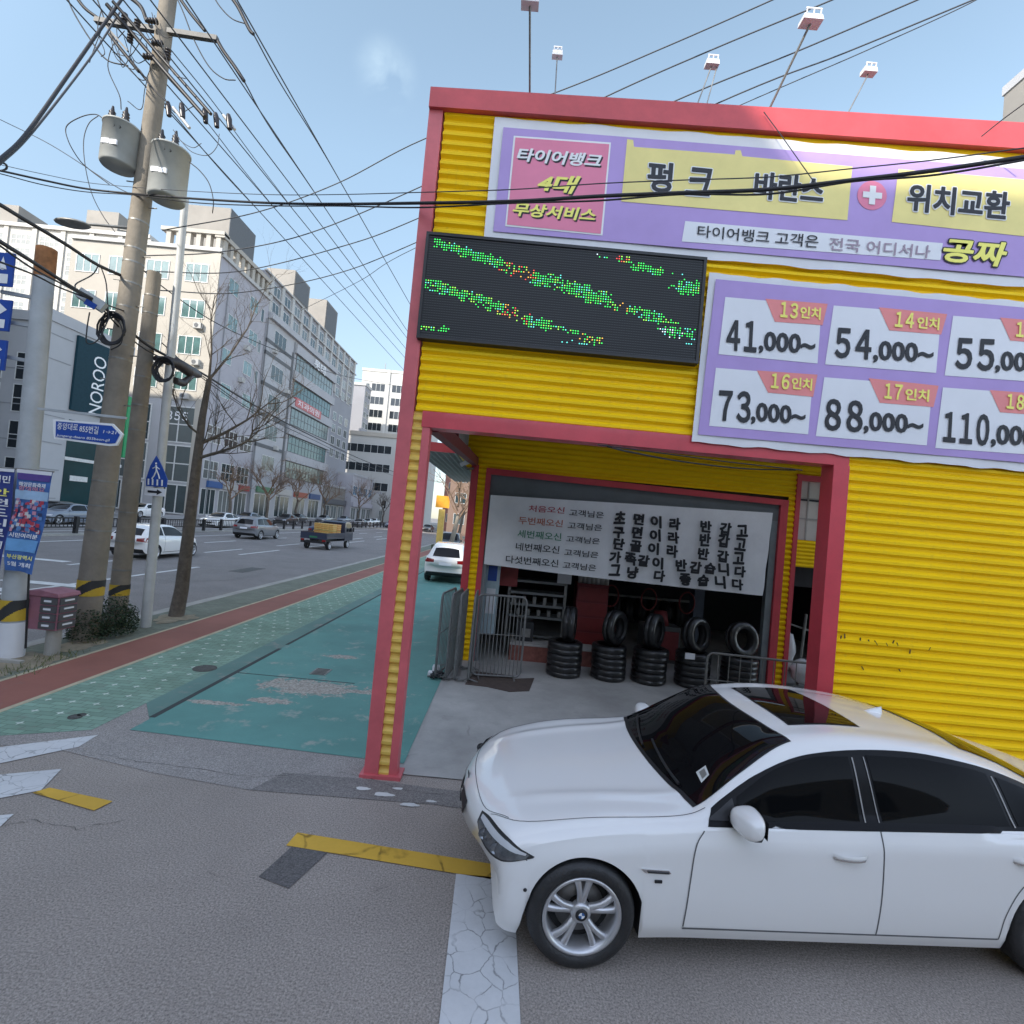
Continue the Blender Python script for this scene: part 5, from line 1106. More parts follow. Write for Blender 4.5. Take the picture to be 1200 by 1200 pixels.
# apartments on the hill behind it
ap = bld('apartment_block', 'tall beige apartment block with pale balconies behind the paint shop', 'apartments', -128, -84, 110, 124, 57.2, C_APT)
me = win_mesh(4.2, 2.0, 3, 1, .12, mat('apartment glass', (.22, .23, .22), .25, 0, .3, .4), mat('pale frame', (.5, .48, .44), .6)); me2 = win_mesh(2.0, 1.8, 1, 0, .12)
for r in range(9):
    for c in range(7): put(ap, me, -124+c*6.2, 110, 53.6-r*2.95)
b = MB()
for c in range(8): b.box(-127.3+c*6.2-.5, -127.3+c*6.2+.5, 109.7, 110.1, 10, 57.2)
b.build('facade_rib', mat('white rib', (.46, .44, .40), .7), ap)
b = MB(); b.box(-128.5, -83.5, 109.4, 124.4, 57.2, 58.0); b.build('roof_edge', C_WHITE, ap)
for x0, x1, h in ((-99, -92, 63), (-121, -114, 62.5)): MB().box(x0, x1, 111, 118, 57.2, h).build('lift_house', C_TAN, ap)
# cream corner building
cr = bld('corner_building', 'cream tiled corner building with a mauve side wall and air conditioners', 'building', -62, X0, 68, 81.6, 35.0, C_LILAC)
b = MB(); b.box(-62, X0+.01, 67.8, 68.0, 15.2, 35.4); b.box(X0-1.2, X0+.06, 67.72, 67.82, 0, 35.5); b.build('front_cladding', C_CREAM, cr)
b = MB(); b.box(-62, X0+.0, 67.86, 67.99, 0, 15.2); b.build('lower_front', C_GREY, cr)
b = MB(); b.box(-62, X0+.25, 67.5, 68.2, 35.4, 35.9); b.box(X0-.6, X0+.3, 68, 81.6, 35.0, 35.5); b.build('cornice', C_WHITE, cr)
b = MB()
for k in range(9): b.box(X0-.9, X0-.1, 68.6+k*1.5, 69.3+k*1.5, 35.5, 37.6)
for k in range(6): b.box(-49.8+k*1.35, -49.2+k*1.35, 68.1, 68.8, 35.9, 37.9)
b.box(-50.5, X0+.1, 67.9, 69.2, 37.9, 38.4); b.box(X0-1.2, X0+.1, 68, 81.6, 37.6, 38.2); b.build('roof_pergola', C_CREAM, cr)
b = MB(); b.box(-51.5, -44.5, 73, 80, 35, 44.5); b.build('roof_house', C_TAN, cr)
b = MB(); b.box(-44.49, -44.4, 73, 80, 38, 44.5); b.build('roof_house_side', C_BAND, cr)
me = win_mesh(2.9, 2.3, 2, 0, .1, mat('greenish pane', (.09, .17, .16), .1, 0, .4, .4, 0, .5, .8)); mes = win_mesh(2.3, 1.9, 1, 0, .08, mat('greenish pane', (.1, .2, .2), .1))
for r, z in enumerate((31.2, 26.3, 21.4, 16.6)):
    for x in (-44.9, -50.2, -55.2, -59.6): put(cr, me, x, 67.78, z)
    for y in (71.5, 77.2): put(cr, mes, X0, y+(r % 2)*.6, z+.2, 'E')
    put(cr, win_mesh(.8, 1.9, 0, 0, .06), X0, 79.9, z-.3, 'E')
for x, z in ((-43.8, 24.8), (-43.6, 19.9), (-44.6, 15.3), (-49.0, 19.8)):
    a = MB(); a.box(x-.5, x+.5, 67.2, 67.75, z, z+.75); o = a.build('air_conditioner', C_WHITE, cr); MB().lathe([(0, -.02), (.28, -.02)], (x-.1, 67.19, z+.38), 'Y', 16).build('fan_grille', C_BAND, o)
meg = win_mesh(4.2, 4.6, 1, 1, .16, M_BGLASS)
for x in (-45.2, -51.2, -57): put(cr, meg, x, 67.84, 9.6); put(cr, meg, x, 67.84, 4.4)
for x in (-45.2, -51.2, -57): put(cr, win_mesh(4.2, 3.6, 2, 0, .16), x, 67.84, .2)
b = MB(); b.text('855', [(-46.8, 67.7, 13.6), (-44, 67.7, 13.6), (-44, 67.7, 12.4), (-46.8, 67.7, 12.4)], .02); b.build('window_lettering', M_WINK, cr)
for k in range(3): put(cr, win_mesh(3.2, 3.4, 2, 0, .1), X0, 70.6+k*4.2, .3, 'E'); put(cr, win_mesh(3.2, 2.4, 2, 1, .1), X0, 70.6+k*4.2, 5.2, 'E'); put(cr, win_mesh(3.2, 2.2, 2, 1, .1), X0, 70.6+k*4.2, 10.2, 'E')
# grey glass-banded block
gb = bld('banded_block', 'grey office block with dark bands, ribbon glazing and a red shop sign', 'office block', -62, X0, 82.2, 113, 32.6, C_GREY)
b = MB()
for z in (28.6, 26.6, 21.6, 16.6, 11.6): b.box(X0-.3, X0+.06, 82.1, 91.5, z, z+.6)
b.box(X0, X0+.08, 91.5, 92.3, 6, 30); b.build('dark_band', C_BAND, gb)
b = MB()
for z in (7.6, 12.4, 17.4, 22.4, 27.2): b.box(X0, X0+.5, 92.3, 113.2, z+3.0, z+4.6)
b.box(X0-.3, X0+.6, 82, 113.3, 32.4, 33.4); b.build('spandrel', C_GREY, gb)
for z in (7.6, 12.4, 17.4, 22.4, 27.2): put(gb, win_mesh(18.5, 2.9, 11, 1, .1, M_TGLASS, C_BAND), X0+.05, 102.6, z, 'E')
for z in (8, 13.2, 18.2, 23.2, 28.9): put(gb, win_mesh(4.2, 2.4, 2, 0, .08), X0, 86.6, z, 'E')
for k in range(4): put(gb, win_mesh(5.4, 3.6, 2, 0, .15), X0, 86+k*7.4, .3, 'E')
MB().box(X0+.1, X0+.62, 93.6, 106, 20.8, 22.4).build('shop_sign', mat('pink red sign', (.50, .12, .12), .5), gb)
b = MB(); b.text('치과의원', [(X0+.64, 94.4, 22.2), (X0+.64, 105, 22.2), (X0+.64, 105, 21.0), (X0+.64, 94.4, 21.0)], .01); b.build('sign_lettering', M_WINK, gb)
b = MB(); b.text('롯데', [(X0+.62, 100, 31.8), (X0+.62, 106, 31.8), (X0+.62, 106, 30.0), (X0+.62, 100, 30.0)], .02); b.build('rooftop_lettering', M_WINK, gb)
# housing tower behind the block
tw = bld('housing_tower', 'grey housing tower with white vertical ribs rising behind the banded block', 'apartments', -62, -44.5, 84, 134, 41.0, C_TOWER)
b = MB()
for k in range(12): b.box(-44.6, -44.2, 86+k*4.2, 86.9+k*4.2, 30, 41.2)
for z in (38, 41): b.box(-44.6, -44.1, 84, 134, z, z+.25)
b.build('facade_rib', C_WHITE, tw)
me = win_mesh(2.2, 1.8, 1, 0, .12)
for r in range(4):
    for k in range(11): put(tw, me, -44.45, 88.6+k*4.2, 38.3-r*2.9, 'E')
for r in range(5, 9):
    for k in range(4): put(tw, me, -44.45, 118+k*4.2, 38.3-r*2.9, 'E')
for x0, x1, y, h in ((-50, -44.6, 95, 46.5), (-50.5, -44.6, 111, 48)): 
    MB().box(x0, x1, y, y+7, 41, h).build('lift_house', C_TAN, tw); MB().box(x1, x1+.06, y+.5, y+6.5, 42, h-.3).build('lift_louvre', C_BAND, tw)
t2 = bld('far_tower', 'slim distant grey tower between the housing tower and the white building', 'apartments', -62, -47, 152, 158, 40, C_TOWER)
me = win_mesh(3, 1.6, 1, 0, .1)
for r in range(9):
    for k in range(2): put(t2, win_mesh(2, 1.6, 1, 0, .1), -47, 153.6+k*2.9, 37-r*3.1, 'E')
MB().box(-62.3, -46.8, 151.7, 158.3, 40, 40.8).build('roof_edge', C_WHITE, t2)
t3 = bld('far_tower', 'pale distant tower rising just left of the white building roof', 'apartments', -72, -58, 205, 230, 52, C_GREY)
me = win_mesh(2.6, 1.6, 1, 0, .1)
for r in range(9):
    for k in range(4): put(t3, me, -69.5+k*3.4, 205, 48-r*3.4)
# white office beside the pillar
wo = bld('white_office', 'white office building with dark ribbon windows and a wide podium beside the red pillar', 'office block', -54, -30, 170, 190, 49.5, C_WHITE)
b = MB(); b.box(-54.2, -29.8, 169.8, 190, 49.5, 50.4); b.box(-45.6, -44.6, 169.6, 170, 24, 50.4); b.build('roof_edge', C_WHITE, wo)
MB().tube([(-48, 175, 50), (-48, 175, 54)], .12).build('roof_mast', M_STEELD, wo)
me = win_mesh(4.4, 2.5, 2, 0, .08, mat('dark office glass', (.02, .025, .03), .1)); mes = win_mesh(.9, 2.3, 0, 0, .08)
for r in range(5):
    for x in (-48.3, -41.5, -35.5): put(wo, me, x, 170, 43-r*4.4)
    for x in (-53, -51.7): put(wo, mes, x, 170, 43-r*4.4)
pd = bld('podium_building', 'cream low podium building with long dark windows in front of the white office', 'building', -56, -26, 150, 166, 25.6, C_WHITE)
MB().box(-56.2, -25.8, 149.7, 150, 24.8, 26).build('roof_edge', C_CREAM, pd)
me = win_mesh(14, 2.3, 6, 0, .1, mat('dark office glass', (.02, .025, .03), .1))
for z in (20, 14.5, 9, 4): put(pd, me, -44, 150, z); 
for z in (20, 14.5, 9): put(pd, win_mesh(.9, 2.2, 0), -54.5, 150, z); put(pd, win_mesh(.9, 2.2, 0), -53, 150, z)
# low shops along the far pavement
for lb, y0, y1, h, m, xx in (('low brown shop row with dark awning behind the bare street trees', 113.6, 128, 7.6, C_TAN, X0), ('low mauve shop with blue upper windows beyond the bare trees', 128.5, 147, 11.5, C_LILAC, X0+1.5), ('low pale shop with a white shop board farthest along the pavement', 147.4, 149.4, 8, C_WHITE, X0+4)):
    t = bld('street_shop', lb, 'shop', -58, xx, y0, y1, h, m)
    n = max(1, int((y1-y0)/4.6))
    for k in range(n): put(t, win_mesh(3.4, 2.9, 1, 0, .12), xx, y0+(k+.5)*(y1-y0)/n, .3, 'E')
    if h > 7.7 and n > 1:
        for k in range(n): put(t, win_mesh(3.0, 2.2, 1, 0, .1, mat('blue pane', (.06, .16, .26), .1)), xx, y0+(k+.5)*(y1-y0)/n, 6.6, 'E')
    MB().box(xx, xx+.6, y0+.2, y1-.2, 3.6, 4.8).build('shop_board', mat('shop board '+lb[4:9], [(.10, .10, .11), (.42, .40, .44), (.6, .6, .58)][h > 7.7 if h != 8 else 2], .6), t)
    MB().box(-58.2, xx+.2, y0, y1, h, h+.5).build('roof_edge', C_GREY, t)
# block behind the shop roof and distant houses seen through the bay
rb_ = thing('roof_block', 'beige plant room showing over the shop fascia at the top right', 'building', (38, 34, 0)); MB().box(34.3, 42, 30, 38, 0, 38.6).build('wall', C_TAN, rb_); b = MB(); b.box(34.2, 42.2, 29.9, 38.1, 38.6, 39.3); b.build('roof_edge', C_GREY, rb_)
dh = bld('brick_house', 'reddish brick apartment house down the street seen through the bay', 'house', -16, 10, 118, 130, 24, mat('brick red', (.28, .13, .10), .9, 0, .15, .5))
for r in range(6):
    for x in (-14, -10, -6, -2): put(dh, win_mesh(2, 1.8, 1), x, 118, 2+r*3.6)
dh = bld('brown_house', 'tan brown house block down the street above the parked suv', 'house', -11, 6, 88, 96, 12, mat('tan brown house', (.22, .15, .115), .9, 0, .12, .4))
for r in range(3):
    for x in (-9, -6, -3): put(dh, win_mesh(1.8, 1.7, 1), x, 88, 2+r*3.6)
# plain shop boards and wall units at street level
for par, y0, y1, z0, z1, c_ in ((cr, 70, 73.4, 4.0, 4.9, (.05, .12, .30)), (cr, 74, 77.6, 4.0, 4.8, (.45, .44, .42)), (cr, 78.2, 81, 4.1, 4.9, (.35, .05, .05)), (gb, 83.5, 89, 4.2, 5.2, (.10, .22, .13)), (gb, 91, 96.5, 4.2, 5.3, (.50, .48, .44)), (gb, 98, 104, 4.2, 5.2, (.40, .10, .06)), (gb, 105.5, 111, 4.2, 5.3, (.06, .10, .22))):
    MB().box(X0+.02, X0+.35, y0, y1, z0, z1).build('shop_board', mat('board %d%d' % (int(y0), int(z0*10)), c_, .5), par)
for par, y, z in ((gb, 84.5, 7), (gb, 88, 11.8), (gb, 84.8, 16.4), (cr, 75, 20), (cr, 75.6, 25), (cr, 80.6, 12.5), (gb, 90, 22.2), (gb, 84.2, 27.5)):
    MB().box(X0, X0+.6, y, y+.9, z, z+.7).build('air_conditioner', C_WHITE, par)
for par, y in ((cr, 70.2), (cr, 81.2), (gb, 92.0)): MB().tube([(X0+.12, y, .2), (X0+.12, y, 32)], .07, 6).build('drain_pipe', C_DGREY, par)
# unseen blocks added to shade the street, pale for bounce, reflected in the glass
nb = bld('shade_block', 'pale apartment block across the side street, behind the viewpoint', 'building', -34, -12.6, -30, -12, 21.5, mat('pale bounce render', (.66, .63, .58), .8, 0, .06, .3))
for r in range(4):
    for k in range(5): put(nb, win_mesh(2, 1.8, 1), -31+k*4.3, -12.06, 2+r*4)
nb = bld('shade_block', 'long pale shop block across the side street, behind the viewpoint', 'building', -12.6, -6.0, -30, -13.5, 21.1, MATS['pale bounce render'])
nb = bld('low_block', 'low pale shop row across the side street, behind the viewpoint', 'building', -6, 34, -24, -13.5, 7.5, MATS['pale bounce render'])
for k in range(9): put(nb, win_mesh(3, 2.4, 1), -3+k*4.2, -13.46, .4); put(nb, win_mesh(2.4, 1.6, 1), -3+k*4.2, -13.44, 4.6)
nb = bld('shade_slab', 'long grey slab block on the far side of the main road, left of the view', 'building', -140, -42.5, -60, 36, 40, C_DGREY)
# ------------------------------------------------------------------ poles, signs and boxes on the verge
def post(P, T, r0, r1, n=16, b=None):
    b = b or MB(); P, T = Vector(P), Vector(T); return b.tube([P+(T-P)*i/10 for i in range(11)], [r0+(r1-r0)*i/10 for i in range(11)], n)
def hazard(par, P, T, f0, f1, r, slope=.5):
    """black and yellow hazard collar wrapped round a post"""
    P, T = Vector(P), Vector(T); b = MB(); n = 60; m = 34; vs = []; fs = []
    for j in range(m+1):
        c = P.lerp(T, f0+(f1-f0)*j/m)
        vs += [c+Vector((r*math.cos(2*math.pi*i/n), r*math.sin(2*math.pi*i/n), 0)) for i in range(n)]
    for j in range(m):
        for i in range(n):
            x = math.cos(2*math.pi*(i+.5)/n); v = (j+.5)/m
            b.add([vs[j*n+i], vs[j*n+(i+1) % n], vs[(j+1)*n+(i+1) % n], vs[(j+1)*n+i]], [(0, 1, 2, 3)], 0 if int(math.floor((v*1.0-x*slope+.55)*1.6)) % 2 else 1, True)
    return b.build('hazard_collar', [mat('hazard black', (.03, .03, .03), .6), mat('hazard yellow', (.55, .36, .03), .6)], par)
V = Vector
gp0, gp1 = V((-7.40, 7.85, 0)), V((-7.555, 7.85, 6.27))
gp = thing('sign_mast', 'thick grey mast with a rusty top carrying blue direction signs', 'pole', gp0)
post(gp0, gp1, .155, .125).build('mast', M_POLEG, gp); d = (gp1-gp0)
post(gp0+d*.93, gp1+V((0, 0, .02)), .130, .130).build('rusty_top', M_RUST, gp)
post(gp0, gp0+d*.085, .175, .175).build('white_sleeve', M_CLOTH, gp); hazard(gp, gp0, gp1, .09, .14, .166)
b = MB()
for a, c in (((2, 342), (45, 350)), ((0, 376), (48, 384)), ((0, 417), (45, 425))): b.bar(W(*a, 7.85), W(*c, 7.85), .05, .05)
b.build('bracket', M_POLEG, gp)
lbls = ['topmost blue direction sign on the grey mast', 'middle blue direction sign on the grey mast', 'lowest blue direction sign on the grey mast']
for k, (tl, tr, br, bl) in enumerate((((-40, 292), (17, 297), (13, 336), (-44, 331)), ((-42, 347), (14, 352), (9, 388), (-47, 383)), ((-45, 394), (8, 399), (4, 434), (-50, 429)))):
    t = thing('direction_sign', lbls[k], 'sign', W((tl[0]+br[0])/2, (tl[1]+br[1])/2, 7.7), 0, 'blue direction signs on the grey mast')
    q = Q([tl, tr, br, bl], 7.7); b = MB(); b.prism([p for p in reversed(q)], (0, .03, 0)); b.build('plate', M_BLUE, t)
    def uv(u, v, o=.006): p = (q[0]*(1-u)+q[1]*u)*(1-v)+(q[3]*(1-u)+q[2]*u)*v; return p+V((0, -o, 0))
    b = MB()
    for u0, u1 in ((.66, .92),):
        if k == 0: b.poly([uv(.70, .50), uv(.79, .12), uv(.88, .50)]); b.poly([uv(.76, .52), uv(.82, .52), uv(.82, .48), uv(.76, .48)])
        else: b.poly([uv(.76, .12), uv(.93, .32), uv(.76, .52)]); b.poly([uv(.60, .36), uv(.76, .36), uv(.76, .28), uv(.60, .28)])
        b.poly([uv(.66, .92), uv(.92, .92), uv(.92, .64), uv(.66, .64)])
    b.build('arrow_and_panel', M_WINK, t)
# street name blade
ns = thing('street_name_sign', 'blue arrow shaped street name sign on an arm from the grey mast', 'sign', W(103, 506, 7.6))
q = Q([(62, 491), (132, 496.5), (144, 509), (137, 522), (127, 522.5), (63, 514)], 7.6)
MB().prism(list(reversed(q)), (0, .03, 0)).build('plate', M_WINK, ns)
q2 = Q([(65.5, 493.5), (131, 499), (140.5, 509.5), (135, 519.5), (127, 520), (65, 512)], 7.594); MB().poly(list(reversed(q2))).build('blue_field', M_BLUE, ns)
letters(ns, 'lettering', [('중앙대로', [(68, 495), (92, 497), (91, 505), (67, 503)]), ('855번길', [(94, 498), (116, 500), (115, 509), (93, 506)]), ('1→21', [(122, 504), (137, 505.5), (136, 509), (121, 507.5)]), ('Jungang-daero 855beon-gil', [(67, 508.5), (129, 514.5), (128, 518.5), (66, 512)])], [M_WINK], 7.588, .005)
b = MB(); b.bar(W(45, 479, 7.7), W(148, 490, 7.7), .035, .035); b.build('arm', M_POLEG, ns)
# utility poles
u0, u1 = V((-7.26, 9.04, 0)), V((-7.03, 9.04, 12.4)); ud = (u1-u0)
up_ = thing('utility_pole', 'tall tapered concrete utility pole with two transformer cans and a crossarm', 'utility pole', u0)
post(u0, u1, .20, .125, 20).build('shaft', M_POLE, up_)
for f in (.155, .19, .225, .40, .42, .475, .51, .54, .56, .60): post(u0+ud*f, u0+ud*(f+.0022), .205-.075*f, .205-.075*f, 16).build('steel_band', M_STEELD, up_)
hazard(up_, u0, u1, .064, .086, .202)
b = MB()
for k in range(12): z = .30+k*.036; s_ = 1 if k % 2 else -1; P = u0+ud*z; b.tube([P, P+V((s_*.30, -.02, 0))], .011, 5)
b.build('step_bolt', M_STEELD, up_)
xa, xb = W(112, 24, 9.0), W(255, 46, 9.0); b = MB(); b.bar(xa, xb, .085, .085); b.bar(W(150, 60, 9.0), W(120, 26, 9.0), .03, .03); b.build('crossarm', mat('weathered steel', (.11, .11, .108), .6, .2, .2, 6), up_)
def can(px, py, w_px, h_px, Y, lb):
    c = W(px, py, Y); r = w_px/600*Y/2; h = h_px/600*Y*.94; r *= .93
    b = MB(); b.lathe([(0, -h/2), (r*.93, -h/2), (r, -h/2+.03), (r, h/2-.03), (r*1.04, h/2-.03), (r*1.04, h/2), (r*.6, h/2+.07), (0, h/2+.08)], c, 'Z', 28)
    o = b.build('transformer_can', M_TRAFO, up_); b = MB()
    for dx in (-.12, .12): b.lathe([(.05, 0), (.06, .03), (.04, .05), (.06, .08), (.04, .10), (.055, .13), (.03, .16), (.015, .24)], c+V((dx, -.1, h/2+.05)), 'Z', 10)
    b.build('bushing', M_CERAM, o); b = MB()
    for a in (.2, .5): b.lathe([(.028, 0), (.034, .03), (.02, .06)], c+V((r*math.sin(a), -r*math.cos(a), h/2-.16)), 'Y', 8)
    b.build('terminal', M_CERAM, o)
    b = MB(); b.box(c.x-.11, c.x+.02, c.y-r-.004, c.y-r+.03, c.z-.12, c.z-.04); b.box(c.x+.03, c.x+.15, c.y-r-.002, c.y-r+.03, c.z-.13, c.z-.05); b.build('number_plate', M_PANEL, o)
    b = MB(); b.bar(c+V((0, 0, h*.25)), u0+ud*(c.z/12.4)+V((0, 0, h*.25)), .06, .06); b.bar(c+V((0, 0, -h*.3)), u0+ud*(c.z/12.4)+V((0, 0, -h*.3)), .06, .06); b.build('hanger', M_STEELD, o)
can(141, 173, 40, 52, 8.85, ''); can(198, 206, 42, 64, 8.8, '')
for px, py, Y in ((213, 130, 8.7), (197, 128, 8.9), (268, 143, 8.6), (240, 136, 8.9), (253, 141, 8.9)):
    c = W(px, py, Y); MB().tube([c+V((-.02, 0, .13)), c+V((0, 0, .05)), c+V((.03, 0, -.12))], [.03, .05, .04], 8).build('cutout_fuse', M_CERAM, up_)
b = MB(); P = [W(125, 5, 8.6), W(160, 45, 8.8), W(192, 82, 8.8), W(240, 137, 8.7)]; b.tube(P, .036, 6); b.tube([q+V((.10, 0, .06)) for q in P], .03, 6); b.build('inclined_arm', M_BLACK, up_)
b = MB()
for a, c in (((203, 126), (222, 150)), ((262, 135), (275, 152))): b.tube([W(*a, 8.7), W(*c, 8.7)], .028, 6)
b.build('fuse_tube', mat('fuse white', (.5, .5, .5), .4), up_)
lp = thing('street_lamp', 'grey oval street lamp head on a slim arm left of the utility pole', 'lamp', W(85, 262, 8.7))
c = W(85, 262, 8.7); b = MB(); lump(b, c, .30, .16, .05, 0, 14, 0); b.build('lamp_head', M_STEELD, lp); MB().tube([c+V((.2, .03, .03)), c+V((.7, .2, .12)), u0+ud*(c.z/12.4)+V((0, 0, .2))], .025).build('arm', M_STEELD, lp)
v0, v1 = V((-7.45, 10.0, 0)), V((-7.46, 10.0, 7.0)); vd = v1-v0
vp = thing('utility_pole', 'shorter banded concrete utility pole right behind the tall one', 'utility pole', v0); post(v0, v1, .165, .12, 18).build('shaft', M_POLE, vp)
for f in (.16, .24, .32, .55, .62, .70, .80, .88, .93): post(v0+vd*f, v0+vd*(f+.004), .172-.045*f, .172-.045*f, 14).build('steel_band', M_STEELD, vp)
hazard(vp, v0, v1, .092, .122, .168)
w0, w1 = V((-7.05, 10.26, 0)), V((-7.20, 10.26, 8.7))
wp_ = thing('white_pole', 'slim white pole with the crosswalk sign standing behind the shrub', 'pole', w0); post(w0, w1, .095, .065, 14).build('shaft', M_POLEW, wp_)
cs = thing('crosswalk_sign', 'blue pointed crosswalk sign with a white arrow plate on the white pole', 'sign', W(183, 555, 10.1))
YS = 10.12
q = Q([(183, 534), (190, 547), (196, 562), (195, 571), (171, 569.5), (171, 561), (176, 546)], YS); MB().prism(list(reversed(q)), (0, .02, 0)).build('plate', M_BLUE, cs)
b = MB()
def pp(x, y): return W(x, y, YS-.006)
c = pp(183, 543); b.lathe([(0, 0), (.02, 0)], c, 'Y', 10)
b.tube([pp(183, 545), pp(183.5, 552)], .016, 6); b.tube([pp(183.5, 551), pp(181, 557), pp(178, 561)], .013, 5); b.tube([pp(183.5, 551), pp(186, 557), pp(187, 561)], .013, 5); b.tube([pp(179, 549), pp(183, 546.5), pp(187, 550)], .010, 5)
for x in (174, 179, 184.5, 190): b.tube([pp(x, 561+(x-174)*.09), pp(x-.3, 568+(x-174)*.09)], .018, 4)
b.build('pictogram', M_WINK, cs)
q = Q([(170, 571), (194, 573), (193, 582), (169, 580)], YS); MB().prism(list(reversed(q)), (0, .02, 0)).build('arrow_plate', M_PANEL, cs)
b = MB(); b.poly([pp(173, 574.4), pp(184, 575.4), pp(184, 578), pp(173, 577)][::-1]); b.poly([pp(184, 573.4), pp(190, 577), pp(183.5, 580)][::-1]); b.build('black_arrow', M_INK, cs)
# hanging flags on the mast
for nm, lb, q, cols in (('a', 'blue hanging street flag with a printed crowd picture, right of the mast', [(21, 549.5), (62, 553.5), (40, 673), (6, 668)], 0), ('b', 'navy hanging street flag with vertical lettering, cut by the left edge', [(-35, 546), (18, 550), (3, 668), (-48, 660)], 1)):
    t = thing('street_flag', lb, 'flag', W(q[0][0], q[0][1], 7.6)); tl, tr, br, bl = Q(q, 7.58)
    def fp(u, v, o=0): 
        p = (tl*(1-u)+tr*u)*(1-v)+(bl*(1-u)+br*u)*v; return p+V((.02*math.sin(v*7)*v, .05*math.sin(u*5+v*6)*v-o, 0))
    MB().grid([[fp(i/12, j/24) for i in range(13)] for j in range(25)]).build('cloth', mat('flag blue', (.06, .15, .40), .6, 0, .25, 4) if cols == 0 else M_NAVY, t)
    def blk(u0, u1, v0, v1, m, nm, o=.012):
        n = 6; return MB().grid([[fp(u0+(u1-u0)*i/n, v0+(v1-v0)*j/n, o) for i in range(n+1)] for j in range(n+1)]).build(nm, m, t)
    if cols == 0:
        blk(0, 1, 0, .035, M_CLOTH, 'flag_hem'); blk(.04, .98, .035, .10, mat('flag violet', (.10, .06, .26), .6), 'violet_band')
        blk(.0, 1, .2, .29, mat('flag sky', (.34, .50, .68), .6), 'sky_band'); blk(.05, .95, .68, .80, mat('flag light blue', (.16, .38, .68), .6), 'light_band')
        b = MB(); rr = random.Random(9)
        for k in range(110):
            u, v = rr.uniform(.06, .92), rr.uniform(.30, .60); s_ = .05
            b.grid([[fp(u+a*s_, v+c_*s_*.35, .016+k*.00005) for a in (-1, 0, 1)] for c_ in (-1, 0, 1)], rr.choice([0, 0, 1, 2, 3, 4]))
        b.build('crowd_picture', [mat('print red', (.45, .05, .08), .6), mat('print white', (.6, .58, .58), .6), mat('print dark', (.04, .05, .12), .6), mat('print pink', (.55, .25, .33), .6), mat('print blue', (.12, .25, .5), .6)], t)
        for v, s_, m in ((.12, '해양문화축제', M_WINK), (.16, '함께해요', mat('print pink', (.55, .25, .33))), (.62, '시민여러분', M_WINK), (.83, '부산광역시', M_LYEL), (.90, '5월 개최', M_WINK)):
            b = MB(); b.text(s_, [fp(.1, v-.0, .02), fp(.9, v, .02), fp(.9, v+.045, .02), fp(.1, v+.045, .02)], .02); b.build('lettering', m, t)
    else:
        blk(0, 1, 0, .03, M_CLOTH, 'flag_hem')
        for v, s_, m in ((.07, '시민', M_WINK), (.20, '안', M_LYEL), (.30, '전', M_WINK), (.40, '도', M_WINK), (.50, '시', M_WINK), (.60, '로', M_WINK), (.72, '함께', M_WINK), (.85, '구청', M_WINK)):
            b = MB(); b.text(s_, [fp(.55, v, .02), fp(.95, v, .02), fp(.95, v+.075, .02), fp(.55, v+.075, .02)], .02); b.build('lettering', m, t)
    MB().tube([fp(-.05, -.005), fp(1.03, -.005)], .012).build('rod', M_STEELD, t)
    if cols == 0: MB().bar(W(34, 672, 7.7), W(30, 760, 7.7), .02, .02).build('lower_stay', M_BLACK, t)
# dark red meter box on its concrete post
mx = thing('meter_box', 'dusty pink letter box with grey drawers on a short concrete post', 'box', (-7.08, 8.1, 0))
A = W(30, 742, 8.1)
b = MB(); x0, x1, y0, y1 = -7.40, -6.84, 7.95, 8.3; z0, z1 = .42, .94
b.box(x0, x1, y0, y1, z0, z1); rf = [(x0-.02, y0-.02), (x1+.02, y0-.02)]
b.prism([(x0-.02, y0-.03, z1), (x1+.02, y0-.03, z1), (x1+.0, y0-.03, z1+.05), ((x0+x1)/2, y0-.03, z1+.09), (x0, y0-.03, z1+.05)], (0, y1-y0+.06, 0)); 
mbx = b.build('case', mat('dusty pink paint', (.33, .14, .18), .7, 0, .18, 5), mx); mbx.location = (0, 0, 0)
for k in range(4):
    dr = MB().box(x1+.001, x1+.02, y0+.02, y1-.02, z0+.02+k*.125, z0+.125+k*.125).build('drawer', mat('drawer grey', (.09, .085, .09), .5), mx); MB().box(x1+.02, x1+.03, y0+.09, y1-.09, z0+.07+k*.125, z0+.095+k*.125).build('label_slot', M_PANEL, dr)
    dr = MB().box(x0+.30, x1-.01, y0-.02, y0-.001, z0+.02+k*.125, z0+.125+k*.125).build('drawer', mat('drawer grey', (.09, .085, .09), .5), mx); MB().box(x0+.36, x1-.09, y0-.03, y0-.02, z0+.06+k*.125, z0+.09+k*.125).build('label_slot', M_PANEL, dr)
MB().tube([(-7.0, 8.12, 0), (-7.0, 8.12, .42)], .10, 14).build('post', M_KERB, mx)
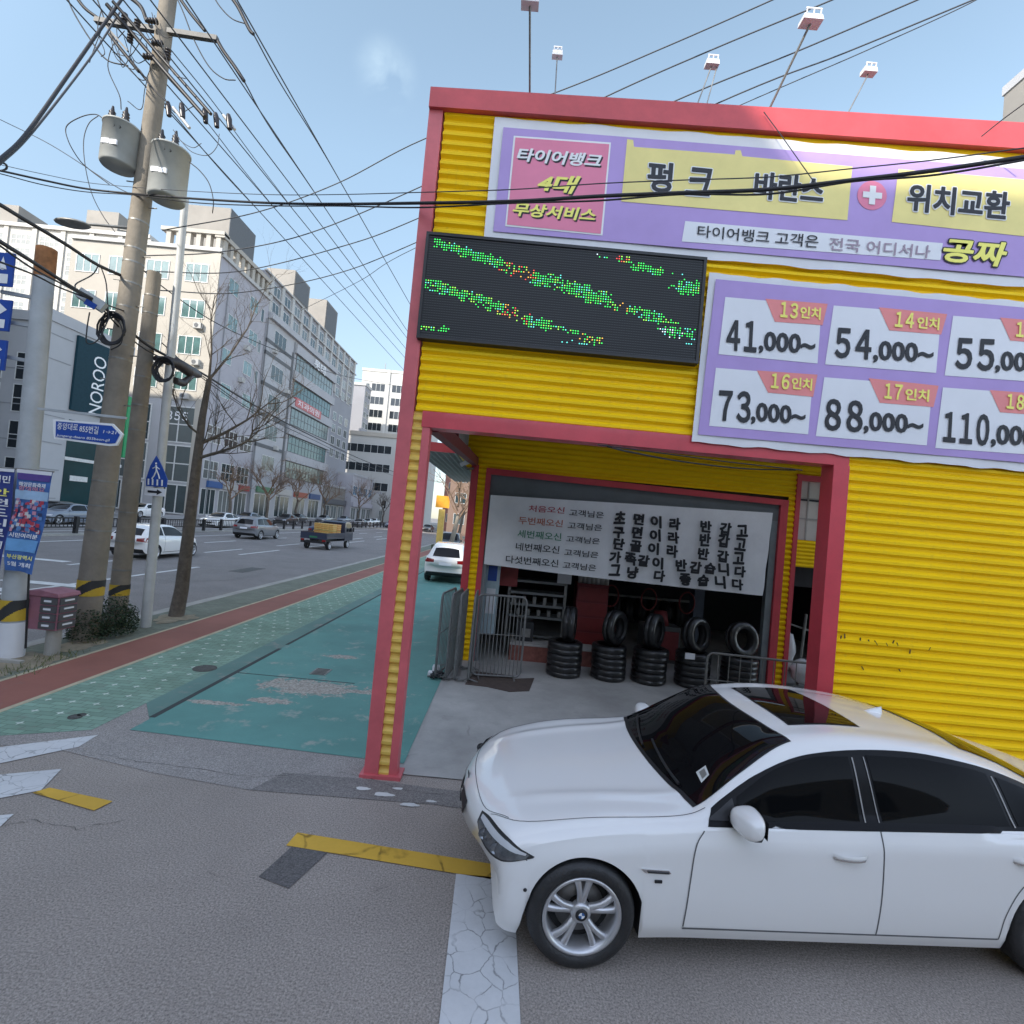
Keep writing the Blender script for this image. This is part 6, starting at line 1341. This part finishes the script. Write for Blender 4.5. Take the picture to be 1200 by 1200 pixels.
# shrub, dirt and weeds
rs = random.Random(11); b = MB(); bc = V((-7.22, 9.35, .0))
for k in range(5200):
    th, ph, rr = rs.uniform(0, 6.283), rs.uniform(0, 1), rs.random()**.35
    x = rr*math.cos(th)*(.42+.10*math.sin(3*th)); y = rr*math.sin(th)*.62; z = .06+ph*(.62+.13*math.sin(y*8)+.05*math.sin(x*15))*math.sqrt(max(0, 1-.72*rr*rr))
    c = bc+V((x, y, z)); s_ = rs.uniform(.014, .032); a = V((rs.uniform(-1, 1), rs.uniform(-1, 1), rs.uniform(-.5, 1))).normalized(); q = a.cross(V((rs.uniform(-1, 1), rs.uniform(-1, 1), rs.uniform(-1, 1)))).normalized()
    b.add([c-a*s_, c+q*s_*.45, c+a*s_, c-q*s_*.45], [(0, 1, 2, 3)])
sh_ = thing('shrub', 'low dark evergreen shrub growing between the two utility poles', 'shrub', bc); b.build('foliage', M_LEAF, sh_)
b = MB()
for k in range(16):
    a = rs.uniform(0, 6.28); b.tube([bc+V((rs.uniform(-.1, .1), rs.uniform(-.15, .15), 0)), bc+V((.15*math.cos(a), .25*math.sin(a), .25)), bc+V((.32*math.cos(a), .48*math.sin(a), .42))], [.014, .010, .005], 5)
b.build('stems', M_BARK, sh_)
for px, py, rx, ry in ((55, 778, .5, .5), (30, 790, .4, .5), (95, 757, .25, .4), (205, 725, .35, .5)):
    soil_z = .010+px*.00002; g = G(px, py); struct('bare_soil', blot((min(max(g.x, -7.3), -7.02), g.y), min(rx, .38), ry, 30, .3, soil_z), M_DIRT)
b = MB()
for px, py, n in ((33, 783, 60), (62, 772, 60), (78, 768, 30), (15, 790, 30), (110, 752, 25)):
    g = G(px, py)
    for k in range(n):
        p = V((g.x+rs.gauss(0, .12), g.y+rs.gauss(0, .14), .01)); h = rs.uniform(.03, .10); q = V((rs.uniform(-.05, .05), rs.uniform(-.05, .05), h)); s_ = V((rs.uniform(-1, 1), rs.uniform(-1, 1), 0)).normalized()*.006
        b.add([p-s_, p+s_, p+q], [(0, 1, 2)])
tag(b.build('weeds', mat('dry weeds', (.13, .15, .06), .9, 0, .3, 20)), 'dry green weeds along the dirty verge beside the cycle lane', 'weeds', None, 'stuff')
b = MB(); b.box(-7.55, -6.95, 7.55, 7.62, 0, .05); solo(b, 'kerb_stone', M_KERB, 'loose kerb stone edging the mast base on the verge', 'stone')
# median fence
fc = thing('median_fence', 'long dark railing fence along the middle of the main road', 'fence', (-24.3, 60, ZR))
b = MB(); b.box(-24.33, -24.27, 12, 120, ZR+.92, ZR+.99); b.box(-24.33, -24.27, 12, 120, ZR+.42, ZR+.48); b.build('rail', M_BLACK, fc)
pm = MB().box(-.09, .09, -.09, .09, 0, 1.05).build('post', M_BLACK, fc, False); pm.location = (0, -48, 0)
for k in range(1, 46): o = pm.copy(); COL.objects.link(o); o.location = (0, -48+k*2.4, 0)
b = MB()
for k in range(430): b.box(-24.315, -24.285, 12+k*.25, 12.03+k*.25, ZR+.46, ZR+.94)
tag(b.build('balusters', M_BLACK, fc), kind='stuff')
tag(MB().box(-24.6, -24.0, 10, 300, ZR-.02, ZR+.1).build('median_kerb', M_KERB), kind='structure')
# ------------------------------------------------------------------ bare trees
def grow(b, p, d, L_, r, depth, rn, tips, bend=.3, n=5):
    pts = [p]; rad = [r]; k = 5; dd = d.copy()
    for i in range(k):
        dd = (dd+V((rn.gauss(0, 1), rn.gauss(0, 1), rn.gauss(0, .7)+.35))*bend*.3).normalized(); pts.append(pts[-1]+dd*L_/k); rad.append(r*(1-.5*(i+1)/k))
    b.tube(pts, rad, min(n, 5) if r > .02 else 4, 0, False)
    if depth == 0: return
    for q in range(rn.choice((2, 3, 3)) + (1 if n == 6 else 0)):
        i = rn.randint(2, k); a = V((rn.gauss(0, 1), rn.gauss(0, 1), rn.gauss(.35, .6))).normalized(); nd = (dd*.8+a*.75).normalized()
        grow(b, pts[i], nd, L_*rn.uniform(.55, .8), rad[i]*(.80 if n == 6 else .72), depth-1, rn, tips, bend, n)
def wcrv(pts): return [W(*q) for q in pts]
tt = thing('bare_tree', 'bare street tree with a dark leaning trunk on the near verge', 'tree', (-7.22, 11.4, 0))
tk = [(206, 724, 11.4), (213, 690, 11.4), (219, 640, 11.4), (225, 590, 11.4), (231, 540, 11.4), (237, 490, 11.4), (245, 445, 11.4)]
P = wcrv(tk); b = MB(); b.tube([P[0]+V((0, 0, -.03))]+P, [.20, .155, .138, .122, .110, .098, .072, .055], 12); b.build('trunk', M_BARK, tt)
rn = random.Random(21); b = MB()
for pts, r in (([(234, 520, 11.4), (262, 508, 11.5), (290, 492, 11.8), (315, 472, 12.0)], .042), ([(232, 537, 11.4), (252, 531, 11.3), (275, 524, 11.3), (292, 516, 11.4), (296, 505, 11.5), (312, 497, 11.5)], .038), ([(245, 445, 11.4), (270, 415, 11.6), (290, 385, 11.9), (302, 355, 12.1)], .030), ([(245, 445, 11.4), (248, 410, 11.3), (247, 375, 11.3), (252, 345, 11.4)], .028), ([(235, 510, 11.4), (222, 500, 11.2), (208, 478, 11.0), (200, 452, 10.9)], .028)):
    P = wcrv(pts); b.tube(P, [r*(1-.75*i/(len(P)-1)) for i in range(len(P))], 7, 0, False)
    for i in range(1, len(P)):
        for q in range(3):
            a = (P[i]-P[i-1]).normalized(); grow(b, P[i-1].lerp(P[i], rn.random()), (a+V((rn.gauss(0, .6), rn.gauss(0, .6), rn.gauss(.4, .5)))).normalized(), rn.uniform(.5, 1.0), r*.34, 3, rn, None, .4, 4)
b.build('crown', M_BARK, tt)
for lb, x, y, h, m, tw in (('bare pale twiggy tree nearest the corner building on the far pavement', -37.4, 68, 8.5, M_TWIG, 3), ('bare twiggy tree before the banded block, left one of the close pair', -37.2, 78, 9.5, M_TWIG, 4), ('bare brownish tree before the banded block, right one of the close pair', -36.9, 88, 10, M_TWIG, 4), ('bare tree with an open crown in front of the low brown shops', -36.8, 101, 11, M_TWIG, 4), ('bare tree before the mauve shop, near the red pillar', -35.8, 120, 11, M_TWIG, 4), ('thin bare tree farthest down the road beside the red pillar', -33.8, 135, 9, M_BARK, 3)):
    t = thing('bare_tree', lb, 'tree', (x, y, 0)); rn = random.Random(hash(lb[:14]) % 7 + int(x*10)); b = MB(); r = .26
    b.tube([V((x+rn.uniform(-.1, .1)*i, y, h*.36*i/4)) for i in range(5)], [r, r*.85, r*.78, r*.72, r*.66], 9); b.build('trunk', M_BARK, t); b = MB()
    for q in range(5):
        a = q*1.257+rn.random(); grow(b, V((x, y, h*.30+.3*q)), V((math.cos(a)*.7, math.sin(a)*.7, .9)).normalized(), h*.30, r*.42, tw, rn, None, .35, 6)
    b.build('crown', m, t)
# things seen through the open side of the bay
for lb, x, y, h in (('bare grey tree leaning by the lot, seen through the bay', -3.9, 33, 7), ('slim bare tree deeper in the lot, seen through the bay', -3.0, 41, 8), ('bare tree beyond the orange sign, seen through the bay', -5.6, 55, 9)):
    t = thing('bare_tree', lb, 'tree', (x, y, 0)); rn = random.Random(int(y)); b = MB(); b.tube([V((x+.12*i, y, h*.42*i/4)) for i in range(5)], [.2, .17, .15, .14, .12], 8); b.build('trunk', M_POLE if y == 33 else M_BARK, t); b = MB()
    for q in range(5): a = q*1.3; grow(b, V((x+.4, y, h*.36+.25*q)), V((math.cos(a)*.7, math.sin(a)*.7, .9)).normalized(), h*.28, .07, 3, rn, None, .35, 4)
    b.build('crown', M_TWIG, t)
os_ = thing('orange_sign', 'orange signboard on a yellow pole beyond the parked white suv', 'sign', W(521, 625, 34)); c = W(519, 588, 34)
MB().box(c.x-.45, c.x+.45, 33.95, 34.05, c.z-.4, c.z+.4).build('board', mat('orange board', (.75, .33, .02), .5), os_); MB().box(c.x-.2, c.x+.2, 33.9, 34.1, 0, c.z-.5).build('post', mat('yellow post', (.62, .42, .10), .5), os_)
c = W(526, 629, 30); b = MB(); b.box(c.x-.9, c.x+.9, 29.5, 30.5, 0, 1.15); solo(b, 'planter', mat('dark planter', (.05, .06, .035), .8, 0, .4, 5), 'dark green planter box behind the parked white suv', 'planter')
# ------------------------------------------------------------------ overhead cables
def px_path(pts): return [W(x, y, Y) for x, y, Y in pts]
A = [(-40, 193, 7.6), (0, 200, 8.0), (50, 211, 8.5), (100, 221, 8.9), (156, 227, 8.9), (230, 233, 8.0), (320, 238, 7.0), (400, 239, 6.3), (490, 238, 5.2), (600, 236, 4.7), (700, 230, 4.5), (800, 226, 4.3), (900, 222, 4.1), (1000, 211, 3.9), (1100, 199, 3.75), (1240, 178, 3.6)]
cable(px_path(A), .016, 'power_cable', 'thick black cable bundle crossing in front of the lavender banner')
cable(px_path([(x, y+3.5+2*math.sin(x*.03), Y) for x, y, Y in A]), .008, 'power_cable', 'thinner black cable lashed below the thick bundle across the banner')
b = MB(); rr = random.Random(4)
cable(px_path([(x, y-11+4*math.cos(x*.004), Y) for x, y, Y in A[1:]]), .005, 'messenger_wire', 'fine messenger wire running just above the thick cable bundle', M_CABLET)
cable(px_path([(150, -12, 9), (142, 0, 8.8), (110, 45, 8.0), (75, 95, 7.2), (30, 158, 6.4), (0, 187, 5.9), (-40, 222, 5.5)]), .023, 'power_cable', 'thick black cable dropping from the crossarm to the upper left')
cable(px_path([(140, 15, 8.9), (110, 62, 8.0), (70, 115, 7.2), (30, 164, 6.4), (0, 192, 5.9), (-40, 228, 5.5)]), .014, 'power_cable', 'thin grey cable hanging just below the thick dropping cable', M_CABLET)
cable(px_path([(-10, 188, 6), (6, 192, 6), (7, 198, 6.5), (0, 200, 7.9)]), .012, 'cable_link', 'short cable loop linking the dropping cable to the crossing bundle')
# bundle running along the verge from upper left to the far distance
C1 = [(-30, 264, 5.3), (0, 283, 5.8), (40, 308, 6.6), (85, 337, 7.6), (118, 357, 8.3), (150, 386, 9.2), (182, 410, 10.0), (236, 437, 12.5), (300, 476, 17), (370, 513, 26), (440, 545, 45), (500, 566, 80)]
cable(px_path(C1), .027, 'cable_bundle', 'thick drooping cable bundle along the verge past both utility poles')
cable(px_path([(x, y+5+3*math.sin(x*.05), Y) for x, y, Y in C1]), .014, 'cable_bundle', 'thin cable twined under the drooping verge bundle')
cable(px_path([(-30, 225, 6.0), (0, 240, 6.4), (28, 257, 6.9), (75, 285, 7.6), (112, 309, 8.3), (140, 322, 8.9), (165, 333, 9.3)]), .028, 'power_cable', 'black cable bundle above the rusty mast top, ending at the tall pole')
cable(px_path([(-20, 300, 5.8), (0, 307, 6.1), (40, 322, 6.8), (70, 337, 7.3), (110, 352, 8.2), (150, 366, 9.0)]), .012, 'power_cable', 'thin black cable crossing the grey mast below the bundle')
cable(px_path([(160, 310, 9.9), (200, 343, 11), (260, 382, 14), (330, 413, 19), (400, 440, 29), (470, 453, 46)]), .013, 'power_cable', 'black cable from the shorter pole top sinking toward the red pillar')
cable(px_path([(190, 402, 10.2), (233, 440, 12.6), (300, 486, 17), (360, 520, 25), (430, 548, 42)]), .012, 'power_cable', 'lower thin cable below the drooping verge bundle beyond the shorter pole')
sp = thing('cable_splice_box', 'grey cable splice box hanging on the bundle left of the tall pole', 'splice box', W(108, 350, 8.1)); MB().bar(W(93, 343, 8.05), W(122, 361, 8.2), .16, .16).build('case', M_POLEG, sp); MB().bar(W(100, 353, 7.95), W(112, 360, 7.98), .02, .09).build('blue_label', M_BLUE, sp)
def coil(px, py, Y, rad, lb, n=5):
    b = MB(); c = W(px, py, Y); rr = random.Random(px)
    for k in range(n):
        r = rad*(1-.07*k); b.tube([c+V((r*math.cos(t)*.85, rr.uniform(-.02, .02)+.02*k, r*math.sin(t))) for t in np.linspace(0, 6.283, 22)], .016, 5)
    solo(b, 'cable_coil', M_CABLE, lb, 'cable coil')
coil(191, 433, 9.7, .24, 'round coil of spare black cable hanging right of the shorter pole')
coil(130, 385, 8.6, .28, 'loose loops of black cable hanging under the splice box', 4)
b = MB(); b.tube(px_path([(182, 420, 9.8), (205, 424, 10.4), (224, 436, 11.4), (234, 440, 12)]), [.05, .11, .13, .06], 8); b.tube(px_path([(205, 446, 10.4), (214, 449, 10.8), (226, 440, 11.4)]), [.07, .08, .05], 8); solo(b, 'splice_closure', mat('dark brown closure', (.03, .018, .016), .5), 'dark brown splice closure hanging beside the cable coil', 'closure')
for k, pts in enumerate(([(118, 312, 8.5), (124, 330, 8.5), (126, 352, 8.4), (127, 372, 8.4)], [(116, 310, 8.5), (108, 322, 8.3), (90, 332, 8.0), (88, 338, 7.8)], [(105, 366, 8), (102, 385, 8), (102, 402, 8), (115, 398, 8.1), (128, 372, 8.3)], [(135, 372, 8.8), (143, 385, 8.8), (142, 402, 8.8), (130, 410, 8.7)])):
    cable(px_path(pts), .010, 'drop_wire', ['vertical black drop wire to the splice box', 'looping drop wire left of the splice box', 'drop wire looping over the teal sign', 'round drop wire loop beside the tall pole'][k], M_CABLE, 'wire')
# high voltage lines along the road
HV = 'high voltage lines running along the road'
for k, (a, c, X) in enumerate((((306, 250), (469, 429), -7.9), ((327, 250), (470, 414), -7.4), ((347, 250), (471, 403), -6.9), ((366, 250), (473, 391), -6.4), ((385, 250), (474, 383), -6.0), ((420, 250), (478, 352), -5.2))):
    P0, P1 = WX(*a, X), WX(*c, X); dd = (P1-P0); dd.z *= 1
    S0 = P0-dd*((P0.y-6)/max(dd.y, .1)) if False else P0
    z = (P0.z+P1.z)/2; y0 = P0.y
    ya, yb = 7.0, P1.y*1.5; pts = [V((X, ya+(yb-ya)*(q/14)**2, P0.z+(P1.z-P0.z)*((ya+(yb-ya)*(q/14)**2)-P0.y)/(P1.y-P0.y))) for q in range(15)]
    cable(pts, .012, 'power_line', ['lowest', 'second', 'third', 'fourth', 'fifth', 'topmost'][k]+' of the thin lines fanning along the road toward the pillar', M_CABLET, 'power line', HV)
    if k in (0, 1, 4): q = P0.lerp(P1, .30); 
# bare jumpers and insulators around the pole top
for k, (pts, r, lb) in enumerate((([(78, -8, 9), (85, 12, 9), (105, 45, 9), (125, 70, 9), (150, 77, 9)], .012, 'black jumper curving down left of the pole top'), ([(112, -6, 9), (128, 35, 9), (150, 68, 9), (165, 84, 8.9), (178, 103, 8.8), (196, 120, 8.7)], .012, 'black jumper passing behind the pole to the fuse'), ([(206, -5, 9), (215, 15, 9), (228, 48, 9), (245, 78, 9), (262, 92, 9), (276, 94, 9)], .010, 'jumper sagging right below the crossarm'), ([(248, -8, 9), (258, 8, 9), (272, 22, 9), (288, 28, 9)], .010, 'short jumper at the upper right of the pole'), ([(142, 128, 8.7), (140, 112, 8.8), (128, 85, 8.9), (127, 70, 9), (133, 52, 9), (146, 36, 9)], .008, 'thin lead from the left transformer up to the crossarm'), ([(122, 140, 8.7), (112, 134, 8.7), (95, 137, 8.7), (78, 148, 8.7), (80, 165, 8.7), (92, 186, 8.8), (104, 198, 8.9), (128, 216, 8.9)], .008, 'grey lead looping left of the transformers'), ([(116, 135, 8.7), (104, 145, 8.7), (98, 165, 8.7), (100, 195, 8.7), (108, 228, 8.8), (122, 255, 8.9), (135, 272, 9)], .007, 'long grey lead hanging left of the tall pole'), ([(222, 190, 8.6), (234, 200, 8.6), (245, 215, 8.6), (250, 235, 8.6), (249, 250, 8.7)], .008, 'lead hanging right of the right transformer'), ([(203, 152, 8.6), (212, 165, 8.6), (226, 173, 8.6), (236, 168, 8.6)], .006, 'thin lead between the fuses and the right transformer'), ([(212, 165, 8.5), (225, 178, 8.5), (243, 182, 8.5), (254, 172, 8.5), (257, 157, 8.6)], .006, 'lower thin lead looping to the right fuse'), ([(255, 48, 9), (262, 60, 9), (275, 78, 9), (286, 95, 9)], .032, 'black strain insulator string right of the crossarm'), ([(270, -5, 9), (280, 10, 9), (292, 34, 9), (297, 40, 9)], .032, 'black strain insulator string at the top, right of the pole'), ([(210, -3, 9), (222, 14, 9), (240, 36, 9)], .028, 'black strain insulator string just right of the pole top'), ([(150, -5, 9), (165, 8, 8.9), (172, 25, 8.9)], .035, 'black insulator cluster left of the pole top'), ([(88, -5, 9), (100, 10, 9), (116, 22, 9)], .028, 'black strain insulator string at the upper left'), ([(128, 40, 9), (142, 58, 9), (163, 84, 9)], .030, 'black strain insulator string left of the pole'))):
    cable(px_path(pts), r, 'jumper' if r < .02 else 'insulator_string', lb, M_CABLE if r > .007 else M_CABLET, 'jumper' if r < .02 else 'insulator')
cable(px_path([(297, 40, 9.2), (330, 100, 10.5), (375, 172, 13), (420, 250, 18), (478, 352, 40)]), .012, 'power_line', 'power line leaving the topmost right insulator toward the pillar', M_CABLET, 'power line')
cable(px_path([(286, 95, 9.2), (320, 155, 11), (385, 250, 16), (474, 383, 40)]), .012, 'power_line', 'power line leaving the crossarm end insulator toward the pillar', M_CABLET, 'power line')
cable(px_path([(163, 84, 9.1), (200, 130, 10), (262, 203, 13), (306, 250, 17)]), .012, 'power_line', 'power line passing behind the tall pole from the left insulator', M_CABLET, 'power line')
cable(px_path([(200, 58, 9.3), (250, 120, 11), (300, 188, 14), (347, 250, 19)]), .010, 'power_line', 'power line leaving the pole just below the crossarm', M_CABLET, 'power line')
cable(px_path([(190, 84, 9.3), (240, 140, 11), (290, 205, 14), (327, 250, 18)]), .010, 'power_line', 'power line leaving the pole midway above the transformers', M_CABLET, 'power line')
# tangle of thin jumpers round the pole top
rj = random.Random(31)
for k in range(14):
    x0, y0 = rj.uniform(118, 200), rj.uniform(4, 60); x1, y1 = x0+rj.uniform(-40, 60), y0+rj.uniform(15, 75); sg_ = rj.uniform(8, 30); Yj = rj.uniform(8.5, 9.4)
    cable(px_path([(x0, y0, Yj), (x0+(x1-x0)*.3+rj.uniform(-8, 8), y0+(y1-y0)*.3+sg_*.8, Yj), (x0+(x1-x0)*.7+rj.uniform(-8, 8), y0+(y1-y0)*.7+sg_, Yj), (x1, y1, Yj)]), .007, 'jumper', 'one of the thin black wires tangled round the top of the tall pole', M_CABLE, 'jumper', 'tangled wires round the pole top')
for k, (px, py) in enumerate(((152, 50), (168, 66), (160, 36), (178, 50), (145, 28), (172, 24), (196, 70))):
    c = W(px, py, 8.8); b = MB()
    for q in range(4): b.lathe([(.02, q*.05), (.05, q*.05+.015), (.05, q*.05+.03), (.02, q*.05+.045)], c, 'X' if k % 2 else 'Z', 8)
    solo(b, 'insulator', M_CERAM, 'one of the small dark ribbed insulators clustered at the pole top', 'insulator', 'ribbed insulators at the pole top')
# service lines sweeping right behind and over the shop roof
SL = [([(0, 140, 12), (60, 170, 11), (130, 215, 10), (152, 227, 9.2)], .008, 'thin line from the far left sinking to the crossing bundle'),
 ([(190, 270, 9.6), (300, 249, 10), (395, 215, 10), (497, 163, 9.5), (655, 107, 8.5), (780, 55, 8), (905, 0, 7.5), (960, -26, 7.3)], .011, 'topmost service line sweeping over the left end of the shop roof'),
 ([(165, 300, 10), (260, 295, 11), (360, 274, 11), (497, 217, 10), (700, 118, 8.5), (835, 58, 8), (975, 0, 7.5), (1030, -25, 7.3)], .011, 'second service line sweeping over the shop roof'),
 ([(165, 318, 10), (280, 318, 12), (400, 289, 12), (492, 255, 11), (776, 125, 8.5), (930, 62, 8), (1075, 0, 7.5), (1130, -24, 7.3)], .011, 'third service line sweeping over the shop roof'),
 ([(180, 340, 10), (280, 343, 12), (390, 322, 13), (488, 284, 12), (825, 128, 8.5), (990, 62, 8), (1145, -2, 7.5), (1200, -26, 7.3)], .011, 'fourth service line sweeping over the shop roof'),
 ([(350, 365, 20), (420, 330, 16), (488, 290, 13), (852, 130, 8.7), (1000, 66, 8), (1120, 12, 7.7), (1180, -20, 7.4)], .008, 'fine service line crossing the fourth one over the roof')]
for pts, r, lb in SL: cable(px_path(pts), r, 'service_line', lb, M_CABLET, 'power line')
cable(px_path([(1150, 160, 5.15), (1175, 140, 5.0), (1205, 118, 4.8)]), .006, 'thin_wire', 'thin wire at the right end of the fascia', M_CABLET, 'wire')
cable(px_path([(895, 131, 5.22), (920, 165, 5.2), (960, 222, 5.18)]), .005, 'thin_wire', 'thin slack wire hanging across the banner below the long lamp stem', M_CABLET, 'wire')
